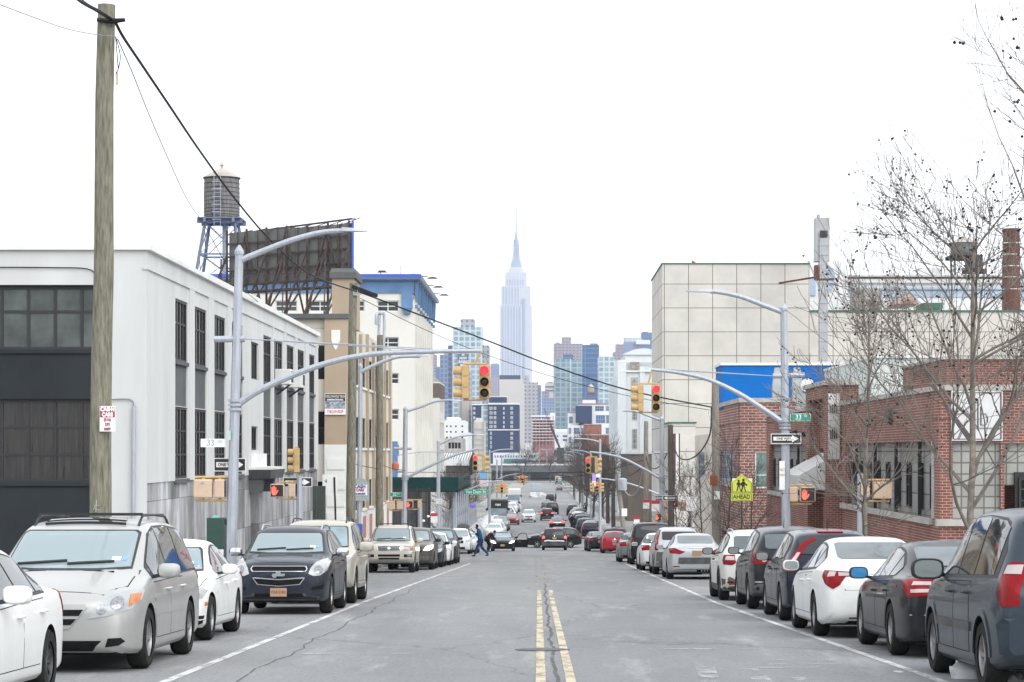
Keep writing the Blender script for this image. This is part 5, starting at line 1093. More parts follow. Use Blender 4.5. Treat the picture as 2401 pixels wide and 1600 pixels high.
c.place('dark grey sport utility vehicle with big red taillight by the tall wagon', PT['graphite'], 45.1, 4.97, True, group=RIGHT)
# ---- pearl crossover with black cladding
c = Car('hatch', L=4.45, W=1.78, H=1.58, a1=.9, a2=3.53, R=.34).glazing().wheels(3, 'dark_alloy').doors([1.22, 2.22, 3.14]).mirrors('black', big=1.1).rails('steel_grey', 1.9, 3.6, .06).arches('cladding', .06).side_band(.24, .36, 'cladding', off=.012)
c.lamp('taillight', [(-.24, .86), (-.18, .80), (.04, .81), (.12, .90), (.08, 1.02), (-.18, 1.02)], 'RD', 'tail_red', .013, [('reverse_lens', [(-.21, .90), (-.02, .91), (-.03, .985), (-.18, .98)], 'tail_white')])
c.panel('bumper_cladding', [(-.84, .26), (.84, .26), (.86, .50), (.70, .54), (.5, .44), (-.5, .44), (-.70, .54), (-.86, .50)], 'R', 'cladding', .012).lamp('rear_reflector', rect(.62, .76, .40, .44), 'R', 'tail_red', .018).plate('R', .72).lamp('headlight', [(.45, .66), (.78, .74), (.8, .84), (.55, .8)], 'F', 'head_lens')
c.place('pearl white crossover with black cladding and roof rails', PT['pearl'], 50.9, 4.82, True, group=RIGHT)
# ---- silver sedan
c = Car('sedan', L=4.82, W=1.84, H=1.47, lod=1).glazing().wheels(1).mirrors('PAINT')
c.lamp('taillight', [(.36, .88), (.55, .80), (.84, .84), (.87, .99), (.70, 1.0), (.52, .92)], 'R', 'tail_red', .014).panel('bumper_cladding', [(-.42, .50), (.60, .50), (.58, .70), (-.44, .70)], 'R', 'cladding', .02).panel('rear_valance', rect(-.7, .7, .24, .32), 'R', 'mesh_grille').plate('R', .84).lamp('headlight', [(.45, .6), (.82, .68), (.84, .8), (.55, .74)], 'F', 'head_lens').bars('trim_bar', -.3, .3, (1.0,), 'R')
c.lamp('rear_reflector', rect(.55, .75, .40, .43), 'R', 'tail_red')
c.place('silver sedan with slanted red taillights and black bumper guard', PT['lightgrey'], 73.0, 4.86, True, group=RIGHT)
# ---- silver and black crossover, tall lamps
c = Car('suv', L=4.6, W=1.79, H=1.68, lod=1).glazing(('side_glass', 'side_glass', 'privacy'), 'privacy').wheels(3).mirrors('black', big=1.15)
c.lamp('taillight', [(.74, .86), (.85, .86), (.80, 1.3), (.68, 1.56), (.60, 1.58), (.66, 1.46), (.73, 1.2)], 'R', 'tail_red', .016).panel('bumper_cladding', rect(-.87, .87, .36, .80), 'R', 'cladding', .012).plate('R', .62).lamp('headlight', [(.45, .75), (.8, .8), (.84, .95), (.55, .88)], 'F', 'head_lens')
c.place('white and black sport utility vehicle with tall corner taillights', PT['lightgrey'], 80.8, 4.76, True, group=RIGHT)
SED1.place('white sedan wedged ahead of the white and black one on the right', PT['white'], 88.4, 4.62, True, group=RIGHT)
VAN1 = Car('van', lod=1).glazing(('side_glass', 'privacy', 'privacy'), 'privacy').wheels(1).mirrors('black', big=1.4)
VAN1.lamp('taillight', [(.80, .86), (.93, .86), (.92, 1.24), (.82, 1.24)], 'R', 'tail_red', .014).plate('R', .95).panel('brake_lamp', rect(-.2, .2, 1.83, 1.86), 'R', 'tail_red', .012).panel('bumper', rect(-.92, .92, .45, .72), 'R', 'PAINT', .03).lamp('headlight', [(.5, .80), (.82, .82), (.86, 1.0), (.6, .96)], 'F', 'head_lens').panel('grille', rect(-.45, .45, .66, .9), 'F', 'mesh_grille')
VAN1.place('tall black passenger van parked on the right row', PT['black'], 104.0, 4.88, True, group=RIGHT)
SED1.place('small grey sedan just past the tall black van', PT['grey'], 111.2, 4.52, True, group=RIGHT)
HAT1 = Car('hatch', lod=1).glazing(rear='rear_glass').wheels(0).mirrors()
HAT1.lamp('taillight', circ(.68, .94, .10), 'R', 'tail_red').plate('R', .62).panel('brake_lamp', rect(-.16, .16, 1.40, 1.42), 'R', 'tail_red', .012).lamp('headlight', [(.45, .66), (.78, .74), (.8, .84), (.55, .8)], 'F', 'head_lens').lamp('emblem', circ(0, .93, .055), 'R', 'chrome', .02, both=False, lod=1)
HAT1.place('bright red hatchback with round rear emblem', PT['red'], 153.6, 4.74, True, group=RIGHT)
MV1 = Car('minivan', lod=1).glazing(('side_glass', 'privacy', 'privacy'), 'privacy').wheels(0).mirrors('black')
MV1.lamp('taillight', [(.80, .86), (.95, .86), (.93, 1.25), (.82, 1.25)], 'R', 'tail_red').plate('R', .85).panel('brake_lamp', rect(-.2, .2, 1.66, 1.69), 'R', 'tail_red', .012).panel('bumper', rect(-.92, .92, .40, .68), 'R', 'PAINT', .03).lamp('headlight', [(.5, .62), (.85, .68), (.86, .8), (.55, .76)], 'F', 'head_lens').panel('grille', rect(-.4, .4, .55, .7), 'F', 'mesh_grille')
MV1.place('dark grey minivan right behind the red hatchback', PT['graphite'], 159.8, 4.98, True, group=RIGHT)
SED1.place('black sedan parked ahead of the grey minivan on the right', PT['black'], 166.4, 4.10, True, group=RIGHT)
SED1.place('black sedan last in the row before the far crossing', PT['midnight'], 172.6, 4.0, True, group=RIGHT)
# ---- traffic
TRAF = 'traffic in the roadway'
MVB = Car('minivan', L=4.9, W=1.94, H=1.74, lod=1).glazing(('side_glass', 'privacy', 'privacy'), 'privacy').wheels(0).mirrors().rails('alloy')
MVB.lamp('taillight', circ(.84, 1.0, .11), 'R', 'tail_lit').panel('brake_lamp', rect(-.1, .1, 1.66, 1.69), 'R', 'tail_lit', .02).panel('bumper', rect(-.95, .95, .36, .70), 'R', 'cladding', .03).plate('R', .92).lamp('emblem', circ(0, 1.1, .05), 'R', 'chrome', .02, both=False, lod=1).lamp('headlight', [(.5, .62), (.85, .68), (.86, .8), (.55, .76)], 'F', 'head_lens')
t = MVB.place('dark minivan with lit brake lamp and snow on its bumper', PT['graphite'], 176.5, .82, True, group=TRAF, name='car')
mb = MB(); mb.tube(bez([(-.75, 4.93, .70), (-.3, 4.96, .73), (.1, 4.96, .71), (.5, 4.96, .75), (.78, 4.93, .70)], 4), .06, 6); mb.build('snow_crust', M['snow'], t, smooth=True, world=False)
SUVX = Car('suv', L=4.82, W=1.94, H=1.76, lod=1).glazing(('privacy',) * 3, 'privacy').wheels(0).mirrors('black').arches('cladding').rails('steel_grey').side_band(.24, .36, 'cladding')
SUVX.lamp('headlight', [(.52, .86), (.70, .84), (.88, .88), (.88, .98), (.62, .96)], 'F', 'head_lens').side_lamp('side_lamp', [(4.35, 1.05), (4.68, 1.02), (4.66, 1.14), (4.40, 1.16)], 'tail_red').lamp('taillight', [(.62, 1.02), (.9, 1.0), (.88, 1.14), (.66, 1.16)], 'R', 'tail_red').side_lamp('side_marker', [(.12, .88), (.36, .88), (.36, .96), (.16, .96)], 'head_lens')
t = SUVX.place('black sport utility vehicle crossing the street sideways', PT['black'], 201, .9 - 2.41, False, rz=0, group=TRAF, name='car'); t.rotation_euler = (0, 0, -pi / 2); t.location = (.9 - 2.41, 201, gz(201))
t.rotation_euler = (0, 0, -pi / 2)
SEDL = Car('sedan', L=4.6, W=1.76, lod=1).glazing().wheels(1).mirrors()
SEDL.lamp('headlight', [(.46, .60), (.66, .60), (.84, .68), (.85, .78), (.62, .74)], 'F', 'head_lit').panel('grille', rect(-.40, .40, .54, .64), 'F', 'mesh_grille').panel('air_intake', rect(-.55, .55, .26, .36), 'F', 'mesh_grille').plate('F', .44).lamp('taillight', [(.50, .80), (.84, .78), (.86, .98), (.56, .99)], 'R', 'tail_red')
t = SEDL.place('dark sedan with headlights lit and a door open', PT['black'], 168.5, -3.02, group=TRAF, name='car')
mb = MB().prism([(0, .28), (.95, .30), (1.0, .85), (.12, .86), (0, .8)], lambda u, v, w: (.88 + u, 1.35 + w - .25 * u, v), (0, .06)); dr = mb.build('open_door', M['PAINT'], t, world=False)
dr.material_slots[0].link = 'OBJECT'; dr.material_slots[0].material = PT['black']
fr = MB().tube([(.98, 1.36, .86), (1.18, 1.3, 1.22), (1.42, 1.24, 1.34), (1.72, 1.17, 1.30), (1.86, 1.13, .86)], .025, 5); fr.build('window_frame', M['black'], dr, smooth=True, world=False)
SEDB = Car('sedan', lod=1).glazing().wheels(1).mirrors(); SEDB.lamp('taillight', [(.46, .80), (.84, .78), (.86, .96), (.5, .97)], 'R', 'tail_lit').plate('R', .72).lamp('headlight', [(.45, .6), (.82, .68), (.84, .8), (.55, .74)], 'F', 'head_lens').panel('lid_band', rect(-.45, .45, .80, .95), 'R', 'chrome', .012)
SEDB.place('black sedan braking just beyond the crossing black vehicle', PT['black'], 258, 1.5, True, group=TRAF, name='car')
SUVB = Car('suv', lod=1).glazing(('privacy',) * 3, 'privacy').wheels(0).mirrors(); SUVB.lamp('taillight', [(.60, .96), (.88, .94), (.86, 1.14), (.64, 1.14)], 'R', 'tail_lit').panel('brake_lamp', rect(-.2, .2, 1.585, 1.61), 'R', 'tail_lit', .014).plate('R', .82).panel('bumper_cladding', rect(-.86, .86, .36, .56), 'R', 'cladding').lamp('headlight', [(.45, .75), (.8, .8), (.84, .95), (.55, .88)], 'F', 'head_lens')
SUVB.place('dark sport utility vehicle with three brake lamps glowing', PT['graphite'], 309, .44, True, group=TRAF, name='car')
SUV1.place('white sport utility vehicle driving toward the camera', PT['white'], 298, -1.95, False, group=TRAF, name='car')
BX2 = Car('boxy', L=5.2, W=2.02, H=1.9, lod=2).glazing(('privacy',) * 3, 'privacy').wheels(0); BX2.lamp('taillight', [(.86, .95), (.97, .95), (.94, 1.3), (.86, 1.3)], 'R', 'tail_red').lamp('headlight', rect(.6, .85, .85, 1.0), 'F', 'head_lens')
BX2.place('large black sport utility vehicle driving away, highest in traffic', PT['black'], 348, 1.27, True, group=TRAF, name='car')
# ---- small repeats far down the street
FS = Car('sedan', lod=2).glazing().wheels(1); FS.lamp('headlight', [(.46, .58), (.66, .60), (.84, .68), (.85, .80), (.62, .74)], 'F', 'head_lens').panel('grille', rect(-.42, .42, .50, .66), 'F', 'mesh_grille', lod=2).lamp('taillight', [(.50, .80), (.84, .78), (.86, .98), (.56, .99)], 'R', 'tail_red')
FU = Car('suv', lod=2).glazing(('privacy',) * 3, 'privacy').wheels(0); FU.lamp('headlight', [(.52, .78), (.70, .76), (.86, .84), (.87, .98), (.62, .92)], 'F', 'head_lens').panel('grille', rect(-.45, .45, .68, .88), 'F', 'mesh_grille', lod=2).lamp('taillight', [(.60, .96), (.88, .94), (.86, 1.14), (.64, 1.14)], 'R', 'tail_red')
FM = Car('minivan', lod=2).glazing(('privacy',) * 3, 'privacy').wheels(0); FM.lamp('taillight', [(.80, .86), (.95, .86), (.93, 1.25), (.82, 1.25)], 'R', 'tail_red').lamp('headlight', [(.5, .62), (.85, .68), (.86, .8), (.55, .76)], 'F', 'head_lens').panel('grille', rect(-.4, .4, .5, .7), 'F', 'mesh_grille', lod=2)
FS.place('grey sedan driving away behind the large black vehicle', PT['grey'], 398, .45, True, group=TRAF, name='car')
FU.place('dark sport utility vehicle stopped beside a standing man far off', PT['graphite'], 468, 1.3, True, group=TRAF, name='car')
FS.place('dark sedan far up the road near the green truck', PT['grey'], 640, 4.3, True, group=TRAF, name='car')
ORD = 'first second third fourth fifth sixth seventh eighth ninth tenth eleventh twelfth thirteenth fourteenth fifteenth sixteenth seventeenth eighteenth nineteenth twentieth'.split()
CN = dict(white='white', silver='silver', pearl='pearl white', navy='navy blue', graphite='dark grey', black='black', midnight='midnight blue', grey='grey', lightgrey='pale silver', maroon='dark red', steelblue='steel blue', tan='tan', red='red')
CNAME = {FS: 'sedan', FU: 'sport utility vehicle', FM: 'minivan'}
d = 226.0
for i, (cc, col) in enumerate(((FU, 'midnight'), (FU, 'black'), (FM, 'navy'), (FU, 'graphite'), (FS, 'white'), (FM, 'black'), (FU, 'navy'), (FS, 'lightgrey'), (FU, 'black'), (FS, 'graphite'), (FS, 'lightgrey'), (FS, 'white'), (FS, 'silver'), (FU, 'navy'), (FS, 'steelblue'), (FS, 'grey'), (FS, 'lightgrey'), (FU, 'black'), (FS, 'white'), (FS, 'grey'))):
 cc.place('%s %s, %s parked car past the far crossing on the right' % (CN[col], CNAME[cc], ORD[i]), PT[col], d, 4.6 + .35 * sin(i * 2.1), True, group=RIGHT); d += cc.L + 1.1 + .5 * (i > 8) + (i > 13) * 3
d = 228.0
for i, (cc, col) in enumerate(((FS, 'white'), (FS, 'silver'), (FS, 'lightgrey'), (FS, 'white'), (FU, 'grey'), (FS, 'silver'))):
 cc.place('%s %s, %s parked car past the far crossing on the left' % (CN[col], CNAME[cc], ORD[i]), PT[col], d, -4.9 + .2 * sin(i * 1.7), False, group=LEFT); d += cc.L + 1.4
FS.place('dark red sedan facing the camera beside the snow heap', PT['maroon'], 284, -3.95, False, group=LEFT)
d = 312
for i, (cc, col) in enumerate(((FU, 'black'), (FS, 'white'), (FS, 'lightgrey'), (FS, 'silver'), (FS, 'grey'), (FU, 'white'), (FS, 'steelblue'), (FS, 'lightgrey'))):
 cc.place('%s %s, %s car behind the dark bus on the left' % (CN[col], CNAME[cc], ORD[i]), PT[col], d, -5.0 + .25 * sin(i * 1.3), False, group=LEFT); d += cc.L + 2.2 + i * .8
# dark bus and white camper at the left kerb
def big_vehicle(name, label, cat, x, d, L, W, H, body, front, txt=None):
 t = thing(name, label, cat, (x, d, gz(d))); hw = W / 2
 mb = MB(); mb.box(-hw, hw, .12, L, .45, H - .12); mb.tbox((0, L / 2 + .06, H - .12), hw, L / 2 - .06, .14, .95); mb.build('body', body, t, world=False, bevel=.08)
 MB().box(-hw * .92, hw * .92, .04, .13, 1.0, H * .62).build('windshield', M['windshield'], t, world=False)
 MB().box(-hw * .95, hw * .95, .03, .14, H * .66, H - .15).build('destination_panel', front, t, world=False)
 if txt: put_text(txt, .34, M['sign_white'], (0, .02, H * .77), t, bold=.01)
 for s in (-1, 1):
  MB().box(s * hw - .012, s * hw + .012, 1.2, L - .4, 1.25, H * .72).build('side_window', M['privacy'], t, world=False)
  MB().box(s * hw * .75 - .16, s * hw * .75 + .16, .06, .13, .62, .82).build('headlight', M['head_lens'], t, world=False)
  MB().bar((s * hw, .3, H * .62), (s * (hw + .28), .05, H * .55), .09, .3).build('mirror', M['black'], t, world=False)
  for y in (1.6, L - 2):
   MB().lathe([(.05, -.13), (.46, -.13), (.48, -.08), (.48, .1), (.44, .13), (.05, .10)], (s * (hw - .16), y, .48), 18, axis='x').build('wheel', M['rubber'], t, smooth=True, world=False)
 MB().box(-hw * .98, hw * .98, .0, .2, .38, .6).build('bumper', M['dark_metal'], t, world=False)
 return t
big_vehicle('bus', 'dark bus with black front parked beside the snow heap', 'bus', -5.9, 296, 9.5, 2.45, 3.0, mat('dark_bus_paint', (.05, .05, .055), .4), M['black'], 'YBBE')
big_vehicle('camper_van', 'white boxy camper parked far up the left kerb', 'camper', -5.6, 432, 7, 2.4, 2.95, M['white_paint'], M['white_paint'])
t = big_vehicle('truck', 'green and white truck driving far up the road', 'truck', 5.5, 860, 7, 2.5, 3.1, M['sign_green'], M['white_paint'])
# ------------------------------------------------------------------ right-hand buildings
M['brick'] = grid_mat('red_brick', (.275, .095, .07), (.195, .068, .053), (.36, .32, .29), .225, .078, .009, .5, weather=.3, wscale=.7)
M['brick2'] = grid_mat('lighter_red_brick', (.31, .12, .095), (.23, .09, .072), (.44, .40, .37), .42, .15, .02, .5, weather=.25)
M['stone'] = mat('limestone_coping', (.46, .44, .41), .85, var=.15, scale=1.2); M['panel_grey'] = grid_mat('grey_window_panels', (.30, .30, .285), (.26, .26, .25), (.10, .10, .10), 1.1, .6, .02, 0, weather=.2)
M['block_glass'] = grid_mat('glass_block_wall', (.37, .375, .35), (.31, .315, .295), (.14, .14, .135), .30, .30, .022, 0, rough=.35, weather=.2)
M['awning'] = mat('pale_grey_awning', (.56, .56, .55), .8, var=.1); M['teal_glass'] = glass_mat('teal_window_pane', (.16, .24, .22), .12, .1)
XR, B0, B1 = 10.5, 61.1, 108.6
t = thing('brick_workshop', 'low red brick workshop with grey window bands on the right', 'building', (XR, B0, gz(B0)), None)
zl = gz(B1) - .7; TB = 1.62; mb = MB(); oR = (XR, B1); uR = (0, -1); LR = B1 - B0
def su(d): return B1 - d                                    # distance along the street wall, measured from its far end
bands = [(su(80.2), su(62.4), -1.80, .27), (su(107.2), su(88.6), -1.80, .30)]
wall(mb, oR, uR, LR, zl, TB, bands, .22, m=0, mback=1)
of = (XR, B0); wall(mb, of, (1, 0), 26, zl, TB, [(.35, 1.62, -1.80, .22), (1.72, 3.9, zl + .1, .22)], .2, m=0)
mb.box(XR + .25, XR + 1.72, B0 + .12, B0 + .22, -1.8, .22, 2); mb.box(XR + 1.72, XR + 3.9, B0 + .15, B0 + .22, -.9, .22, 2)
wall(mb, (XR + 26, B1), (-1, 0), 26, zl, TB, m=0); mb.quad((XR + .3, B0 + .3, TB - .15), (XR + 26, B0 + .3, TB - .15), (XR + 26, B1 - .3, TB - .15), (XR + .3, B1 - .3, TB - .15), 3)
mb.build('wall', [M['brick'], M['panel_grey'], M['block_glass'], M['roof_grey']], t)
st = MB(); st.box(XR - .07, XR + .35, B0 + .35, 81.1, TB, TB + .14); st.box(XR - .07, XR + .35, 87.6, B1, TB, TB + .14); st.box(XR - .07, XR + 26, B0 - .07, B0 + .35, TB, TB + .14); st.build('coping', M['stone'], t)
sl_ = MB(); sl_.box(XR - .1, XR + .1, 62.2, 81.0, -1.98, -1.80); sl_.box(XR - .1, XR + .1, 87.6, 107.4, -1.98, -1.80); sl_.box(XR - .1, XR + 1.72, B0 - .1, B0 + .14, -1.98, -1.80); sl_.build('sill', M['stone'], t)
for lo_, hi in ((62.6, 80.0), (88.8, 107.0)):
 n = 9 if lo_ < 80 else 8
 for k in range(n):
  d = lo_ + .6 + (hi - lo_ - 1.0) * k / (n - 1) if n > 1 else lo_
  window(t, oR, uR, (su(d) - .26, su(d) + .26, -1.62, -.32), .17, 1, 2, 'win_black', 'glass_dark', .05)
 for k in range(4 if lo_ < 80 else 3): d = lo_ + (hi - lo_) * (k + .5) / 4; MB().box(XR + .02, XR + .12, d - .05, d + .05, -1.8, .27).build('mullion', M['dark_metal'], t)
MB().box(XR - .02, XR + .22, 61.9, 62.3, -1.8, .27).build('corner_pier', M['concrete'], t)
dd = MB().box(XR + 2.0, XR + 3.9, B0 + .02, B0 + .15, zl, -.55); dd.build('garage_door', M['door_black'], t); window(t, of, (1, 0), (2.1, 3.8, -1.6, -.7), -.01, 4, 3, 'win_black', 'glass_dark', .05)
pb = MB(); pb.box(XR + 2.6, XR + 24, 75, 84, TB - .1, 3.0); pb.build('penthouse', M['brick'], t); MB().box(XR + 2.5, XR + 24, 74.9, 84.1, 3.0, 3.1).build('penthouse_coping', M['stone'], t)
MB().tbox((XR + 5.0, 74.2, 1.5), .24, .3, .75, .6).build('roof_vent', M['win_grey'], t); MB().box(XR - .12, XR + .02, 69.4, 69.9, .85, 1.25).build('vent_louvre', M['dark_metal'], t)
for d, z in ((91, .7), (95.5, .75)): MB().bar((XR, d, z + .05), (XR - .3, d, z - .05), .22, .2).build('wall_floodlight', M['dark_metal'], t)
po = MB(); po.box(9.95, XR + .6, 81.2, 81.9, zl, 2.35, 0); po.box(9.95, XR + .6, 86.8, 87.5, zl, 2.35, 0); po.box(XR - .1, XR + .5, 81.9, 86.8, .1, 2.35, 0); po.box(9.95, XR + .6, 81.9, 86.8, 1.9, 2.35, 0); po.build('entrance_portal', [M['brick']], t)
MB().box(9.85, XR + .7, 81.0, 87.7, 2.35, 2.5).build('portal_coping', M['stone'], t); MB().box(XR + .3, XR + .4, 82, 86.7, zl, .1).build('door', M['door_black'], t)
MB().box(10.02, 10.42, 81.10, 81.19, -.28, 2.05).build('portal_panel', M['awning'], t); pp_ = MB()
for z, h in ((1.35, .42), (.45, .5)): 
 for k in range(4): pp_.box(10.08 + .07 * k, 10.12 + .07 * k, 81.06, 81.11, z, z + h * (.6 + .1 * (k % 3)))
pp_.build('panel_lettering', M['sign_black'], t)
aw = MB().prism([(10.42, -.05), (9.02, -.85), (9.02, -1.35), (10.42, -1.35)], lambda u, v, w: (u, w, v), (81.4, 87.2)); aw.build('awning', M['awning'], t)
s = thing('square_sign', 'large square white sign with black line lettering on brick front', 'sign', (XR + .30, B0 - .05, .28))
MB().box(0, 1.36, -.04, .04, 0, 1.33).build('board', mat('sign_panel_white', (.62, .63, .64), .6, var=.05), s, world=False); b_ = MB(); k_ = .022
def ln(a, b, w=.03): b_.bar((a[0], -.047, a[1]), (b[0], -.047, b[1]), w, .012)
for a, b in (((.05, .05), (1.31, .05)), ((1.31, .05), (1.31, 1.28)), ((1.31, 1.28), (.05, 1.28)), ((.05, 1.28), (.05, .05)), ((.05, .72), (.42, .72)), ((.55, 1.0), (.55, .28)), ((.62, 1.08), (.62, .28)), ((.50, 1.02), (.70, 1.02)), ((.70, 1.1), (.70, .34)), ((.70, .34), (1.28, .34)), ((.78, .92), (.78, .42)), ((.78, .72), (.90, .72)), ((.90, .72), (.95, .64)), ((.95, .64), (.95, .50)), ((.95, .50), (.90, .42)), ((.90, .42), (.78, .42)), ((.42, .55), (.20, .05)), ((.36, .50), (.16, .05))): ln(a, b)
b_.build('lettering', M['sign_black'], s, world=False)
# second brick building with its rooftop vents
t = thing('brick_building', 'second red brick building with slanted side beneath the blue wall', 'building', (XR, 123, gz(123))); zl = gz(140) - .6; TB = 2.62
mb = MB();
wall(mb, (XR, 138), (0, -1), 15, zl, TB, [(1, 10.6, -1.75, -.02), (2, 12, zl + .05, -4.6)], .25, m=0, mback=1); wall(mb, (XR, 123), (1, 0), 14, zl, TB, [(.78, 1.55, -1.96, -.02), (.3, 2.6, zl + .05, -4.4)], .2, m=0, mback=1); wall(mb, (XR + 14, 138), (-1, 0), 14, zl, TB); mb.quad((XR, 123, TB - .1), (XR + 14, 123, TB - .1), (XR + 14, 138, TB - .1), (XR, 138, TB - .1), 2); mb.box(XR - .05, XR + .02, 123.6, 124.3, zl, TB, 0)
mb.build('wall', [M['brick2'], M['door_black'], M['roof_grey']], t); MB().box(XR - .1, XR + 14, 122.9, 138, TB, TB + .24).build('coping', M['stone'], t); MB().box(XR - .12, XR + .1, 126.5, 137.5, -1.98, -1.76).build('sill', M['stone'], t)
M['blue_frame'] = mat('pale_blue_frame', (.30, .36, .45), .6, var=.05)
window(t, (XR, 138), (0, -1), (1, 10.6, -1.75, -.02), .15, 6, 2, 'blue_frame', 'glass_mid', .16, rows=[.55]); window(t, (XR, 123), (1, 0), (.78, 1.55, -1.96, -.02), .1, 1, 2, 'white_paint', 'teal_glass', .06, rows=[.36])
for x0, x1, lab in ((1811, 1836, 'pale tapered roof vent on the brick building, left one'), (1856, 1881, 'pale tapered roof vent on the brick building, right one')):
 a = PX(x0, 127); b = PX(x1, 127); v = thing('roof_vent', lab, 'roof vent', ((a + b) / 2, 127, TB), 'tapered roof vents'); w = (b - a) / 2; MB().tbox((0, 0, 0), w, .3, 1.0).tbox((0, 0, 1.0), w, .3, 1.0, .55).build('hood', M['win_grey'], v, world=False); MB().box(-w * 1.05, w * 1.05, -.32, .32, 0, .12).build('base', M['dark_metal'], v, world=False)
v = thing('satellite_dish', 'white satellite dish on the brick building roof', 'satellite dish', (PX(1893, 126), 126, TB)); MB().lathe([(.01, .1), (.2, .07), (.38, 0), (.36, -.01), (.01, .08)], (0, 0, 1.0), 20, axis='y').build('dish', M['white_paint'], v, world=False, smooth=True); MB().bar((0, .1, 0), (0, .1, 1.0), .06).bar((-.35, .3, 0), (0, .1, .9), .05).build('stand', M['dark_metal'], v, world=False)
v = thing('air_handler', 'small dark rooftop unit beside the satellite dish', 'roof unit', (PX(1905, 127), 127, TB)); MB().box(-.3, .3, -.3, .3, 0, 1.0).build('case', M['dark_metal'], v, world=False); MB().lathe([(.01, 0), (.25, 0), (.25, -.04)], (-.05, -.31, .6), 14, axis='y').build('fan', M['white_paint'], v, world=False)
# blue painted wall building
t = thing('blue_building', 'bright blue rooftop block with white cap above the brick building', 'building', (11, 134.5, 2.5))
M['blue_wall'] = grid_mat('bright_blue_blockwork', (.004, .135, .46), (.004, .125, .435), (.004, .115, .40), .8, .4, .012, .5, weather=.08, rough=.7)
xa, xb = 10.42, PX(1993, 134.5); MB().box(xa, xb, 134.5, 139.5, 2.5, PZ(857, 134.5)).build('wall', M['blue_wall'], t); MB().box(xa - .1, xb + .05, 134.4, 139.6, PZ(857, 134.5), PZ(851, 134.5)).build('cap', M['white_paint'], t)
# cream annex with steel windows
t = thing('cream_annex', 'low cream building with blue steel windows beyond the brick one', 'building', (10.5, 147, gz(147))); zl = gz(160) - .6
mb = MB(); wall(mb, (XR, 160), (0, -1), 13.5, zl, 1.1, [(2.5, 9.5, -1.75, -.05)], .25, m=0); wall(mb, (XR, 146.5), (1, 0), 12, zl, 1.1, m=0); mb.quad((XR, 146.5, 1.1), (XR + 12, 146.5, 1.1), (XR + 12, 160, 1.1), (XR, 160, 1.1), 1); mb.build('wall', [M['cream_wall'], M['roof_grey']], t); window(t, (XR, 160), (0, -1), (2.5, 9.5, -1.75, -.05), .15, 5, 2, 'blue_frame', 'glass_mid', .14)
# pale wall and white hut behind the workshop
t = thing('pale_warehouse', 'pale greenish white warehouse wall behind the brick workshop', 'building', (13, 96, gz(96))); MB().box(PX(2043, 96), PX(2222, 96), 96, 112, gz(112) - 1, 3.9).box(PX(1965, 96), PX(2043, 96), 97, 112, gz(112) - 1, 2.75).build('wall', mat('pale_stucco', (.56, .60, .585), .85, var=.08), t); MB().box(PX(2040, 96), PX(2225, 96), 95.9, 112, 3.9, 4.0).build('coping', M['white_paint'], t)
# beige cinema box
M['beige_panel'] = grid_mat('beige_cladding_panels', (.60, .575, .53), (.575, .55, .505), (.19, .175, .155), 2.44, 2.42, .04, 0, weather=.2, wscale=.2, bump=0)
t = thing('cinema', 'huge windowless beige panelled block with green roof edge', 'building', (12, 233, gz(233))); x1 = PX(1897, 233); zl = gz(256) - 1
mb = MB(); mb.box(12.0, x1, 233, 256, zl, 18.95); mb.box(x1, 75, 233.05, 270, zl, 14.1); mb.box(12.05, PX(1631, 221), 221, 233, zl, 2.7); mb.build('wall', M['beige_panel'], t); M['green_edge'] = mat('green_roof_edge', (.07, .17, .13), .6, var=.1)
MB().box(11.9, x1 + .1, 232.9, 256.1, 18.95, 19.08).box(x1 + .1, 75, 232.95, 270, 14.1, 14.3).box(11.95, PX(1631, 221) + .1, 220.9, 233, 2.7, 2.84).build('roof_edge', M['green_edge'], t)
MB().box(PX(1610, 236), PX(1616, 236), 236, 236.2, 19, 19.3).tube([(PX(1634, 236), 236, 19.0), (PX(1628, 236), 236, 19.35), (PX(1622, 236), 236, 19.5)], .12, 6).build('roof_hatch', M['sign_red'], t)
s = thing('marquee_sign', 'tall narrow red and white vertical sign on the beige annex', 'sign', (PX(1584, 219), 219, PZ(1134, 219))); h = PZ(1017, 219) - PZ(1134, 219)
MB().box(-.25, .02, 0, .5, 0, h).build('red_panel', mat('dark_red_panel', (.16, .03, .05), .5, scale=2, col2=(.05, .03, .05)), s, world=False); MB().box(.02, .30, -.05, .5, -.1, h - .05).build('white_edge', M['white_paint'], s, world=False); MB().box(.30, .42, .1, .5, 0, h).build('dark_side', M['sign_black'], s, world=False)
# exhaust stack
t = thing('exhaust_stack', 'tall ribbed metal exhaust duct standing before the beige wall', 'exhaust stack', (PX(1931, 226), 226, PZ(838, 226))); M['duct'] = mat('dull_galvanized_duct', (.42, .43, .44), .55, .3, scale=1.2, col2=(.33, .335, .34))
xa, xb = PX(1922, 226), PX(1941, 226); d = MB().box(xa, xb, 226, 227, PZ(845, 226), PZ(558, 226)); d.build('duct', M['duct'], t); r_ = MB()
for k in range(13): z = PZ(845, 226) + (PZ(575, 226) - PZ(845, 226)) * k / 12; r_.box(xa - .05, xb + .05, 225.95, 227.05, z - .05, z + .05)
r_.build('ribs', M['steel_grey'], t); MB().box(xa + .03, xb - .03, 225.9, 226, PZ(557, 226), PZ(541, 226)).build('duct_mouth', M['sign_black'], t); xc, xd = PX(1913, 226), PX(1946, 226); u_ = MB(); u_.box(xc, xa, 226.2, 228, PZ(612, 226), PZ(510, 226)); u_.box(xb, xd, 226.2, 228, PZ(612, 226), PZ(510, 226)); u_.box(xa, xb, 226.2, 228, PZ(558, 226) + .0, PZ(510, 226)); u_.box(xa, xb, 227.2, 228, PZ(612, 226), PZ(558, 226)); u_.build('outer_duct', M['duct'], t)
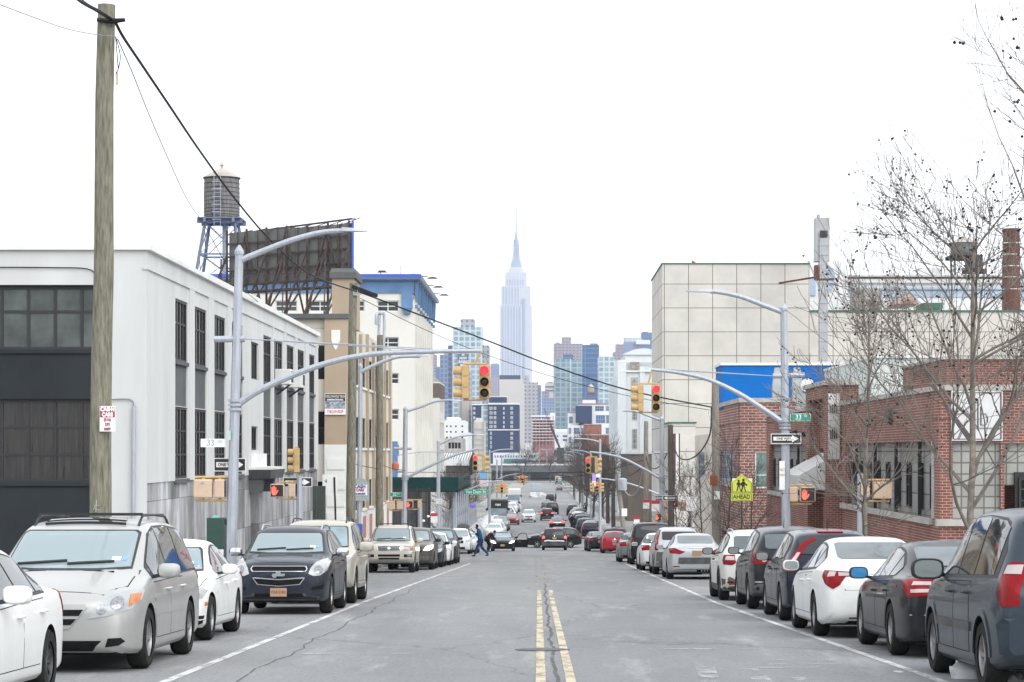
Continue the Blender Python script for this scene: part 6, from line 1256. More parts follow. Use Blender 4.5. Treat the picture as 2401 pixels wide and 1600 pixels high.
MB().cyl((PX(1922, 226), 227, PZ(511, 226)), (PX(1922, 226), 227, PZ(501, 226)), .18, .18, 10).build('cap_pipe', M['win_grey'], t); MB().bar((PX(1843, 226), 232.5, PZ(653, 226)), (xa, 226.5, PZ(648, 226)), .16).bar((PX(1912, 226), 226.1, PZ(656, 226)), (PX(1956, 226), 226.1, PZ(655, 226)), .22).box(PX(1911, 226), PX(1919, 226), 226, 227, PZ(655, 226), PZ(622, 226)).build('brace', mat('rusty_brace', (.17, .075, .05), .85, var=.3, scale=2), t)
# white factory behind the cinema
M['white_far'] = mat('white_factory_paint', (.70, .71, .715), .8, var=.05, scale=.1); M['pale_blue'] = mat('pale_blue_band', (.36, .44, .54), .7, var=.1, scale=.2)
t = thing('white_factory', 'long white factory with pale blue bands behind the beige wall', 'building', (PX(2100, 300), 300, 10)); zl = 2
def fx(p): return PX(p, 300)
def fz(p): return PZ(p, 300)
mb = MB(); mb.box(fx(1975), 90, 300, 330, zl, fz(700)); mb.box(fx(1968), 90, 303, 330, fz(700), fz(650)); mb.box(fx(1972), 90, 306, 330, fz(650), fz(645)); mb.box(fx(1897), fx(1985), 299, 320, zl, fz(612)); mb.box(fx(2185), fx(2240), 310, 320, fz(645), fz(614)); mb.build('wall', M['white_far'], t)
bd = MB(); bd.box(fx(1962), 90, 302.7, 303.02, fz(694), fz(680)); bd.box(fx(1962), 90, 302.5, 303.0, fz(676), fz(671)); bd.box(fx(1897), fx(1910), 298.8, 299.02, fz(695), fz(655)); bd.build('blue_band', M['pale_blue'], t); MB().box(fx(1970), 90, 302.6, 306, fz(646), fz(642)).box(fx(1968), 90, 302.6, 303, fz(661), fz(659)).build('cornice', M['stone'], t)
MB().prism([(fx(1922) + 1.9 * cos(a), fz(655) + 2.1 * sin(a)) for a in [pi / 2 - pi * k / 10 for k in range(11)]], lambda u, v, w: (u, w, v), (298.7, 298.95)).build('arch_window', M['pale_blue'], t)
r_ = MB(); r_.prism([(fx(2062), fz(730)), (fx(2112), fz(730)), (fx(2090), fz(702))], lambda u, v, w: (u, w, v), (285, 295)); r_.build('rusty_gable', mat('rusty_gable_metal', (.30, .10, .055), .85, scale=.8, col2=(.55, .50, .47)), t); MB().box(fx(1983), fx(2036), 288, 296, fz(740), fz(692)).build('roof_plant', mat('weathered_plant', (.40, .42, .41), .8, scale=.6, col2=(.26, .22, .18)), t)
MB().tube([(fx(1960), 305, fz(612)), (fx(1960), 305, fz(568))], .06, 5).build('aerial', M['steel_grey'], t); MB().box(fx(2135), fx(2180), 290, 296, fz(735), fz(722)).build('green_unit', M['green_edge'], t)
water_tower('water_tower', 'squat grey rooftop tank with wide dark platform behind the bare tree', PX(2260, 306), 306, fz(640), fz(591), 1.78, fz(561) - fz(591), .95, M['dark_metal'], plank_mat('grey_tank_staves', (.33, .33, .34), (.17, .17, .18)), M['tank_roof'], .8, 1, False)
water_tower('water_tower', 'smaller dark rooftop tank just below the squat grey one', PX(2284, 312), 312, PZ(640, 312), PZ(632, 312), 1.2, PZ(609, 312) - PZ(632, 312), .75, M['dark_metal'], plank_mat('dark_tank_staves', (.12, .12, .14), (.06, .06, .07)), M['tank_roof'], .9, 1, False)
t = thing('brick_chimney', 'round brown brick chimney with white bands at the right edge', 'chimney', (PX(2371, 275), 275, 8)); xc = PX(2371, 275)
M['chim_brick'] = mat('brown_chimney_brick', (.20, .085, .06), .9, scale=3, stretch=(1, 1, 5), col2=(.10, .045, .036)); MB().lathe([(1.12, 8), (1.08, PZ(640, 275)), (1.0, PZ(545, 275)), (1.08, PZ(543, 275)), (1.08, PZ(537, 275)), (.8, PZ(537, 275)), (.8, PZ(545, 275))], (xc, 275, 0), 20).build('shaft', M['chim_brick'], t, smooth=True, angle=50); bn = MB()
for py in (571, 598, 625, 651, 679): z = PZ(py, 275); bn.lathe([(1.07, z - .06), (1.12, z), (1.07, z + .06)], (xc, 275, 0), 20)
bn.build('steel_bands', M['white_paint'], t)
# art deco white tower
M['deco'] = mat('white_terracotta', (.66, .70, .715), .75, var=.06, scale=.15); M['deco_trim'] = mat('brown_terracotta_ornament', (.30, .25, .215), .8, scale=.8, col2=(.52, .50, .46))
t = thing('deco_building', 'white art deco building with brown ornament panels by the cinema', 'building', (12, 356, gz(356))); zl = gz(415) - 2; D0 = 356
def dx(p): return PX(p, D0)
def dz(p): return PZ(p, D0)
mb = MB(); mb.box(12, 34, D0, 415, zl, dz(868)); mb.box(12.6, 33, D0 + .6, 414, dz(868), dz(830)); n = 11; cen = (dx(1457) + 20.0) / 2 + 2.5
mb.prism([(dx(1458), dz(832))] + [(dx(1458) + (dx(1560) - dx(1458)) * k / n, dz(832) + 1.0 * sin(pi * k / n)) for k in range(1, n)] + [(dx(1560), dz(832))], lambda u, v, w: (u, w, v), (D0 + .3, D0 + 3))
for k in range(12): y = D0 + 2 + 4.9 * k; mb.box(11.72, 12.0, y, y + 2.2, zl, dz(868) - .4 - .3 * (k % 2))
mb.box(11.6, 12.0, D0 - .25, D0 + 1.2, zl, dz(860)); mb.box(dx(1448), dx(1468), D0 - .32, D0 - .26, zl, dz(845)); mb.box(dx(1500), dx(1512), D0 - .25, D0, zl, dz(860)); mb.build('wall', M['deco'], t)
for z in (846, 869): MB().box(dx(1450), 34, D0 - .35, D0 - .0, dz(z + 4), dz(z)).build('string_course', M['white_paint'], t)
MB().box(dx(1477), dx(1499), D0 - .12, D0 + .02, dz(868), dz(849)).build('rosette_panel', M['deco_trim'], t); MB().box(dx(1480), dx(1496), D0 - .12, D0 + .02, dz(950), dz(885)).build('ornament_panel', M['deco_trim'], t); rs = MB()
for k in range(8): a = 2 * pi * k / 8; rs.lathe([(.01, -.2), (.12, -.18), (.12, 0)], (dx(1488) + .42 * cos(a), D0 - .1, dz(858.5) + .42 * sin(a)), 8, axis='y')
for k in range(5): rs.lathe([(.10, -.2), (.22, -.22), (.24, 0)], (dx(1488), D0 - .1, dz(892 + 12 * k)), 8, axis='y')
rs.build('rosettes', M['stone'], t)
for p0, p1 in ((956, 985), (1006, 1053)): window(t, (12, D0), (1, 0), (dx(1482) - 12, dx(1494) - 12, dz(p1), dz(p0)), -.04, 3, 4, 'stone', 'glass_grey', .10)
# brown wall building and brick blocks far down
t = thing('brown_building', 'windowless dark brown stained building below the white deco block', 'building', (11, 300, gz(300))); MB().box(PX(1473, 300), 17, 300, 330, gz(330) - 1, PZ(1067, 300)).build('wall', mat('stained_brown_wall', (.20, .165, .14), .95, scale=.5, col2=(.12, .10, .088), stretch=(1, 1, .25)), t); MB().box(PX(1472, 300), 17, 299.9, 330, PZ(1067, 300), PZ(1065, 300)).build('coping', M['spandrel'], t)
M['far_brick'] = mat('far_brick', (.27, .125, .10), .9, var=.12, scale=.3); t = thing('brick_block', 'plain pinkish brick block left of the white deco building', 'building', (13, 600, gz(600)))
def ex(p): return PX(p, 600)
MB().box(ex(1370), 28, 600, 640, gz(600) - 1, PZ(1021, 600)).box(ex(1371), ex(1411), 602, 620, PZ(1021, 600), PZ(996, 600)).build('wall', M['far_brick'], t); MB().box(ex(1369), 28, 599.8, 640, PZ(1021, 600), PZ(1019, 600)).box(ex(1370), ex(1412), 601.8, 620, PZ(996, 600), PZ(994.5, 600)).build('coping', M['stone'], t); pi_ = MB()
for p in (1385, 1402, 1420): pi_.box(ex(p) - .12, ex(p) + .12, 599.7, 600.02, gz(600), PZ(1022, 600))
pi_.build('pilasters', mat('dark_brick_joint', (.17, .08, .07), .9, var=.1), t)
# ------------------------------------------------------------------ left-hand buildings farther on
t = thing('brown_top_loft', 'cream loft building with brown top storey beyond the cream tower', 'building', (-12.2, 270, gz(270))); zl = gz(283) - 1; XE = -12.2
mb = MB(); ops = [(.6 + 3.1 * k, 2.9 + 3.1 * k, z, z + 2.0) for k in range(4) for z in (4.6, 1.4, -1.8, -5.0)]; wall(mb, (XE, 270), (0, 1), 13, zl, 8.15, ops, .25, m=0); wall(mb, (-22, 270), (1, 0), 22 + XE, zl, 8.15, [(5.5, 7.2, z, z + 2.2) for z in (5.4, 1.4, -1.8)], .25, m=0); mb.box(-22, XE + .03, 269.97, 283, 6.3, 8.0, 1); mb.box(-22, XE - 0.6, 270.2, 282, 8.15, 8.7, 2); mb.quad((-22, 283, zl), (XE, 283, zl), (XE, 283, 8.1), (-22, 283, 8.1), 0); mb.build('wall', [M['cream_tower'], mat('brown_brick_band', (.16, .13, .115), .9, var=.1), M['stone']], t)
for q in ops: window(t, (XE, 270), (0, 1), q, .2, 2, 2, 'win_grey', 'glass_mid', .1)
t = thing('white_block', 'small white block with tiny square windows down the street', 'building', (-15, 400, gz(400)))
def wx(p): return PX(p, 400)
def wz(p): return PZ(p, 400)
mb = MB(); ow = [(wx(p) - wx(1036), wx(p) - wx(1036) + .28, wz(q + 4), wz(q)) for p in (1046, 1055, 1067, 1082) for q in (998, 1011, 1024)]; wall(mb, (wx(1036), 400), (1, 0), wx(1089) - wx(1036), gz(400) - 1, wz(986), ow, .15); mb.box(wx(1036), wx(1089), 400.2, 420, gz(400) - 1, wz(986)); mb.box(wx(1046), wx(1074), 402, 415, wz(986), wz(978)); mb.box(wx(1089), wx(1099), 400, 420, gz(400) - 1, wz(1014)); mb.build('wall', M['white_far'], t)
for q in ow: window(t, (wx(1036), 400), (1, 0), q, .08, 1, 1, 'win_black', 'glass_dark', .04)
t = thing('grey_workshop', 'grey workshop with dark window row under the white block', 'building', (-14, 360, gz(360))); mb = MB(); wall(mb, (PX(1038, 360), 360), (1, 0), PX(1084, 360) - PX(1038, 360), gz(360) - 1, PZ(1028, 360), [(.9 + .5 * k, 1.3 + .5 * k, PZ(1052, 360), PZ(1038, 360)) for k in range(4)], .2); mb.box(PX(1038, 360), PX(1084, 360), 360.25, 375, gz(360) - 1, PZ(1028, 360)); mb.build('wall', M['concrete'], t)
for k in range(4): window(t, (PX(1038, 360), 360), (1, 0), (.9 + .5 * k, 1.3 + .5 * k, PZ(1052, 360), PZ(1038, 360)), .1, 1, 2, 'win_black', 'glass_dark', .05)
t = thing('metal_shed', 'low shed with white ribbed metal roof behind the green hoarding', 'shed', (-13, 310, gz(310)))
def mx_(p): return PX(p, 310)
def mz(p): return PZ(p, 310)
MB().box(mx_(1043), mx_(1100), 314, 330, gz(330), mz(1092)).build('wall', mat('shed_wall', (.30, .27, .245), .9, var=.1), t); rf = MB(); rf.prism([(314 - 4, mz(1092)), (314 - 4, mz(1078)), (320, mz(1062)), (330, mz(1062)), (330, mz(1092))], lambda u, v, w: (w, u, v), (mx_(1036), mx_(1101))); rf.build('roof', M['white_far'], t); rb = MB()
for k in range(11): x = mx_(1040) + (mx_(1098) - mx_(1040)) * k / 10; rb.bar((x, 310, mz(1077)), (x, 320, mz(1061)), .08)
rb.build('roof_ribs', M['dark_metal'], t); MB().prism([(mx_(1101), mz(1115)), (mx_(1108), mz(1113)), (mx_(1108), mz(1062)), (mx_(1101), mz(1082))], lambda u, v, w: (u, w, v), (309, 318)).build('gable_end', M['door_black'], t)
t = thing('concrete_silo', 'pale concrete silo tower beside the navy apartment block', 'silo', (-14, 520, gz(520)))
def sx_(p): return PX(p, 520)
MB().box(sx_(1110), sx_(1136), 520, 530, gz(520) - 1, PZ(990, 520)).build('wall', mat('silo_concrete', (.42, .40, .37), .9, scale=.3, col2=(.52, .51, .48), stretch=(1, 1, .2)), t); MB().tbox((sx_(1122), 525, PZ(990, 520)), 1.0, 2, 1.0, .6).build('cap', M['concrete'], t); gl = MB()
for p in (1112, 1135): gl.bar((sx_(p), 519.7, gz(520)), (sx_(p), 519.7, PZ(985, 520)), .25)
for k in range(8): z = PZ(1090 - 12 * k, 520); gl.bar((sx_(1112), 519.7, z), (sx_(1135), 519.7, z), .12)
gl.build('steelwork', M['concrete'], t)
# green sidewalk shed on the left corner
M['hoarding'] = mat('dark_green_hoarding', (.006, .038, .038), .6, var=.15, scale=.4); XS = -7.05
t = thing('sidewalk_shed', 'dark green plywood sidewalk shed wrapping the cream tower corner', 'scaffold', (XS, 190, gz(190))); a0 = PX(918, 190)
MB().box(a0, XS, 190, 190.15, -3.25, -2.12).box(XS - .15, XS, 190.15, 221, -3.3, -2.2).build('hoarding_panel', M['hoarding'], t); MB().box(a0, XS, 190.15, 221, -3.35, -3.2).build('deck', M['dark_metal'], t)
for k, (x, y) in enumerate([(a0 + .4 + (XS - a0 - .6) * i / 4, 190.3) for i in range(5)] + [(XS - .2, 190.3 + 5 * i) for i in range(1, 7)]): MB().cyl((x, y, gz(y)), (x, y, -3.2), .06, .06, 6).build('post', M['steel_grey'], t)
br = MB()
for i in range(6): y = 190.3 + 5 * i; br.bar((XS - .2, y, gz(y) + .6), (XS - .2, y + 5, -3.4), .05); br.bar((XS - .2, y + 5, gz(y + 5) + .6), (XS - .2, y, -3.4), .05); br.bar((XS - .2, y, -5.2), (XS - .2, y + 5, -5.3), .05)
br.build('bracing', M['steel_grey'], t)
t = thing('black_fence', 'tall black slatted fence under the green shed', 'fence', (-11, 188, gz(188))); sl_ = MB(); n = 34
for k in range(n): x = PX(916, 188) + (PX(1010, 188) - PX(916, 188)) * k / n; sl_.box(x, x + .085, 188, 188.05, gz(188), PZ(1146, 188))
sl_.build('slats', M['door_black'], t); MB().box(PX(916, 188), PX(1010, 188), 188.05, 188.1, -6.8, -6.7).box(PX(916, 188), PX(1010, 188), 188.05, 188.1, -4.2, -4.1).build('rails', M['dark_metal'], t)
for k in range(4): x = PX(920 + 28 * k, 188); MB().box(x, x + .12, 187.9, 188, gz(188), PZ(1143, 188)).build('post', M['dark_metal'], t)
t = thing('mesh_fence', 'grey chain link fence running along the left lot', 'fence', (-8.9, 220, gz(220))); ms = MB()
for k in range(28): y = 196 + 4 * k; ms.bar((-8.9, y, gz(y)), (-8.9, y, gz(y) + 3), .07)
for z in (.2, 1.5, 2.95): 
 for k in range(27): y = 196 + 4 * k; ms.bar((-8.9, y, gz(y) + z), (-8.9, y + 4, gz(y + 4) + z), .05)
for k in range(90): y = 196 + 1.2 * k; ms.bar((-8.9, y, gz(y) + .2), (-8.9, y, gz(y) + 2.9), .025)
ms.build('fence_mesh', M['steel_grey'], t)
SED1.place('white sedan parked in the lot under the green shed', PT['white'], 216, -11.2)
SUV1.place('dark sport utility vehicle parked behind the white car in the lot', PT['navy'], 224, -11.7)
# ------------------------------------------------------------------ Manhattan and Long Island City far off
def wmat(name, wa, wb, wallc, bw, bh, mw, rough=.6, weather=.15, wscale=.02, bias=0): return grid_mat(name, wa, wb, wallc, bw, bh, mw, 0, rough, bias, .05, weather, wscale, bump=0)
G = (.08, .13, .21)
M['t_glass'] = wmat('teal_glass_grid', (.10, .20, .26), (.19, .31, .37), (.33, .39, .43), 3.4, 3.0, .35, .3)
M['t_glass2'] = wmat('pale_glass_grid', (.26, .38, .43), (.16, .28, .36), (.50, .54, .56), 3.2, 3.1, .45, .3)
M['t_blue'] = wmat('deep_blue_glass', (.035, .09, .21), (.05, .12, .26), (.10, .17, .30), 9, 3.2, .3, .3)
M['t_bluegrey'] = wmat('blue_grey_grid', (.07, .12, .24), (.11, .17, .30), (.20, .24, .36), 2.6, 3.0, .5, .5)
M['t_mauve'] = wmat('mauve_brick_grid', (.10, .10, .16), (.14, .13, .19), (.28, .25, .285), 4.0, 3.4, 1.1, .8)
M['t_grey'] = wmat('grey_striped_tower', (.12, .15, .22), (.17, .20, .27), (.36, .36, .38), 3.0, 2.9, .8, .8)
M['t_pale'] = mat('pale_slab', (.50, .48, .47), .85, var=.05, scale=.01); M['t_navyw'] = mat('navy_cladding', (.022, .042, .105), .6, var=.1, scale=.05); M['t_white'] = mat('far_white', (.66, .67, .69), .8, var=.05, scale=.05)
M['t_esb'] = wmat('hazed_limestone_bays', (.28, .33, .44), (.33, .38, .49), (.50, .51, .56), 3.3, 4.1, .95, .8, .05)  # stone and windows lightened and blued in colour for distant haze
M['t_stone'] = mat('hazed_limestone', (.50, .52, .57), .8, var=.04, scale=.02); M['t_band'] = mat('far_dark_band', (.05, .07, .13), .7, var=.05, scale=.05); M['t_pink'] = mat('pink_concrete', (.36, .19, .19), .8, var=.1, scale=.1); M['t_conc'] = mat('far_concrete', (.40, .38, .36), .9, var=.06, scale=.05)  # the far limestone also carries some haze in its colour
HG = -14.4
def tower(name, label, d, parts, dep=30, cat='tower', extra=None):
 x0 = parts[0][1]; x1 = parts[0][2]; t = thing(name, label, cat, ((PX(x0, d) + PX(x1, d)) / 2, d, gz(d)))
 for pn, a, b, yt, yb, mt, dd, *r in parts:
  dp = r[0] if r else dep; zb = gz(d) - 2 if yb is None else PZ(yb, d)
  MB().box(PX(a, d), PX(b, d), d + dd, d + dd + dp, zb, PZ(yt, d)).build(pn, M[mt], t)
 return t
tower('glass_tower', 'teal glass apartment tower with a leasing banner behind the signals', 1300, [('body', 1061, 1131, 767, None, 't_glass2', 0), ('crown', 1079, 1111, 747, 767, 't_grey', 6, 18), ('crown_cap', 1083, 1108, 744, 747, 't_white', 8, 14), ('wing', 1131, 1145, 809, None, 't_grey', 6), ('wing', 1049, 1061, 809, None, 't_bluegrey', 6)])
b = thing('leasing_banner', 'dark leasing banner hung high on the teal glass tower', 'banner', (PX(1086, 1299), 1299, PZ(868, 1299))); w = PX(1098.5, 1299) - PX(1074, 1299); MB().box(-w / 2, w / 2, -.4, .3, 0, PZ(830, 1299) - PZ(868, 1299)).build('cloth', mat('banner_slate', (.10, .14, .21), .7, var=.05), b, world=False)
for k, tx in enumerate(('NOW', 'LEASING', '(866)', '470 5677')): put_text(tx, 2.05, M['sign_white'], (0, -.5, 6.6 - 2.0 * k), b, sx=.78, bold=.05)
mb = MB(); mb.prism([(-1.2, 8.2), (0, 9.0), (1.2, 8.2)], lambda u, v, w: (u, w, v), (-.5, -.42)); mb.build('emblem', M['sign_white'], b, world=False)
tower('apartment_tower', 'blue grey tower left of the teal glass tower', 1500, [('body', 1031, 1061, 832, None, 't_bluegrey', 0), ('crown', 1040, 1052, 827, 832, 't_grey', 5, 15)])
tower('apartment_tower', 'mauve sliver tower at the cream tower edge', 2500, [('body', 1008, 1022, 832, None, 't_mauve', 0), ('roof_hut', 1010, 1017, 828, 832, 't_grey', 5, 15)])
tower('apartment_tower', 'low blue tower between mauve sliver and blue grey tower', 2300, [('body', 1022, 1031, 861, None, 't_blue', 0), ('roof_hut', 1024, 1028, 857, 861, 't_white', 5, 10)])
tower('concrete_tower', 'blank grey concrete tower under the leasing banner', 1240, [('body', 1074, 1100, 869, None, 't_conc', 0, 20), ('seam', 1080.5, 1081.3, 875, None, 't_band', -.3, 1), ('side', 1100, 1104, 872, None, 't_grey', 3, 18)])
tower('office_tower', 'bluish tower just left of the great skyscraper', 3000, [('body', 1150, 1170, 854, None, 't_bluegrey', 0), ('roof_hut', 1154, 1166, 851, 854, 't_pale', 6, 15), ('annex', 1147, 1169, 885, None, 't_mauve', -12, 11)])
# navy apartment block
t = tower('navy_apartments', 'navy blue apartment block with small white windows', 1200, [('wall', 1144, 1217, 947, None, 't_navyw', 0, 40), ('wing', 1107, 1144, 949, None, 't_navyw', 3, 40), ('roof_band', 1144, 1217.5, 945, 949, 't_white', -.5, 40), ('roof_block', 1146, 1187, 930, 945, 't_navyw', 8, 20), ('roof_cap', 1145, 1188, 929, 930.5, 't_white', 7.5, 21), ('balcony_bay', 1128, 1144, 952, None, 't_glass2', 2, 5), ('parapet', 1106, 1144, 947, 950, 't_white', 2.5, 40), ('string_course', 1144, 1217.5, 1007, 1009.5, 't_white', -.6, 1)])
def farwin(t, d, x, y, w, h, fm='white_paint', gm='glass_mid'):
 w *= 1.33; h *= 1.33; window(t, (PX(x, d), d), (1, 0), (0, w, PZ(y, d), PZ(y, d) + h), .06 - .2, 2, 2, fm, gm, .14)
for y in (961, 972, 983, 994, 1004, 1020, 1031, 1042, 1052):
 farwin(t, 1200, 1197, y, .95, 1.1)
 if y < 1005:
  farwin(t, 1200, 1148, y, 1.1, 1.1); farwin(t, 1200, 1158, y, .9, 1.1); farwin(t, 1200, 1180, y, .5, 1.0)
 else: farwin(t, 1200, 1149, y, .7, 1.3, 'pale_blue' if 'pale_blue' in M else 'win_grey', 't_glass')
for y in (961, 972, 983): farwin(t, 1197, 1110, y, .7, 1.0)
tower('slab_tower', 'pale blank slab block with dark top in front of the skyscraper', 1800, [('body', 1171, 1232, 890, None, 't_pale', 0), ('top_band', 1171, 1220, 880, 890, 't_band', 0, 25), ('side', 1229, 1235, 888, None, 't_grey', 6)])
tower('striped_tower', 'grey vertically striped tower right of the pale slab', 1700, [('body', 1230, 1262, 897, None, 't_grey', 0), ('step', 1262, 1269, 903, None, 't_bluegrey', 4), ('crown', 1226, 1240, 880, 897, 't_grey', 10, 12)])
tower('office_block', 'mauve and blue block between striped and teal towers', 2200, [('body', 1270, 1303, 933, None, 't_bluegrey', 0), ('upper', 1270, 1288, 917, 933, 't_mauve', 4, 20)])
tower('office_block', 'pale grey block peeking above the mauve one', 2600, [('body', 1277, 1300, 899, None, 't_pale', 0), ('roof_hut', 1282, 1296, 895, 899, 't_grey', 6, 12), ('window_band', 1279, 1299, 906, 909, 't_band', -.5, 1), ('window_band', 1279, 1299, 915, 918, 't_band', -.5, 1)])
t = tower('unfinished_block', 'pink unfinished concrete block left of the crane', 1100, [('core', 1250, 1300, 985, None, 't_pink', 3, 25), ('roof_slab', 1245, 1292, 974, 978, 't_white', 0, 30), ('wing', 1290, 1302, 968, None, 't_white', 6, 20)])
for k in range(8): y = 984 + 7 * k; MB().box(PX(1247, 1100), PX(1300, 1100), 1100.5, 1128, PZ(y + 1.6, 1100), PZ(y, 1100)).build('floor_slab', M['t_white'] if k < 5 else M['t_pale'], t)
for k in range(7): x = PX(1248 + 8 * k, 1100); MB().box(x, x + .4, 1100.6, 1101, gz(1100), PZ(976, 1100)).build('column', M['t_pink'], t)
tower('apartment_tower', 'broad mauve apartment block behind the teal tower', 2600, [('body', 1298, 1366, 806, None, 't_mauve', 0), ('roof_hut', 1317, 1339, 790, 806, 't_mauve', 8, 14), ('step', 1303, 1312, 803, 806, 't_mauve', 3, 10), ('aerial', 1328, 1329, 785, 790, 't_band', 10, 2)])
tower('glass_tower', 'teal glass tower with white vertical stripe and balconies', 1400, [('body', 1303, 1337, 842, None, 't_glass', 0), ('flank', 1338, 1364, 846, None, 't_glass', 3), ('white_stripe', 1336.4, 1338.2, 842, None, 't_white', -.6, 3), ('roof_block', 1320, 1344, 831, 842, 't_blue', 6, 16), ('side', 1299.5, 1303, 850, None, 't_white', 4, 20)])
tower('glass_tower', 'dark blue glass office tower, tallest right of centre', 1500, [('body', 1365, 1405, 809, None, 't_blue', 0), ('flank', 1405, 1416, 1135, None, 't_blue', 5), ('crown', 1385, 1402, 804, 809, 't_mauve', 8, 14)])
tower('glass_tower', 'pale green glass tower right of the dark blue tower', 1350, [('body', 1404, 1440, 836, None, 't_glass2', 0), ('crown', 1406, 1432, 831.5, 836, 't_white', 3, 18), ('corner', 1440, 1442, 842, None, 't_white', 2)])
t = tower('white_midrise', 'white framed midrise with blue windows and navy block', 1120, [('upper', 1358, 1432, 947, None, 't_white', 6, 25), ('wall', 1332, 1432, 998, None, 't_white', 0, 30), ('left_wing', 1332, 1352, 968, 998, 't_white', 2, 20), ('navy_block', 1350, 1388, 952, 992, 't_navyw', -1, 10), ('roof_edge', 1332, 1351, 966.5, 968.5, 't_pink', 1.8, 20), ('roof_edge', 1358, 1433, 945.5, 947.5, 't_pink', 5.5, 25), ('penthouse', 1367, 1398, 937, 947, 't_white', 9, 12), ('right_wing', 1388, 1432, 971, 998, 't_white', 1, 20)])
M['glass_far'] = glass_mat('far_blue_pane', (.045, .10, .22), .2, .4, .4)
for x, y, w, h, dd in [(1334, 993, 1.4, 2.4, 2)] + [(x, y, w, h, 0) for y, h in ((1018, 2.2), (1040, 2.2), (1062, 2.2)) for x, w in ((1333, 1.0), (1345, 2.0), (1362, 1.6), (1420, 1.2))] + [(1397, 993, 3.3, 2.9, 1), (1421, 993, 1.2, 2.9, 1), (1396, 964, 3.1, 1.8, 6), (1421, 964, 1.2, 1.8, 6)]:
 window(t, (PX(x, 1120), 1120 + dd), (1, 0), (0, w * 1.4, PZ(y, 1120), PZ(y, 1120) + h * 1.4), -.06, 4, 2, 'win_grey', 'glass_far', .12)
water_tower('water_tower', 'distant tan rooftop tank above the white midrise', PX(1385.5, 1135), 1135, PZ(937, 1135), PZ(921, 1135), 1.7, PZ(908, 1135) - PZ(921, 1135), 1.5, M['far_brick'], mat('tan_tank', (.46, .38, .30), .9, var=.08), M['tank_roof'], .9, 1, False)
tower('apartment_tower', 'pinkish tower left of the pale factory like roof', 2400, [('body', 1438, 1462, 826, None, 't_mauve', 0), ('upper', 1444, 1462, 807, 826, 't_mauve', 5, 15), ('wing', 1438, 1452, 846, None, 't_pale', -3, 3)])
tower('office_tower', 'pale blue ribbed tower above the white deco roof', 2500, [('body', 1463, 1508, 803, None, 't_bluegrey', 0), ('ribbed_top', 1463, 1504, 792, 803, 't_glass2', 2, 20), ('balcony', 1491, 1524, 798, 808, 't_white', -4, 8)])
tower('office_tower', 'plain blue tower at the left edge of the cinema', 2700, [('body', 1504, 1534, 780, None, 't_blue', 0), ('roof_hut', 1506, 1520, 778, 780, 't_blue', 4, 10)])
# the great skyscraper
D = 4050; M['t_strip'] = mat('hazed_window_strip', (.27, .33, .45), .7, var=.03, scale=.02)  # strip colour includes the grey-blue haze of distance
t = thing('skyscraper', 'tall pale stepped skyscraper with mast rising over the street', 'skyscraper', (PX(1210, D), D, gz(D)))
def ek(p): return PX(p, D)
def ez(p): return PZ(p, D)
def blk(nm, a, b, yt, yb, dd, dp, mt='t_esb'): MB().box(ek(a), ek(b), D + dd, D + dd + dp, ez(yb) if yb else HG - 2, ez(yt)).build(nm, M[mt], t)
blk('lower_shaft', 1172, 1247, 716, None, 0, 45); blk('corner_bay', 1225, 1231, 700, None, -1.2, 2, 't_strip'); blk('upper_shaft', 1175, 1244, 671, 716, 2, 41); blk('upper_block', 1184, 1235, 640, 671, 5, 35); blk('upper_block', 1186, 1233, 637, 640, 6, 33, 't_stone'); blk('observation_base', 1192, 1228, 629, 637, 8, 28, 't_stone'); blk('observation_ledge', 1195, 1225, 626, 629, 9, 26, 't_stone')
for p in (1177, 1183.6, 1190.3, 1197, 1203.6, 1210.3, 1217): MB().box(ek(p), ek(p) + 2.2, D - .5, D + .05, HG, ez(718)).build('window_strip', M['t_strip'], t)
for p in (1179, 1185.5, 1192.5, 1199.5, 1206.5, 1213.5): MB().box(ek(p), ek(p) + 2.0, D + 1.5, D + 2.05, ez(714), ez(674)).build('window_strip', M['t_strip'], t)
for p in (1188, 1194, 1200, 1206, 1213, 1219, 1225): MB().box(ek(p), ek(p) + 2.0, D + 4.6, D + 5.05, ez(669), ez(655)).build('window_strip', M['t_strip'], t)
cx = ek(1210); yc = D + 22
MB().tbox((cx, yc, ez(626)), ek(1222.5) - cx, 9, ez(596) - ez(626), .60).tbox((cx, yc, ez(596)), ek(1217.5) - cx, 5.5, ez(573) - ez(596), .90).build('mooring_mast', M['t_strip'], t)
for s in (-1, 1): MB().prism([(0, 0), (6.2 * s, 0), (2.0 * s, ez(596) - ez(626)), (0, ez(578) - ez(626))], lambda u, v, w: (cx + u + s * 4.5, yc + w, ez(626) + v), (-7, -4)).build('mast_wing', M['t_stone'], t)
MB().lathe([(5.2, ez(573)), (5.6, ez(570)), (4.6, ez(569)), (4.6, ez(564)), (4.9, ez(563)), (4.6, ez(560)), (3.0, ez(559)), (2.6, ez(553)), (3.2, ez(552)), (1.9, ez(551)), (1.9, ez(541)), (1.3, ez(540)), (1.0, ez(516)), (1.0, ez(515)), (.9, ez(492)), (.5, ez(480))], (cx, yc, 0), 14).build('antenna', M['t_strip'], t, smooth=True, angle=40)
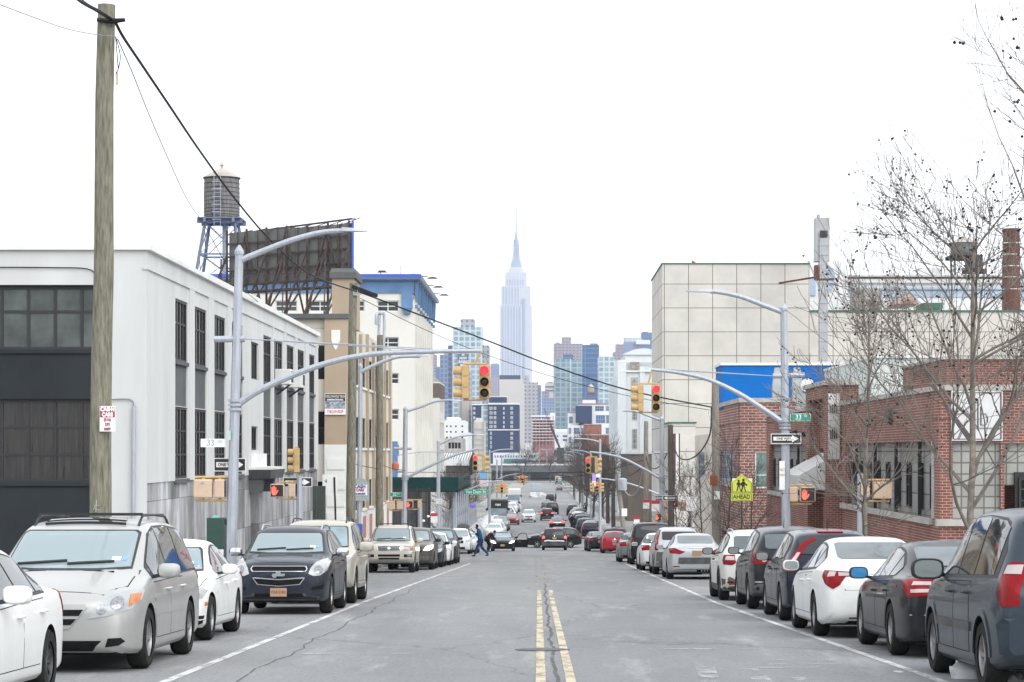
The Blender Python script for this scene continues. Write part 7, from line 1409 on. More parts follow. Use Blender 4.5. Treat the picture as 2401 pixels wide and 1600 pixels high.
# ------------------------------------------------------------------ middle distance: parking structure, viaduct, crane, low roofs
t = tower('parking_garage', 'white open parking garage with dark slots before the crane', 1240, [('deck', 1256, 1332, 1012, None, 't_white', 0, 30), ('upper_deck', 1280, 1345, 1006, 1014, 't_white', 12, 20)], cat='garage')
for y in (1021, 1030): 
 for a, b in ((1258, 1274), (1278, 1298), (1306, 1309), (1320, 1330)): MB().box(PX(a, 1240), PX(b, 1240), 1239.8, 1240.1, PZ(y + 4, 1240), PZ(y, 1240)).build('slot', M['t_band'], t)
t = thing('crane', 'dark lattice crane boom leaning left above low roofs', 'crane', (PX(1312, 1045), 1045, PZ(1062, 1045))); b = MB(); A, B_, C_ = P(1312, 1050, 1045), P(1291, 998, 1045), P(1276, 958, 1045); b.bar(A, B_, 1.0, 1.0); bl = MB()
for s in (-.45, .45): bl.bar(B_ + Vector((s, 0, 0)), C_ + Vector((s * .4, 0, 0)), .16)
for k in range(8): p, q = B_.lerp(C_, k / 8), B_.lerp(C_, (k + 1) / 8); bl.bar(p + Vector((-.4, 0, 0)), q + Vector((.3, 0, 0)), .12)
b.build('boom', M['dark_metal'], t); bl.build('jib', M['dark_metal'], t); MB().box(PX(1306, 1045), PX(1322, 1045), 1043, 1049, gz(1049), PZ(1050, 1045)).build('cab', M['dark_metal'], t)
t = thing('viaduct', 'snowy highway viaduct crossing low over the street end', 'bridge', (0, 1020, gz(1020)))
def vz(p): return PZ(p, 1020)
def vx(p): return PX(p, 1020)
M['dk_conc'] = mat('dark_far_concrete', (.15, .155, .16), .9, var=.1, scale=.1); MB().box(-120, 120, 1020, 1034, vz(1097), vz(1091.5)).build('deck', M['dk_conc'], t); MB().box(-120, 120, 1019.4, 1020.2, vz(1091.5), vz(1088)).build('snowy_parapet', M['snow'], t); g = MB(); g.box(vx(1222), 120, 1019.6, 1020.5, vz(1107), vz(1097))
for k in range(46): x = vx(1224) + k * .95; g.box(x, x + .16, 1019.3, 1019.6, vz(1106.5), vz(1097.5))
g.build('girder', mat('grey_girder', (.13, .15, .16), .8, var=.1), t); MB().box(-120, vx(1222), 1019.8, 1020.5, vz(1104), vz(1097)).build('girder', M['dk_conc'], t)
MB().box(-120, 120, 1036, 1040, gz(1040) - 1, vz(1097)).build('underdeck_shade', M['dk_conc'], t)  # dark wall added behind the deck to give the shade underneath
for px in (1130, 1172, 1205, 1238, 1300, 1345, 1390): MB().box(vx(px), vx(px) + 1.2, 1022, 1032, gz(1030), vz(1097)).build('pier', M['dk_conc'], t)
t = thing('long_white_building', 'long low white building with dark slits above the viaduct', 'building', (vx(1200), 1060, gz(1060))); 
def hz(p): return PZ(p, 1060)
def hx(p): return PX(p, 1060)
MB().box(hx(1156), hx(1264), 1060, 1080, gz(1060), hz(1062)).build('wall', M['t_white'], t); MB().box(hx(1182), hx(1234), 1058, 1060, hz(1085), hz(1076)).build('teal_fence', mat('teal_hoarding', (.06, .20, .22), .7, var=.1), t)
for k in range(16): x = hx(1160 + 6.2 * k); MB().box(x, x + .45, 1059.8, 1060.05, hz(1073), hz(1068)).build('window_slit', M['t_band'], t)
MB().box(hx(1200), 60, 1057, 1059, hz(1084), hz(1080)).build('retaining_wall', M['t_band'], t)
t = thing('steel_frame_building', 'half built concrete frame right of the long white building', 'building', (hx(1300), 1055, gz(1055))); fr_ = MB(); 
for px in (1263, 1281, 1296, 1312, 1326, 1342): fr_.box(hx(px), hx(px) + .5, 1050, 1050.5, gz(1050), hz(1053))
for py in (1053, 1074): fr_.box(hx(1262), hx(1346), 1050, 1058, hz(py + 2), hz(py))
fr_.build('frame', M['t_conc'], t); MB().box(hx(1297), hx(1342), 1056, 1057, hz(1073), hz(1056)).build('cladding', M['t_grey'], t)
tower('low_warehouse', 'low white warehouse roofs below the parking garage', 1190, [('wall', 1232, 1330, 1044, None, 't_white', 0, 30), ('roof_edge', 1230, 1300, 1040, 1044, 't_pale', 2, 28), ('wing', 1300, 1345, 1050, None, 't_conc', -8, 8)], cat='warehouse')
tower('low_warehouse', 'grey low block with snow roof right of the frame building', 700, [('wall', 1345, 1375, 1062, None, 't_conc', 0, 20), ('snow_roof', 1344, 1376, 1060, 1062, 'snow', -.3, 20)], cat='warehouse')
tower('blue_container', 'pale blue container on the roadway before the snow', 545, [('shell', 1246, 1270, 1135, 1152, 'pale_blue' if 'pale_blue' in M else 't_glass', 0, 6), ('ribs', 1246.5, 1269.5, 1136, 1151, 'steel_grey', -.1, .2)], cat='container')
# ------------------------------------------------------------------ aerial haze
hzm = bpy.data.materials.new('pale_haze'); hzm.use_nodes = True; nt = hzm.node_tree; nt.nodes.remove(nt.nodes['Principled BSDF']); pv = nt.nodes.new('ShaderNodeVolumePrincipled'); pv.inputs['Color'].default_value = (.80, .88, 1, 1); pv.inputs['Density'].default_value = 7.5e-5; pv.inputs['Anisotropy'].default_value = 0
nt.links.new(pv.outputs[0], nt.nodes['Material Output'].inputs['Volume'])
hb = MB().box(-3600, 3600, -320, 12100, -17, 445).build('haze', hzm); hb['kind'] = 'stuff'; hb['label'] = 'pale winter haze over the street'; hb['category'] = 'haze'
# ------------------------------------------------------------------ signals, lamps, poles, signs
def octpole(mb, a, b, r0, r1, n=8): return mb.cyl(a, b, r0, r1, n)
def hood(mb, c, r, L_, dr, m=0):                      # open visor tube: c centre, dr unit direction it points
 c = Vector(c); d = Vector(dr); side = d.cross(Vector((0, 0, 1))).normalized(); n = 12; vs = []
 for w, rr in ((0, r), (L_, r * .96)):
  for k in range(n + 1):
   a = radians(-60 + 300 * k / n); vs.append(c + d * w + side * rr * cos(a) + Vector((0, 0, 1)) * rr * sin(a))
 mb.add(vs, [(k, k + 1, n + 2 + k, n + 1 + k) for k in range(n)], m)
def signal_head(t, c, dr, s=1.0, lit=True, nm=''):
 """three-lens head; c = centre of the back face bottom, dr = direction it faces"""
 c = Vector(c); d = Vector(dr); sd = d.cross(Vector((0, 0, 1))).normalized(); up = Vector((0, 0, 1)); h = .255 * s; w = .125 * s; dep = .16 * s
 mb = MB()
 for k in range(3):
  z = c + up * (h * k + .004); vs = [z + sd * a + d * b + up * e for e in (0, h - .008) for a, b in ((-w, 0), (w, 0), (w, dep), (-w, dep))]
  mb.add(vs, [(0, 3, 2, 1), (4, 5, 6, 7), (0, 1, 5, 4), (1, 2, 6, 5), (2, 3, 7, 6), (3, 0, 4, 7)])
 vs = [c + sd * a + d * b + up * e for e in (0, h * 3) for a, b in ((-w * .85, .02), (w * .85, .02), (w * .85, dep * .93), (-w * .85, dep * .93))]; mb.add(vs, [(0, 3, 2, 1), (4, 5, 6, 7), (0, 1, 5, 4), (1, 2, 6, 5), (2, 3, 7, 6), (3, 0, 4, 7)])
 ho = mb.build('signal_housing', M['signal_yellow'], t, bevel=.012 * s)
 for k, mt in enumerate(('lens_green', 'lens_off', 'red_lamp' if lit else 'lens_off')):
  cc = c + d * (dep + .004) + up * (h * (k + .5)); ring = [cc + sd * .098 * s * cos(2 * pi * i / 18) + up * .098 * s * sin(2 * pi * i / 18) for i in range(18)]
  lm = MB().add([cc + d * .018 * s] + ring, [(0, 1 + i, 1 + (i + 1) % 18) for i in range(18)]); lm.build('lens', M[mt], t, smooth=True)
  v = MB(); hood(v, c + d * dep + up * (h * (k + .5)), .108 * s, .20 * s, d); v.build('visor', M['signal_yellow'], t, smooth=True)
def traffic_light(label, p, heads, s=1.0, hang=None, group='traffic lights'):
 """p = bottom centre; heads = [(dx, direction)]"""
 p = Vector(p); t = thing('traffic_light', label, 'traffic light', p, group)
 for dx, dr, lit in heads: signal_head(t, p + Vector((dx, 0, 0)) * s - Vector(dr) * .08 * s, dr, s, lit)
 br = MB(); xs = [h[0] * s for h in heads]; H = .77 * s
 for z in (-.03, H + .03): br.tube([p + Vector((min(xs) - .05, 0, z)), p + Vector((max(xs) + .05, 0, z))], .028 * s, 6)
 if hang is not None: br.tube([p + Vector(((xs[0] + xs[-1]) / 2, 0, H + .03)), Vector(hang)], .03 * s, 6)
 br.build('bracket', M['signal_yellow'], t, smooth=True); return t
FR, LFT, RGT, BCK = (0, -1, 0), (-1, 0, 0), (1, 0, 0), (0, 1, 0)
def ped_signal(label, p, heads, w=.46, h=.45, d=.22, group='pedestrian signals', bars=None):
 """heads: (dx, kind) kind 'hand' facing the camera, 'back' seen from behind, 'left'/'right' seen edge-on with its face that way"""
 p = Vector(p); t = thing('pedestrian_signal', label, 'pedestrian signal', p, group); xs = []
 for dx, kind in heads:
  c = p + Vector((dx, 0, 0)); ww = w if kind in ('hand', 'back') else d; xs.append(dx)
  MB().box(c.x - ww / 2, c.x + ww / 2, c.y - d / 2, c.y + d / 2, c.z, c.z + h).build('signal_box', M['tan_box'], t, bevel=.035)
  if kind == 'hand':
   MB().box(c.x - ww / 2 + .03, c.x + ww / 2 - .03, c.y - d / 2 - .012, c.y - d / 2 + .01, c.z + .03, c.z + h - .03).build('screen', M['sign_black'], t)
   hx, hz = c.x - .085, c.z + h / 2 - .01; yy = (c.y - d / 2 - .030, c.y - d / 2 - .012); hd = MB(); k = h / .45
   f = lambda u, v, q: (hx + u * k, q, hz + v * k)
   for poly in ([(-.085, .02), (-.09, -.06), (-.05, -.145), (.035, -.145), (.06, -.06), (.06, .03)], [(-.088, .015), (-.095, .115), (-.068, .12), (-.055, .02)], [(-.05, .02), (-.052, .155), (-.022, .16), (-.018, .02)], [(-.014, .02), (-.008, .155), (.022, .15), (.02, .02)], [(.024, .02), (.035, .115), (.06, .105), (.06, .02)], [(.055, -.05), (.115, .03), (.135, .01), (.06, -.12)]): hd.prism(poly, f, yy)
   hd.build('hand_symbol', M['hand_lamp'], t)
  elif kind in ('left', 'right'):
   sx = -1 if kind == 'left' else 1; MB().box(min(c.x + sx * ww / 2, c.x + sx * (ww / 2 + .012)), max(c.x + sx * ww / 2, c.x + sx * (ww / 2 + .012)), c.y - d / 2 + .02, c.y + d / 2 - .02, c.z + .03, c.z + h - .03).build('screen', M['sign_black'], t)
  else: MB().lathe([(.001, -.02), (.03, -.018), (.03, 0)], (c.x, c.y - d / 2, c.z + h * .84), 10, axis='y').build('knob', M['win_grey'], t)
 a, b = bars or (min(xs) - .1, max(xs) + .15); br = MB()
 for z in (-.06, h + .05): br.tube([p + Vector((a, 0, z)), p + Vector((b, 0, z))], .032, 6); [br.tube([p + Vector((x, 0, z)), p + Vector((x, 0, z + (.06 if z < 0 else -.06)))], .035, 6) for x in xs]
 br.build('bracket', M['signal_yellow'], t, smooth=True); return t
def one_way(label, c, w, h, right=True, rz=0, group='one way signs'):
 t = thing('one_way_sign', label, 'street sign', c, group, rz); s = 1 if right else -1
 MB().box(-w / 2, w / 2, -.006, .006, -h / 2, h / 2).build('plate', M['sign_white'], t, world=False); MB().box(-w / 2 + .02, w / 2 - .02, -.010, -.005, -h / 2 + .02, h / 2 - .02).build('face', M['sign_black'], t, world=False)
 a = h * .19; ar = [(-w * .42 * s, -a), (w * .20 * s, -a), (w * .20 * s, -h * .36), (w * .42 * s, 0), (w * .20 * s, h * .36), (w * .20 * s, a), (-w * .42 * s, a)]
 MB().prism(ar, lambda u, v, q: (u, q, v), (-.013, -.009)).build('arrow', M['sign_white'], t, world=False); put_text('ONE WAY', h * .33, M['sign_black'], (-w * .08 * s, -.015, 0), t, sx=.92, bold=.002); return t
def street_name(label, c, w, h, txt, sup='', mt='sign_green', ink='sign_white', border=True, group='street name signs'):
 t = thing('street_name_sign', label, 'street sign', c, group); 
 if border: MB().box(-w / 2, w / 2, -.008, .008, -h / 2, h / 2).build('border', M[ink], t, world=False)
 MB().box(-w / 2 + .012, w / 2 - .012, -.012, .012, -h / 2 + .012, h / 2 - .012).build('plate', M[mt], t, world=False)
 put_text(txt, h * .95, M[ink], (-w * .10 if sup else 0, -.014, 0), t, sx=.9, bold=.002)
 if sup: put_text(sup, h * .5, M[ink], (w * .24, -.014, h * .16), t)
 return t
def lampost(label, x, y, z1, arm, head, r=.11, mast=None, cross=None, lean=0, mat_='steel_grey', name='signal_pole', cat='signal pole', group='signal poles'):
 t = thing(name, label, cat, (x, y, gz(y) + .14), group); z0 = gz(y) + .14; m = M[mat_]
 octpole(MB(), (x, y, z0 + .3), (x + lean, y, z1), r * 1.15, r * .82).build('pole', m, t); MB().tbox((x, y, z0 - .05), r * 1.9, r * 1.9, .4, .75).build('base', m, t); MB().lathe([(r * .95, z1), (r * .95, z1 + .08), (.02, z1 + .22)], (x + lean, y, 0), 10).build('pole_cap', m, t)
 if arm: MB().tube(bez(arm, 5), [.055 + .02 * (1 - i / (5 * (len(arm) - 1))) for i in range(5 * (len(arm) - 1) + 1)], 8).build('lamp_arm', m, t, smooth=True)
 if head:
  a, b = Vector(head[0]), Vector(head[1]); d = b - a; hd = MB(); n = 6; vs = []
  for k in range(n + 1):
   q = k / n; w = .13 * sin(pi * min(1, .15 + q * .85)) ** .5 + .02; hgt = .075 * (1 - .6 * q); p = a + d * q
   vs += [p + Vector((0, -w, -.02)), p + Vector((0, w, -.02)), p + Vector((0, w * .7, hgt)), p + Vector((0, -w * .7, hgt))]
  hd.add(vs, [(4 * k + j, 4 * k + (j + 1) % 4, 4 * k + 4 + (j + 1) % 4, 4 * k + 4 + j) for k in range(n) for j in range(4)] + [(0, 1, 2, 3), tuple(4 * n + j for j in range(4))]); hd.build('lamp_head', m, t, smooth=True)
 if mast:
  k = 6; q = bez(mast, k); MB().tube(q, [.085 - .04 * i / len(q) for i in range(len(q))], 8).build('mast_arm', m, t, smooth=True); c = Vector(mast[0]); cl = MB()
  for dz_ in (-.1, 0, .1): cl.lathe([(r * 1.05, dz_ - .03), (r * 1.35, dz_ - .03), (r * 1.35, dz_ + .03), (r * 1.05, dz_ + .03)], (x + lean * (c.z - z0) / (z1 - z0), y, c.z), 10)
  cl.build('arm_clamp', m, t)
 if cross:
  a, b, ends = cross; MB().tube([a, b], .075, 8).build('stay_bracket', m, t, smooth=True)
  if ends:
   gy = MB()
   for e in ends: gy.tube([a if (Vector(e) - Vector(a)).length < (Vector(e) - Vector(b)).length else b, e], .012, 4)
   gy.build('stay_rod', m, t)
 return t
# -- near left signal pole, d = 53
d = 53.0
def q(px, py, dd=d): return P(px, py, dd)
x = PX(540, d); lampost('grey signal pole on the left carrying lamp and signal arm', x, d, PZ(597, d), [q(561, 612), q(610, 592), q(680, 565), q(750, 546), q(806, 541)], (q(802, 541), q(862, 542)), .115, [q(556, 950), q(600, 920), q(680, 883), q(770, 851), q(870, 831), q(1000, 825), q(1128, 823)], (q(502, 796), q(574, 795), [q(1000, 822), q(1010, 818)]), PX(561, d) - x)
traffic_light('yellow traffic light with lit red lamp hanging from the left signal arm', q(1116, 935), [(-.24, LFT, False), (.20, FR, True)], 1.0, q(1127, 824))
MB_ = MB().tube(bez([q(1126, 828), q(1141, 840), q(1140, 858), q(1124, 862)], 5), .012, 5); c_ = MB_.build('signal_cable', M['grey_cable'], smooth=True); tag(c_, 'thin grey cable looping beside the left hanging traffic light', 'cable')
ped_signal('tan pedestrian signal boxes seen from behind on left signal pole', q(488, 1168), [(-.11, 'back'), (.27, 'right')], .43, .43, .24, bars=(-.3, .5))
street_name('blank backed white 33rd street name sign on left signal pole', q(500, 1039), .60, .215, '33', 'rd', 'sign_white', 'win_grey', False)
one_way('large one way sign pointing right, half hidden by left signal pole', q(539, 1090, 53.3), .76, .31, True, rz=radians(-6))
s = thing('sticker', 'faded mint green sticker wrapped on the left signal pole', 'sticker', q(538, 1022, 52.86)); MB().box(-.05, .03, -.02, .02, -.1, .11).build('label', mat('mint_sticker', (.42, .60, .52), .7, var=.05), s, world=False)
# -- short pole with side-facing signal, d = 73
d = 73.0; x = PX(702, d); t = thing('signal_post', 'short grey post on the left with side facing signal on top', 'signal post', (x, d, gz(d) + .14), 'signal poles'); octpole(MB(), (x, d, gz(d) + .1), (x, d, PZ(1118, d)), .10, .09).build('pole', M['steel_grey'], t); MB().tbox((x, d, gz(d) + .1), .2, .2, .35, .7).build('base', M['steel_grey'], t)
traffic_light('yellow traffic light seen from its side atop the short post', P(690, 1108, d) + Vector((.08, 0, 0)), [(0, LFT, False)], 1.0, None)
ped_signal('pedestrian signal with lit red hand on the short left post', P(653, 1166, d), [(-.03, 'hand'), (.43, 'right')], .44, .42, .24, bars=(.05, .66))
one_way('small one way sign pointing right behind the short left post', P(698, 1131, 73.2), .92, .30, True)
# green cabinet, parking meter, posts
t = thing('utility_cabinet', 'dark green utility cabinet beside the left signal pole', 'cabinet', (PX(508, 50), 50, gz(50) + .14)); M['cab_green'] = mat('dark_green_enamel', (.018, .055, .042), .5, var=.1); MB().box(-.19, .19, -.2, .2, 0, PZ(1214, 50) - gz(50) - .14).build('case', M['cab_green'], t, world=False, bevel=.015); zt2 = PZ(1214, 50) - gz(50) - .14; MB().tbox((-.03, 0, zt2), .07, .07, .05, .6).build('top_cap', mat('mint_cap', (.12, .38, .30), .5, var=0), t, world=False); MB().box(.19, .215, -.05, .05, zt2 - .15, zt2 - .03).build('hinge', M['dark_metal'], t, world=False)
t = thing('parking_meter', 'blue parking meter with white P by the first wooden poles', 'parking meter', (PX(838, 79), 79, gz(79) + .14)); zt2 = PZ(1228, 79) - gz(79) - .14; MB().box(-.14, .14, -.14, .14, 0, zt2 - .42).build('case', M['dark_metal'], t, world=False); MB().box(-.17, .17, -.17, .17, zt2 - .42, zt2).build('head', M['sign_blue'], t, world=False, bevel=.03); put_text('P', .30, M['sign_white'], (0, -.175, zt2 - .24), t, bold=.01)
t = thing('sign_post', 'leaning dark post with white parking notice by white pier', 'sign post', (PX(790, 88), 88, gz(88) + .14)); MB().bar((0, 0, 0), (PX(784, 88) - PX(790, 88), 0, PZ(1128, 88) - gz(88)), .07).build('post', M['sign_black'], t, world=False); MB().box(-.55, .02, -.02, 0, PZ(1152, 88) - gz(88) - .3, PZ(1122, 88) - gz(88)).build('plate', M['sign_white'], t, world=False); put_text('4', .2, M['sign_black'], (-.42, -.024, PZ(1130, 88) - gz(88) - .12), t)
t = thing('alarm_box', 'black round topped alarm box standing by the white factory end', 'alarm box', (PX(727, 80), 80, gz(80) + .14)); MB().cyl((0, 0, 0), (0, 0, .75), .1, .08, 8).build('post', M['dark_metal'], t, world=False); MB().lathe([(.01, -.12), (.32, -.1), (.34, 0), (.32, .1), (.01, .12)], (0, 0, 1.05), 16, axis='y').build('head', M['sign_black'], t, world=False, smooth=True)
t = thing('shutter_box', 'dark grey metal shutter box fixed at the factory end wall', 'shutter box', (PX(748, 84), 84, PZ(1245, 84))); MB().box(-.22, .22, -.1, .25, 0, PZ(1140, 84) - PZ(1245, 84)).build('case', mat('dark_green_metal', (.07, .085, .075), .6, var=.15, scale=2, stretch=(9, 9, .5)), t, world=False); MB().tube([(-.2, -.1, 0), (.1, -.15, -.1), (.25, -.1, -.05)], .05, 6).build('pipe', M['dark_metal'], t, world=False)
# -- wooden utility poles
def wood_pole(label, x, y, ztop, r, lean=0, m='wood_pole', extra=None, band=None):
 t = thing('utility_pole', label, 'utility pole', (x, y, gz(y) + .14), 'wooden utility poles'); z0 = gz(y) + .1; n = 7
 pts = [(x + lean * k / n + .012 * sin(k * 1.9), y, z0 + (ztop - z0) * k / n) for k in range(n + 1)]; MB().tube(pts, [r * (1.16 - .28 * k / n) for k in range(n + 1)], 16).build('shaft', M[m], t, smooth=True, angle=60); return t
d = 36.3; xA = PX(232, d); tA = wood_pole('thick weathered wooden pole rising full height at left', xA, d, PZ(12, d), .158, PX(249, d) - xA)
MB().tube([P(228, 47, d - .16), P(262, 50, d - .19), P(293, 47, d - .12)], [.03, .045, .03], 8).build('cable_clamp', M['cable'], tA, smooth=True); MB().box(PX(272, d), PX(277, d), d - .05, d + .04, PZ(198, d), PZ(171, d)).build('terminal_box', M['tan_box'], tA); MB().tube(bez([P(272, 88, d - .1), P(282, 130, d - .1), P(278, 160, d - .1), P(272, 172, d - .06)], 4), .008, 5).build('drip_loop', M['cable'], tA); MB().tube(bez([P(271, 86, d - .1), P(274, 120, d - .1), P(277, 160, d - .1)], 4), .008, 5).build('drip_loop', M['cable'], tA)
st_ = MB(); 
for a, b in (((-.03, .0), (.06, .02)), ((.0, -.09), (.01, .1)), ((-.04, -.03), (.05, -.06)), ((-.04, -.06), (.0, .03))): st_.bar((PX(222, 36) + a[0], d - .205, PZ(1188, 36) + a[1]), (PX(222, 36) + b[0], d - .205, PZ(1188, 36) + b[1]), .014, .006)
st_.build('painted_star', M['win_grey'], tA)
s = thing('cash_for_cars_sign', 'white poster with red CASH 4 CARS lettering on the thick pole', 'poster', q(252, 1012, d - .215)); w, h = .245, PZ(951, d) - PZ(1010, d); MB().box(-w / 2, w / 2, 0, .012, 0, h).build('board', M['sign_white'], s, world=False)
MB().box(-w / 2 + .008, w / 2 - .008, -.004, .002, h * .56, h * .97).build('red_field', mat('poster_red', (.30, .02, .06), .6, var=.05), s, world=False)
for k, (tx, sz, mt) in enumerate((('CASH4', .088, 'sign_white'), ('CARS', .088, 'sign_white'), ('(516)', .062, 'poster_red'), ('232', .062, 'poster_red'), ('0007', .062, 'poster_red'))): put_text(tx, sz, M.get(mt) or bpy.data.materials[mt], (0, -.006, h * (.87, .66, .46, .28, .09)[k]), s, sx=.86 if k > 1 else .82, bold=.006 if k < 2 else .001)
d = 82.0; xB = PX(821, d); tB = wood_pole('second wooden pole, before the tan building', xB, d, PZ(664, d), .155, PX(828, d) - xB); 
cb = MB(); cb.bar(P(826, 672, d - .2), P(884, 694, d + .5), .09, .11); cb.build('crossarm', M['cable'], tB); MB().box(PX(829, d), PX(842, d), d - .2, d - .1, PZ(694, d), PZ(685, d)).build('insulator', M['win_grey'], tB)
wood_pole('third shorter wooden pole, nearest the blue lamp arm', PX(889, 97.7), 97.7, PZ(786, 97.7), .15, PX(891, 97.7) - PX(889, 97.7))
d = 94.0; tC = wood_pole('grey wooden pole on the right beside the yellow crossing sign', PX(1680, d), d, PZ(896, d), .165, PX(1677, d) - PX(1680, d), 'grey_wood'); MB().box(PX(1664, d), PX(1680, d), d - .22, d - .17, PZ(1138, d), PZ(1115, d)).build('orange_plate', mat('rust_orange_plate', (.36, .09, .045), .7, var=.15), tC); MB().box(PX(1674, d), PX(1687, d), d - .21, d - .17, PZ(1171, d), PZ(1152, d)).build('paper_notice', M['sign_white'], tC)
wood_pole('dark brown wooden pole in front of the beige annex', PX(1575, 127), 127, PZ(997, 127), .16, PX(1572, 127) - PX(1575, 127), 'brown_wood'); wood_pole('slim grey wooden pole left of the beige annex', PX(1515, 158), 158, PZ(988, 158), .17, 0, 'grey_wood')
for k, (px, dd, top, lean, lab) in enumerate(((1468, 188, 1112, -22, 'leaning wooden pole with transformer near the green letter box'), (1438, 236, 1058, 0, 'dark wooden pole with drooping cables before the brown building'), (1425, 262, 1052, 0, 'farther dark wooden pole just left of the drooping cables'), (1412, 300, 1060, 0, 'distant wooden pole at the row of bare trees'))): 
 tt = wood_pole(lab, PX(px, dd), dd, PZ(top, dd), .19, PX(px + lean, dd) - PX(px, dd), 'brown_wood' if k else 'grey_wood')
 if k == 0: MB().lathe([(.01, 0), (.36, .02), (.38, .9), (.2, 1.0), (.01, 1.02)], (PX(1459, dd), dd - .5, PZ(1150, dd)), 14).build('transformer', M['steel_grey'], tt, smooth=True)
# -- blue-grey street lamp on the left with cash sign, d = 84
d = 84.5; x = PX(841, d); lampost('blue grey street lamp between the wooden poles', x, d, PZ(864, d), [P(848, 872, d), P(880, 856, d), P(930, 838, d), P(985, 836, d)], (P(980, 836, d), P(1010, 833, d)), .085, name='street_lamp', cat='street lamp', group='street lamps', lean=PX(845, d) - x)
s = thing('cash_for_cars_sign', 'white board with blue and red CASH CARS lettering on the lamp', 'poster', P(844, 1162, d - .13)); h = PZ(1137, d) - PZ(1162, d); w = .52; MB().box(-w / 2, w / 2, 0, .02, 0, h).build('board', M['sign_white'], s, world=False)
MB().prism([(-.22, -.2), (.34, -.2), (.34, .42), (.12, .62), (-.22, .62)], lambda u, v, q_: (u, q_, v), (.02, .05)).build('backing_plate', M['win_grey'], s, world=False)
for tx, sz, mt, z in (('CASH', .17, 'sign_blue', .82), ('CARS', .13, 'sign_red', .5), ('516-484-7372', .085, 'sign_blue', .15)): put_text(tx, sz, M[mt], (0, -.006, h * z), s, sx=.95 if sz > .1 else .8, bold=.006)
# -- near right signal pole, d = 66.5
d = 66.5; x = PX(1845, d)
lampost('grey signal pole on the right carrying lamp and signal arm', x, d, PZ(729, d), [P(1838, 734, d), P(1790, 716, d), P(1740, 697, d), P(1690, 686, d), P(1665, 684, d)], (P(1668, 684, d), P(1608, 683, d)), .125, [P(1843, 996, d), P(1790, 960, d), P(1730, 922, d), P(1660, 890, d), P(1590, 874, d), P(1527, 867, d)], (P(1812, 882, d), P(1886, 880, d), [P(1530, 864, d), P(1560, 868, d)]), PX(1838, d) - x)
traffic_light('yellow traffic light with lit red lamp hanging from the right signal arm', P(1520, 965, d), [(-.22, LFT, False), (.22, FR, True)], 1.0, P(1528, 869, d))
street_name('green 33 St name sign on the right signal pole', P(1877, 979, d - .15), .60, .215, '33', 'St'); one_way('one way sign pointing right across the right signal pole', P(1843, 1029, d - .18), .87, .29, True)
ped_signal('pedestrian signal with lit red hand on right signal pole', P(1885, 1177, d), [(-.31, 'left'), (.10, 'hand')], .45, .43, .25, bars=(-.42, .22))
s = thing('notice_plate', 'narrow white notice with faded red text on right signal pole', 'notice', P(1833, 1118, d - .2)); MB().box(-.07, .09, -.01, .01, -.38, .45).build('plate', M['sign_white'], s, world=False); put_text('NO', .12, mat('faded_red', (.55, .25, .25), .6, var=0), (.01, -.014, .2), s); put_text('PARK', .075, bpy.data.materials['faded_red'], (.01, -.014, .05), s)
# school crossing sign
d = 80.0; t = thing('crossing_sign', 'fluorescent yellow pentagon crossing sign with AHEAD plate', 'road sign', (PX(1739, d), d, gz(d) + .14)); zz = gz(d) + .14; s = 50 * d / 5400 / 50
def sc(px, py): return (PX(px, d) - PX(1739, d), PZ(py, d) - zz)
MB().box(-.03, .03, .015, .07, 0, sc(1739, 1120)[1]).build('post', M['cab_green'], t, world=False); f = lambda u, v, q_: (u, q_, v)
MB().prism([sc(1715, 1155), sc(1764, 1155), sc(1764, 1131), sc(1739.5, 1112), sc(1715, 1131)], f, (-.004, .01)).build('plate', M['sign_yellow'], t, world=False); MB().prism([sc(1714, 1175), sc(1765, 1175), sc(1765, 1156), sc(1714, 1156)], f, (-.006, .01)).build('ahead_plate', M['sign_yellow'], t, world=False)
bd = MB()
def edge(poly, y=-.008, w=.018):
 for a, b in zip(poly, poly[1:] + poly[:1]): bd.bar((a[0], y, a[1]), (b[0], y, b[1]), w, .006)
edge([sc(1717.5, 1153), sc(1761.5, 1153), sc(1761.5, 1132.5), sc(1739.5, 1115.5), sc(1717.5, 1132.5)]); edge([sc(1716.5, 1173), sc(1762.5, 1173), sc(1762.5, 1158), sc(1716.5, 1158)], -.010); bd.build('border', M['sign_black'], t, world=False)
fg = MB()
for ox, k in ((1732, .85), (1743, 1.0)):
 c0 = sc(ox, 1138); u = .155 * k
 def g(a, b): return (c0[0] + a * u, c0[1] + b * u)
 fg.prism([g(.42 * cos(2 * pi * i / 12), 1.32 + .42 * sin(2 * pi * i / 12)) for i in range(12)] if False else [g(.30 * cos(2 * pi * i / 12), 1.15 + .30 * sin(2 * pi * i / 12)) for i in range(12)], f, (-.012, -.006))
 for poly in ([(-.35, .8), (.30, .8), (.35, .1), (.25, -.25), (-.3, -.25), (-.35, .1)], [(-.3, -.2), (.02, -.2), (-.28, -1.5), (-.62, -1.5)], [(0, -.2), (.26, -.2), (.62, -1.45), (.40, -1.5)], [(.28, .75), (.68, .1), (.55, -.05), (.2, .4)], [(-.3, .75), (-.72, .2), (-.6, .08), (-.2, .45)]): fg.prism([g(*p) for p in poly], f, (-.0125, -.006))
 fg.prism([g(.5, .3), g(.85, .3), g(.85, -.15), g(.5, -.15)], f, (-.0125, -.006))
fg.build('walker_symbols', M['sign_black'], t, world=False); put_text('AHEAD', .20, M['sign_black'], (0, -.012, sc(1739, 1165.5)[1]), t, sx=.92, bold=.004); MB().box(sc(1717, 0)[0] - .0, sc(1717, 0)[0] + .7, .012, .02, sc(0, 1138)[1], sc(0, 1122)[1]).build('rear_plate', M['sign_white'], t, world=False)
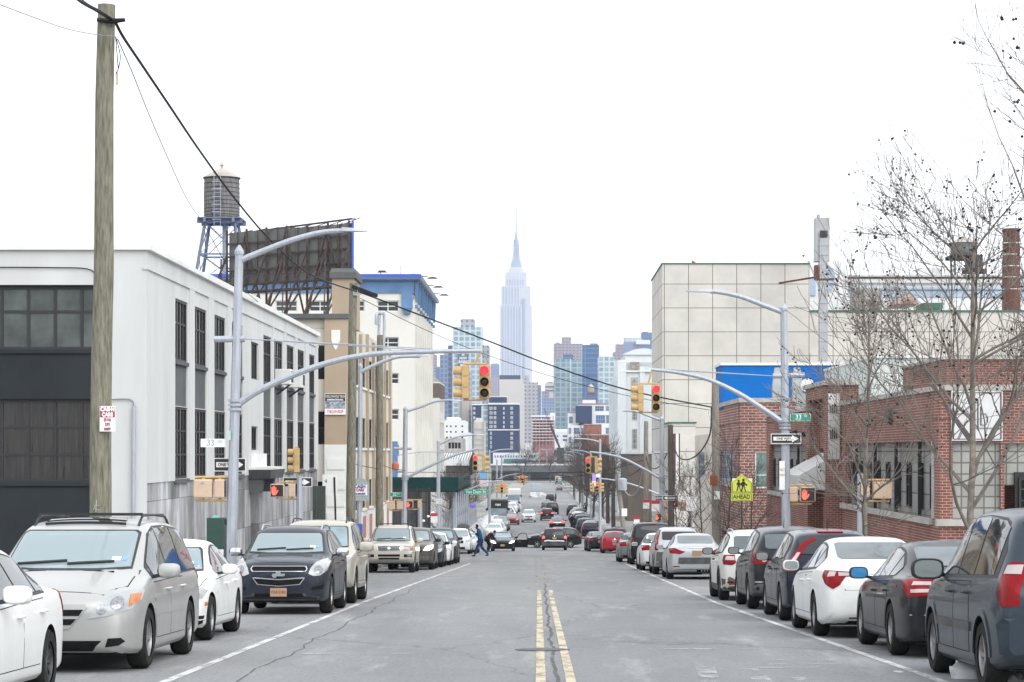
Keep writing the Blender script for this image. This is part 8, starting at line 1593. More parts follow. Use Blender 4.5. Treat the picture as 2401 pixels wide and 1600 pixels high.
# lamp pole right of it with pedestrian boxes behind the bare tree, d = 63
d = 63; x = PX(2018, d); t = thing('signal_post', 'grey post carrying tan boxes behind the slim bare tree', 'signal post', (x, d, gz(d) + .14), 'signal poles'); octpole(MB(), (x, d, gz(d) + .1), (x, d, PZ(1118, d)), .105, .095).build('pole', M['steel_grey'], t); MB().lathe([(.1, 0), (.1, .06), (.02, .12)], (x, d, PZ(1118, d)), 8).build('pole_cap', M['steel_grey'], t)
ped_signal('tan pedestrian boxes seen from behind near the bare tree', P(2062, 1170, d), [(-.40, 'left'), (.08, 'back')], .52, .47, .26, bars=(-.5, .28))
# -- 32 Pl corner, d = 128 left and 130 right
d = 128.0; k_ = 1.12; x = PX(947, d); lampost('grey signal pole with 32 Pl sign before the green shed', x, d, PZ(962, d), [P(953, 965, d), P(985, 955, d), P(1020, 942, d), P(1050, 939, d), P(1060, 939, d)], (P(1055, 939, d), P(1082, 940, d)), .15, [P(955, 1120, d), P(1000, 1097, d), P(1060, 1070, d), P(1100, 1058, d), P(1122, 1052, d)], (P(924, 1052, d), P(965, 1052, d), None), PX(951, d) - x)
traffic_light('small traffic light with lit red lamp on the 32 Pl arm', P(1125, 1104, d), [(-.22, FR, True), (.20, RGT, False)], k_, P(1122, 1053, d))
street_name('small green 32 Pl street name sign left of the pole', P(928, 1160, d), .66, .24, '32', 'PL'); one_way('one way sign pointing left behind the 32 Pl pole', P(945, 1178, d + .2), .98, .34, False)
ped_signal('tan box backs left of the 32 Pl pole', P(927, 1195, d), [(-.24, 'back'), (.30, 'back')], .46, .46, .25); ped_signal('pedestrian signal with red hand right of the 32 Pl pole', P(963, 1192, d), [(-.06, 'hand'), (.50, 'right')], .40, .42, .22)
MB().lathe([(.12, 0), (.2, .02), (.2, .3), (.12, .42), (.01, .46)], P(927, 1102, d), 10).build('alarm_lamp', mat('orange_lamp', (.45, .12, .07), .5, var=0)); al = bpy.data.objects['alarm_lamp']; tag(al, 'small orange lamp on a bracket beside the 32 Pl pole', 'lamp'); MB().tube([P(927, 1104, d), P(945, 1106, d)], .05, 6).build('bracket', M['steel_grey'], al)
t = thing('signal_post', 'yellow capped grey post right of the 32 Pl pole', 'signal post', (PX(985, d), d, gz(d)), 'signal poles'); octpole(MB(), (PX(985, d), d, gz(d)), (PX(985, d), d, PZ(1183, d)), .12, .12).build('pole', M['steel_grey'], t); MB().lathe([(.13, 0), (.12, .1), (.02, .2)], (PX(985, d), d, PZ(1183, d)), 8).build('pole_cap', M['signal_yellow'], t)
d = 130.0; x = PX(1552, d); lampost('grey signal pole on the right corner before beige annex', x, d, PZ(985, d), [P(1547, 985, d), P(1520, 975, d), P(1490, 965, d), P(1460, 963, d)], (P(1465, 963, d), P(1436, 963, d)), .15, [P(1551, 1124, d), P(1510, 1100, d), P(1460, 1075, d), P(1415, 1064, d), P(1383, 1060, d)], (P(1533, 1062, d), P(1567, 1062, d), [P(1400, 1062, d)]))
traffic_light('small traffic light with lit red lamp on the right corner arm', P(1388, 1109, d), [(-.20, FR, True), (.22, RGT, False)], k_, P(1384, 1062, d))
one_way('one way sign pointing left on the right corner pole', P(1545, 1168, d - .2), .42, .29, False); one_way('second one way sign pointing left across the brown pole', P(1572, 1168, 126.7), .86, .27, False); street_name('small green street sign above the double one way signs', P(1570, 1153, 127.3), .55, .17, '32', 'PL')
ped_signal('tan pedestrian boxes between right corner pole and brown pole', P(1561, 1190, d), [(.0, 'back'), (.48, 'hand')], .40, .45, .24); ped_signal('tan pedestrian boxes low on the right corner pole', P(1556, 1222, d), [(-.3, 'hand'), (.1, 'back')], .40, .42, .24); ped_signal('tan pedestrian box to the right of the brown pole', P(1600, 1195, d), [(0, 'back')], .5, .46, .24)
for px, py, dd, lab, red in ((1515, 1183, 157.8, 'white and red parking notice on the slim grey pole', True), (1537, 1187, 128, 'red and white parking sign beside the right corner pole', True), (1493, 1222, 175, 'red topped parking sign before the brown building', True), (1464, 1202, 186, 'small white notice on the leaning wooden pole', False), (1621, 1182, 100, 'pale blue notice board among the saplings', False), (1018, 1215, 150, 'white and red notice on the lamp beside the fence', True)):
 s = thing('parking_sign', lab, 'street sign', P(px, py, dd - .25), 'parking notices'); MB().box(-.22, .22, -.01, .01, -.3, .32).build('plate', M['sign_white'], s, world=False)
 if red: MB().box(-.22, .22, -.016, -.008, .12, .32).build('red_header', M['sign_red'], s, world=False)
 if dd in (128, 175, 100): MB().bar((0, .03, -.2), (0, .03, gz(dd) + .14 - PZ(py, dd)), .06).build('post', M['steel_grey'], s, world=False)
# -- lamps farther down and the far crossing
d = 160.0; x = PX(1028, d); lampost('slim grey street lamp with small notices at the green shed', x, d, PZ(1038, d), [P(1032, 1042, d), P(1060, 1028, d), P(1090, 1022, d), P(1115, 1020, d)], (P(1112, 1020, d), P(1135, 1020, d)), .13, name='street_lamp', cat='street lamp', group='street lamps')
s = thing('cash_for_cars_sign', 'tiny white CASH CARS board on the slim lamp', 'poster', P(1030, 1182, d - .2)); MB().box(-.22, .22, 0, .02, 0, .36).build('board', M['sign_white'], s, world=False); put_text('CASH', .17, M['sign_blue'], (0, -.006, .25), s); put_text('CARS', .15, M['sign_red'], (0, -.006, .1), s)
d = 206.0; x = PX(1063, d); lampost('grey signal pole with Van Dam St sign on its arm', x, d, PZ(1124, d), None, None, .17, [P(1066, 1162, d), P(1100, 1148, d), P(1140, 1132, d), P(1180, 1127, d)], (P(1050, 1124, d), P(1072, 1124, d), None))
street_name('long green Van Dam St name sign on the far arm', P(1115.5, 1154, d - .2), 2.08, .44, 'Van Dam St'); traffic_light('cluster traffic light beside the Van Dam sign', P(1177, 1156, d), [(-.25, LFT, False), (0, FR, True), (.25, RGT, False)], 1.05, P(1177, 1128, d))
d = 202.0; lampost('grey signal pole on the right side of Van Dam crossing', PX(1553, d), d, PZ(1150, d), None, None, .16, [P(1551, 1162, d), P(1500, 1142, d), P(1450, 1128, d), P(1404, 1122, d)])
traffic_light('cluster traffic light on the long white right arm', P(1400, 1154, d), [(-.3, LFT, False), (0, FR, True), (.3, RGT, False)], 1.05, P(1403, 1124, d))
traffic_light('tiny traffic light over the roadway by the white camper', P(1225, 1133, 330), [(-.3, LFT, False), (0, FR, True), (.3, RGT, False)], 1.3, P(1225, 1110, 330)); lampost('thin signal pole reaching over the road by the camper', PX(1165, 330), 330, PZ(1080, 330), None, None, .15, [P(1166, 1125, 330), P(1190, 1115, 330), P(1225, 1110, 330)])
traffic_light('tiny traffic light over the roadway at the green truck', P(1306, 1132, 420), [(0, FR, True)], 1.4, P(1309, 1112, 420)); lampost('thin signal pole at the far right trees', PX(1365, 420), 420, PZ(1075, 420), None, None, .16, [P(1364, 1125, 420), P(1335, 1114, 420), P(1309, 1112, 420)])
proto = None
for px, dd, top, side, lab in ((1148, 250, 1060, 1, 'second'), (1176, 380, 1070, 1, 'third'), (1407, 215, 1035, -1, 'first'), (1385, 300, 1062, -1, 'second'), (1368, 360, 1066, -1, 'third'), (1350, 460, 1072, -1, 'fourth')):
 r_ = 40 * 250 / dd; lampost('thin street lamp, %s beyond the far crossing on the %s' % (lab, 'left' if side > 0 else 'right'), PX(px, dd), dd, PZ(top, dd), [P(px, top + 2, dd), P(px + side * r_ * .5, top - 4, dd), P(px + side * r_, top - 6, dd)], (P(px + side * r_, top - 6, dd), P(px + side * r_ * 1.4, top - 6, dd)), .13, name='street_lamp', cat='street lamp', group='street lamps')
for px, py, dd, w, h, cols, lab in ((1133, 1122, 252, 17, 38, ('ban_blue', 'ban_pink'), 'blue and pink banner on a lamp past the far crossing'), (1147, 1120, 252.4, 10, 40, ('ban_green', 'sign_white'), 'pale green banner next to the blue and pink one'), (1393, 1126, 214, 9, 30, ('ban_violet', 'sign_white'), 'violet banner on the right past the crossing'), (1402, 1108, 214.4, 9, 24, ('ban_mint', 'sign_white'), 'mint green banner above the violet one')):
 for n_, c_ in (('ban_blue', (.25, .48, .72)), ('ban_pink', (.72, .60, .62)), ('ban_green', (.52, .62, .34)), ('ban_violet', (.42, .32, .62)), ('ban_mint', (.38, .68, .45))):
  if n_ not in M: M[n_] = mat(n_, c_, .8, var=.05)
 s = thing('banner', lab, 'banner', P(px, py, dd), 'lamp post banners'); a = w * dd / 10800; b = h * dd / 10800; MB().box(-a, a, -.02, .02, -b * .2, b).build('upper_cloth', M[cols[0]], s, world=False); MB().box(-a, a, -.02, .02, -b, -b * .2).build('lower_cloth', M[cols[1]], s, world=False); MB().tube([(-a, 0, b), (a + .2, 0, b)], .03, 5).build('rod', M['steel_grey'], s, world=False)
s = thing('shop_sign', 'small glowing purple sign above the pavement past the shed', 'sign', P(1109, 1188, 240)); MB().lathe([(.01, -.05), (.5, -.05), (.55, 0), (.5, .05), (.01, .05)], (0, 0, 0), 16, axis='y').build('panel', mat('purple_sign', (.10, .05, .45), .4, var=0, emit=.6), s, world=False); s.scale = (.6, 1, .3)
t = thing('letter_box', 'green mail collection box by the leaning pole', 'mail box', (PX(1446, 205), 205, gz(205) + .14)); MB().box(-.35, .35, -.3, .3, .1, 1.3).build('case', M['cab_green'], t, world=False); MB().lathe([(.3, -.35), (.3, .35)], (0, 0, 1.3), 14, axis='x').build('rounded_top', M['cab_green'], t, world=False)
# barrels
t = thing('traffic_barrel', 'orange and white traffic barrel on the far right pavement', 'barrel', (PX(1343, 330), 330, gz(330) + .14)); MB().lathe([(.01, 0), (.32, 0), (.28, 1.0), (.01, 1.0)], n=12).build('drum', mat('barrel_orange', (.62, .14, .05), .6, var=0), t, world=False); MB().lathe([(.31, .2), (.305, .35)], n=12).lathe([(.30, .55), (.295, .7)], n=12).build('stripes', M['sign_white'], t, world=False)
# ------------------------------------------------------------------ bare trees
def tree_mesh(seed, H, r0, clear, spread, dens, rmin, balls=0, lev=3, tropism=.18, dirbias=(0, 0), sides=4):
 r = random.Random(seed); trunk, tw, bl = MB(), MB(), MB(); nball = [0]
 def rv(): return Vector((r.uniform(-1, 1), r.uniform(-1, 1), r.uniform(-1, 1)))
 def ball(p):
  q = p + Vector((0, 0, -.06)); s = r.uniform(.018, .026); bl.lathe([(.001, -s), (s * .8, -s * .55), (s, 0), (s * .8, s * .55), (.001, s)], q, 6)
 def grow(p, d, L, rad, lv, mb):
  n = 5 if lv < 2 else (4 if lv < 3 else 3); pts = [p]; dirs = [d]
  for k in range(n):
   d = (d + rv() * (.20 if lv else .05) + Vector((dirbias[0] * .05, dirbias[1] * .05, tropism * (.5 if lv else .2)))).normalized(); p = p + d * L / n; pts.append(p); dirs.append(d)
  rs = [max(rmin, rad * (1 - (.72 if lv else .62) * k / n)) for k in range(n + 1)]; mb.tube(pts, rs, 9 if lv == 0 else (5 if lv == 1 else 3), caps=False)
  if lv >= lev:
   if balls and r.random() < balls: 
    for _ in range(r.randint(1, 3)): ball(pts[r.randint(1, n)] + rv() * .04)
   return
  kids = int(dens[lv] * r.uniform(.8, 1.2))
  for i in range(kids):
   f = (clear + (1 - clear) * (i + r.random()) / kids) if lv == 0 else r.uniform(.22, 1.0); j = min(int(f * n), n - 1); u = f * n - j; q = pts[j].lerp(pts[j + 1], u); dd = dirs[j + 1]
   side = (rv() - dd * rv().dot(dd)); side = (side - dd * side.dot(dd)).normalized(); ang = radians(r.uniform(34, 66) if lv == 0 else r.uniform(25, 60)); nd = (dd * cos(ang) + side * sin(ang)).normalized()
   if nd.z < -.25: nd.z *= -.4
   ll = L * (spread * (1.15 - .62 * f) if lv == 0 else r.uniform(.38, .66) * (1.1 - .4 * f)); grow(q, nd, ll, rs[j] * (.58 if lv == 0 else .55), lv + 1, tw)
  if lv > 0: grow(pts[-1], dirs[-1], L * .45, rs[-1], lv + 1, tw)
 grow(Vector((0, 0, 0)), Vector((0, 0, 1)), H, r0, 0, trunk); return trunk, tw, bl
def plant(name, label, loc, meshes, rz=0, group='bare street trees', scale=1):
 t = thing(name, label, 'tree', loc, group, rz); t.scale = (scale,) * 3; tm, cm, bm_ = meshes
 put(tm, 'trunk', t, False); put(cm, 'crown', t, False)
 if bm_: put(bm_, 'seed_balls', t, False, kind='stuff')
 return t
def tm(seed, *a, bark='bark', twig='twig', **k):
 a_, b_, c_ = tree_mesh(seed, *a, **k); return a_.mesh('trunk', M[bark], True, 80), b_.mesh('crown', M[twig], True, 80), (c_.mesh('seed_balls', M['seed'], True, 80) if c_.f else None)
plant('plane_tree', 'bare plane tree with hanging seed balls before the square sign', (PX(2272, 44), 44, gz(44) + .14), tm(5, 6.9, .08, .20, .54, (22, 11, 5), .0058, .24, 3))
plant('plane_tree', 'slimmer bare tree in front of the tan signal boxes', (PX(2036, 55), 55, gz(55) + .14), tm(8, 6.6, .062, .18, .36, (21, 10, 5), .0062, .10, 3), 1.0)
plant('plane_tree', 'bare tree whose branches reach in from the right edge', (7.45, 30.0, gz(30) + .14), tm(21, 8.6, .075, .26, .46, (20, 11, 5), .0042, .16, 3), 2.2)
sap = [tm(31 + k, 4.6 - .5 * k, .045, .12, .42, (14, 6, 3), .006, 0, 3, bark='far_twig', twig='far_twig') for k in range(2)]
for k, (px, dd, lab) in enumerate(((1648, 97, 'thin bare sapling left of the grey wooden pole'), (1616, 108, 'thin bare sapling by the cream annex'), (1702, 92, 'thin bare sapling between grey pole and crossing sign'), (1762, 84, 'thin bare sapling right of the crossing sign'), (1592, 118, 'thin bare sapling near the brown pole'))): plant('sapling', lab, (PX(px, dd), dd, gz(dd) + .14), sap[k % 2], k * 1.3, 'bare saplings by the brick building', .85 + .1 * (k % 3))
far = [tm(51 + k, 6.6 + .5 * k, .15, .26, .66, (18, 10, 4), .015, 0, 3, bark='far_twig', twig='far_twig') for k in range(3)]
POSN = ORD if 'ORD' in globals() else [str(i) for i in range(30)]
for k, dd in enumerate((282, 296, 310, 326, 342, 360, 380, 402, 428, 458, 492, 530)): plant('street_tree', 'dense bare tree, %s in the far right row' % POSN[k], (7.0 - .02 * k + .3 * sin(k * 2.3), dd, gz(dd) + .14), far[k % 3], k * 2.1, 'bare trees along the far pavement', .92 + .12 * (k % 3))
for k, dd in enumerate((236, 262, 290, 345, 405)): plant('street_tree', 'dense bare tree, %s in the far left row' % POSN[k], (-9.8 - .4 * (k % 2), dd, gz(dd) + .14), far[(k + 1) % 3], k * 1.7, 'bare trees along the far pavement', .62 + .1 * (k % 2))
plant('street_tree', 'grey bare tree above the low white roofs, left of crane', (PX(1228, 820), 820, gz(820)), far[1], .4, 'bare trees along the far pavement', 1.6); plant('street_tree', 'grey bare tree at the far highway bridge', (PX(1290, 940), 940, gz(940)), far[0], 2.4, 'bare trees along the far pavement', 1.4)
# ------------------------------------------------------------------ overhead wires
def wire(label, pts, r, m='cable', group='overhead wires', n=8, name='overhead_wire'):
 o = MB().tube(bez(pts, n), r, 5).build(name, M[m], smooth=True); return tag(o, label, 'cable', group)
wire('thick black cable from thick pole down to the second wooden pole', [P(268, 46, 36.1), P(288, 85, 37.4), P(330, 148, 40), P(400, 252, 44.5), P(470, 356, 50), P(550, 465, 57), P(640, 570, 65.5), P(730, 645, 73.5), P(836, 684, 81.8)], .026)
wire('second strand of the thick cable at the top of thick pole', [P(272, 52, 36.1), P(296, 100, 37.4), P(335, 158, 40), P(402, 258, 44.5), P(472, 361, 50)], .012)
wire('thin wire from thick pole down toward the water tower', [P(276, 92, 36.2), P(310, 170, 38.5), P(350, 270, 42), P(400, 385, 47), P(440, 470, 53), P(476, 522, 61.3)], .009)
wire('thin wire sagging over the white factory roof to the tan sign pier', [P(476, 522, 61.3), P(560, 665, 75), P(630, 725, 90), P(700, 765, 104), P(760, 770, 114.5)], .010)
wire('black cable bundle leaving the frame at top left', [P(150, -30, 31), P(190, 5, 33), P(225, 25, 35), P(260, 46, 36.1)], .022)
wire('second cable of the bundle leaving at top left', [P(160, -30, 31), P(200, 6, 33), P(235, 26, 35), P(264, 45, 36.1)], .012)
wire('grey wire leaving thick pole to the left edge', [P(-30, 0, 26), P(60, 34, 29), P(150, 66, 33), P(215, 80, 35.5), P(270, 86, 36.2)], .008, 'grey_cable')
wire('thick black cable crossing the street to the grey right pole', [P(840, 684, 81.8), P(1000, 745, 85), P(1140, 798, 87.5), P(1300, 860, 90), P(1480, 917, 92.3), P(1668, 955, 93.9)], .030)
wire('thinner wire crossing the street below the thick black cable', [P(845, 700, 81.8), P(1000, 775, 85), P(1140, 832, 87.5), P(1300, 885, 90), P(1480, 930, 92.3), P(1664, 962, 93.9)], .012)
wire('black wire from grey right pole to the brick building', [P(1682, 1002, 94), P(1720, 994, 97), P(1770, 992, 102), P(1850, 992, 107)], .018)
for k, (pts, r, m, lab) in enumerate((
 ([P(1668, 958, 93.9), P(1664, 1020, 100), P(1640, 1062, 108), P(1612, 1078, 117), P(1590, 1070, 123), P(1577, 1035, 126.8)], .035, 'cable', 'heavy drooping cable between grey pole and brown pole'),
 ([P(1674, 965, 94), P(1672, 1050, 101), P(1655, 1100, 108), P(1632, 1126, 116)], .02, 'cable', 'drooping cable close to the yellow sign saplings'),
 ([P(1572, 1046, 126.9), P(1556, 1080, 138), P(1540, 1098, 148), P(1522, 1095, 155), P(1515, 1070, 158)], .035, 'cable', 'heavy drooping cable between brown and slim grey poles'),
 ([P(1513, 1060, 158), P(1505, 1110, 166), P(1495, 1150, 174), P(1480, 1163, 181), P(1465, 1150, 186), P(1447, 1105, 188)], .05, 'grey_cable', 'thick pale cable loop hanging before the brown building'),
 ([P(1513, 1090, 158), P(1490, 1108, 170), P(1470, 1115, 180), P(1446, 1098, 188)], .03, 'cable', 'dark cable above the pale cable loop'),
 ([P(1440, 1095, 236), P(1434, 1120, 238), P(1426, 1133, 242), P(1418, 1128, 248)], .05, 'cable', 'short dark drooping cable at the dark pole'),
 ([P(1513, 1078, 158), P(1420, 1104, 180), P(1330, 1119, 190), P(1200, 1124, 198), P(1060, 1123, 205)], .03, 'cable', 'black wire strung right across the far crossing'),
 ([P(1450, 1112, 188), P(1340, 1108, 196), P(1200, 1110, 204), P(1100, 1108, 212), P(930, 1108, 190)], .025, 'cable', 'upper black wire strung across the far crossing'),
 ([P(930, 1068, 128.5), P(1000, 1060, 150), P(1080, 1064, 175)], .02, 'grey_cable', 'faint grey wire along the cream tower front'),
 ([P(822, 1086, 82), P(860, 1095, 92), P(889, 1100, 97.7)], .015, 'cable', 'low wire between second and third wooden poles'),
 ([P(893, 1090, 97.7), P(925, 1100, 112), P(950, 1103, 128)], .015, 'cable', 'low wire between third wooden pole and 32 Pl pole'))): wire(lab, pts, r, m)
# festoon bulbs under the green shed
t = thing('string_lights', 'string of white festoon bulbs under the green shed', 'string lights', P(985, 1235, 186)); pts = bez([P(976, 1242, 186), P(990, 1222, 186.3), P(1010, 1203, 186.6), P(1016, 1198, 187)], 6); MB().tube(pts, .02, 4).build('cord', M['cable'], t)
for p_ in pts[1::3]: MB().lathe([(.001, -.12), (.11, -.05), (.12, 0), (.08, .08), (.001, .1)], p_ + Vector((0, 0, -.1)), 8).build('bulb', mat('white_bulb', (.85, .85, .85), .4, var=0) if 'bulb' not in M else M['bulb'], t, smooth=True); M['bulb'] = bpy.data.materials['white_bulb']
# ------------------------------------------------------------------ people
M['skin'] = mat('dark_skin', (.10, .055, .035), .6, var=.05); M['jacket_blue'] = mat('blue_jacket_cloth', (.015, .10, .24), .8, var=.2, scale=6); M['jeans'] = mat('blue_trousers_cloth', (.025, .06, .16), .85, var=.2, scale=6); M['cloth_dark'] = mat('dark_cloth', (.022, .022, .026), .85, var=.2, scale=6); M['hair'] = mat('dark_hair', (.012, .01, .01), .8, var=.2); M['shoe'] = mat('dark_shoe', (.02, .02, .022), .7, var=.1); M['vest'] = mat('yellow_vest', (.62, .72, .05), .7, var=.05)
def skin(name, verts, edges, radii, m, parent, root=0, sub=2):
 me = bpy.data.meshes.new(name); me.from_pydata(verts, edges, []); o = bpy.data.objects.new(name, me); COL.objects.link(o)
 sk = o.modifiers.new('skin', 'SKIN'); sk.use_smooth_shade = True; sb = o.modifiers.new('sub', 'SUBSURF'); sb.levels = sb.render_levels = sub
 for i, r in enumerate(radii): v = me.skin_vertices[0].data[i]; v.radius = r if isinstance(r, tuple) else (r, r); v.use_root = i == root
 dg = bpy.context.evaluated_depsgraph_get(); ev = bpy.data.meshes.new_from_object(o.evaluated_get(dg)); bpy.data.objects.remove(o); ev.name = name; ev.materials.clear(); ev.materials.append(m)
 ev.polygons.foreach_set('use_smooth', [True] * len(ev.polygons)); return put(ev, name, parent, False)
def figure(label, loc, rz, pose, top, legs, hairm, scale=1.0, group='people in the street', hood=False, vest=False):
 """local frame: faces +Y, x to its right; pose = dict of joints"""
 t = thing('person', label, 'person', loc, group, rz); t.scale = (scale,) * 3; J = pose
 names = ['pelvis', 'waist', 'chest', 'neck', 'head0', 'head1', 'lsh', 'lel', 'lwr', 'rsh', 'rel', 'rwr', 'lhip', 'lkn', 'lan', 'rhip', 'rkn', 'ran']
 idx = {n: i for i, n in enumerate(names)}; vs = [J[n] for n in names]
 ed = [('pelvis', 'waist'), ('waist', 'chest'), ('chest', 'neck'), ('neck', 'head0'), ('head0', 'head1'), ('chest', 'lsh'), ('lsh', 'lel'), ('lel', 'lwr'), ('chest', 'rsh'), ('rsh', 'rel'), ('rel', 'rwr'), ('pelvis', 'lhip'), ('lhip', 'lkn'), ('lkn', 'lan'), ('pelvis', 'rhip'), ('rhip', 'rkn'), ('rkn', 'ran')]
 rd = dict(pelvis=(.135, .11), waist=(.13, .105), chest=(.15, .115), neck=.055, head0=(.075, .085), head1=(.07, .085), lsh=.07, lel=.05, lwr=.035, rsh=.07, rel=.05, rwr=.035, lhip=.09, lkn=.065, lan=.042, rhip=.09, rkn=.065, ran=.042)
 body = skin('body', vs, [(idx[a], idx[b]) for a, b in ed], [rd[n] for n in names], M['skin'], t)
 def sub_(nms, es, rs, m, nm): return skin(nm, [J[n] for n in nms], [(nms.index(a), nms.index(b)) for a, b in es], rs, M[m], t)
 sub_(['pelvis', 'waist', 'chest', 'neck', 'lsh', 'lel', 'lwr', 'rsh', 'rel', 'rwr'], [('pelvis', 'waist'), ('waist', 'chest'), ('chest', 'neck'), ('chest', 'lsh'), ('lsh', 'lel'), ('lel', 'lwr'), ('chest', 'rsh'), ('rsh', 'rel'), ('rel', 'rwr')], [(.175, .15), (.17, .145), (.185, .15), .09, .10, .08, .062, .10, .08, .062], top, 'jacket')
 sub_(['pelvis', 'lhip', 'lkn', 'lan', 'rhip', 'rkn', 'ran'], [('pelvis', 'lhip'), ('lhip', 'lkn'), ('lkn', 'lan'), ('pelvis', 'rhip'), ('rhip', 'rkn'), ('rkn', 'ran')], [(.155, .13), .115, .09, .072, .115, .09, .072], legs, 'trousers')
 for s in 'lr':
  a = Vector(J[s + 'an']); f = Vector(J.get(s + 'toe', a + Vector((0, .2, -.05)))); skin('shoe', [a + Vector((0, -.04, -.03)), a.lerp(f, .5) + Vector((0, 0, -.03)), f], [(0, 1), (1, 2)], [(.048, .05), (.05, .045), (.042, .032)], M['shoe'], t)
  w = Vector(J[s + 'wr']); e = Vector(J[s + 'el']); d = (w - e).normalized(); q = w + d * .05; sd = d.cross(Vector((1, 0, 0))).normalized(); hv = [w + d * .01, q + d * .03]; he = [(0, 1)]; hr = [.028, (.04, .022)]
  for k, (o_, L_) in enumerate(((-.03, .065), (-.010, .08), (.010, .075), (.028, .06))): hv += [q + d * .05 + sd * o_, q + d * (.05 + L_ * .5) + sd * o_ * 1.05 + Vector((.004, 0, 0)), q + d * (.05 + L_) + sd * o_ + Vector((.012, 0, 0))]; n = len(hv); he += [(1, n - 3), (n - 3, n - 2), (n - 2, n - 1)]; hr += [.0105, .0095, .008]
  hv += [q + sd * -.045, q + d * .04 + sd * -.065]; n = len(hv); he += [(0, n - 2), (n - 2, n - 1)]; hr += [.011, .009]; skin('hand', hv, he, hr, M['skin'], t, 0, 1)
 h0, h1 = Vector(J['head0']), Vector(J['head1']); up = (h1 - h0).normalized(); fw = Vector(J.get('look', (0, 1, 0))); fw = (fw - up * fw.dot(up)).normalized(); rt = fw.cross(up); mid = (h0 + h1) / 2
 hm = MB(); vv = []; n = 12
 for k, (rr, zz) in enumerate(((.092, -.03), (.100, .03), (.098, .08), (.07, .125), (.02, .145))):
  for j in range(n): a = 2 * pi * j / n; vv.append(mid - fw * .018 + up * (zz + .02) + rt * rr * .92 * cos(a) + fw * (rr * sin(a) * (1 if sin(a) < 0 else .55)))
 hm.add(vv, [(k * n + j, k * n + (j + 1) % n, (k + 1) * n + (j + 1) % n, (k + 1) * n + j) for k in range(4) for j in range(n)] + [tuple(range(4 * n, 5 * n))]); hm.build('hair', M[hairm], t, smooth=True, world=False)
 fm = MB(); fm.add([mid + fw * .088 + up * .02, mid + fw * .085 + up * -.035 + rt * .016, mid + fw * .085 + up * -.035 - rt * .016, mid + fw * .118 + up * -.03], [(0, 1, 3), (0, 3, 2), (1, 2, 3)]); fm.build('nose', M['skin'], t, world=False)
 for s in (-1, 1):
  MB().lathe([(.001, -.011), (.011, 0), (.001, .011)], mid + fw * .083 + up * .015 + rt * .032 * s, 8).build('eye', M['sign_white'], t, world=False); MB().lathe([(.001, -.03), (.012, -.01), (.014, .012), (.001, .028)], mid + rt * .088 * s, 8).build('ear', M['skin'], t, world=False)
 MB().bar(mid + fw * .088 + up * -.062 + rt * -.025, mid + fw * .088 + up * -.062 + rt * .025, .012, .008).build('mouth', mat('lips', (.08, .03, .025), .6, var=0) if 'lips' not in M else M['lips'], t, world=False)
 if hood: skin('hood', [Vector(J['neck']) + Vector((0, -.05, -.02)), Vector(J['neck']) + Vector((0, -.10, .05))], [(0, 1)], [(.11, .09), (.08, .06)], M[top], t)
 if vest: skin('vest', [J['waist'], J['chest'], J['neck']], [(0, 1), (1, 2)], [(.19, .16), (.20, .165), .10], M['vest'], t)
 return t
WALK = dict(pelvis=(0, 0, .93), waist=(0, .03, 1.10), chest=(0, .09, 1.34), neck=(0, .15, 1.50), head0=(0, .21, 1.58), head1=(0, .24, 1.70), lsh=(-.19, .08, 1.41), lel=(-.25, .02, 1.14), lwr=(-.23, .14, .92), rsh=(.19, .10, 1.41), rel=(.24, .10, 1.12), rwr=(.20, .32, 1.30),
 lhip=(-.10, .0, .88), lkn=(-.10, .20, .50), lan=(-.09, .33, .09), ltoe=(-.09, .52, .04), rhip=(.10, 0, .88), rkn=(.10, -.06, .48), ran=(.10, -.42, .14), rtoe=(.10, -.26, .03), look=(0, 1, -.15))
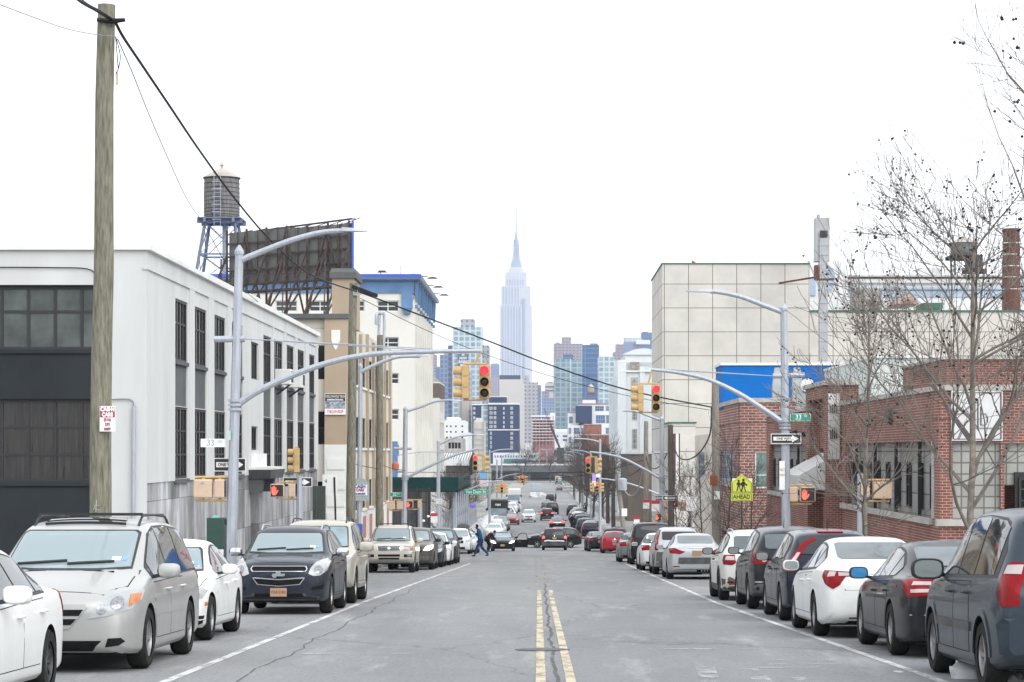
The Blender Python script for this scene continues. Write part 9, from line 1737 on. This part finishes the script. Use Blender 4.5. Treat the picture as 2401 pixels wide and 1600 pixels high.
figure('person in blue jacket and trousers striding left across the street', (PX(1127, 137), 137, gz(137)), radians(90), WALK, 'jacket_blue', 'jeans', 'hair', 1.06, hood=True)
BEND = dict(pelvis=(0, -.1, .88), waist=(0, .02, 1.02), chest=(0, .2, 1.18), neck=(0, .34, 1.28), head0=(0, .42, 1.32), head1=(0, .52, 1.38), lsh=(-.19, .22, 1.22), lel=(-.24, .30, .98), lwr=(-.18, .48, .86), rsh=(.19, .22, 1.22), rel=(.24, .30, .98), rwr=(.18, .48, .86), lhip=(-.10, -.1, .84), lkn=(-.12, .1, .48), lan=(-.12, -.02, .09), ltoe=(-.12, .18, .04), rhip=(.10, -.1, .84), rkn=(.12, .1, .48), ran=(.12, -.05, .09), rtoe=(.12, .15, .04), look=(0, 1, -.5))
t = figure('person in dark clothes bending beside the dark sedan', (PX(1145, 166), 166, gz(166)), radians(-60), BEND, 'cloth_dark', 'cloth_dark', 'hair', 1.03); skin('scarf', [(0, .28, 1.30), (0, .36, 1.36)], [(0, 1)], [.09, .085], M['sign_white'], t)
STAND = dict(pelvis=(0, 0, .94), waist=(0, .0, 1.10), chest=(0, .01, 1.34), neck=(0, .02, 1.50), head0=(0, .04, 1.58), head1=(0, .05, 1.71), lsh=(-.19, .0, 1.41), lel=(-.25, -.02, 1.14), lwr=(-.24, .06, .90), rsh=(.19, .0, 1.41), rel=(.25, -.02, 1.14), rwr=(.24, .06, .90), lhip=(-.10, 0, .88), lkn=(-.11, .02, .48), lan=(-.11, 0, .09), ltoe=(-.12, .2, .04), rhip=(.10, 0, .88), rkn=(.11, .02, .48), ran=(.11, 0, .09), rtoe=(.12, .2, .04))
figure('person in dark clothes standing in the roadway far off', (PX(1303, 462), 462, gz(462)), radians(100), STAND, 'cloth_dark', 'cloth_dark', 'hair', 1.05)
figure('person in dark clothes at an open car door on the right', (3.15, 254, gz(254)), radians(180), STAND, 'cloth_dark', 'cloth_dark', 'hair', 1.05)
figure('person wearing yellow vest on the far right pavement', (PX(1371, 330), 330, gz(330) + .14), radians(150), STAND, 'cloth_dark', 'cloth_dark', 'hair', 1.08, vest=True)
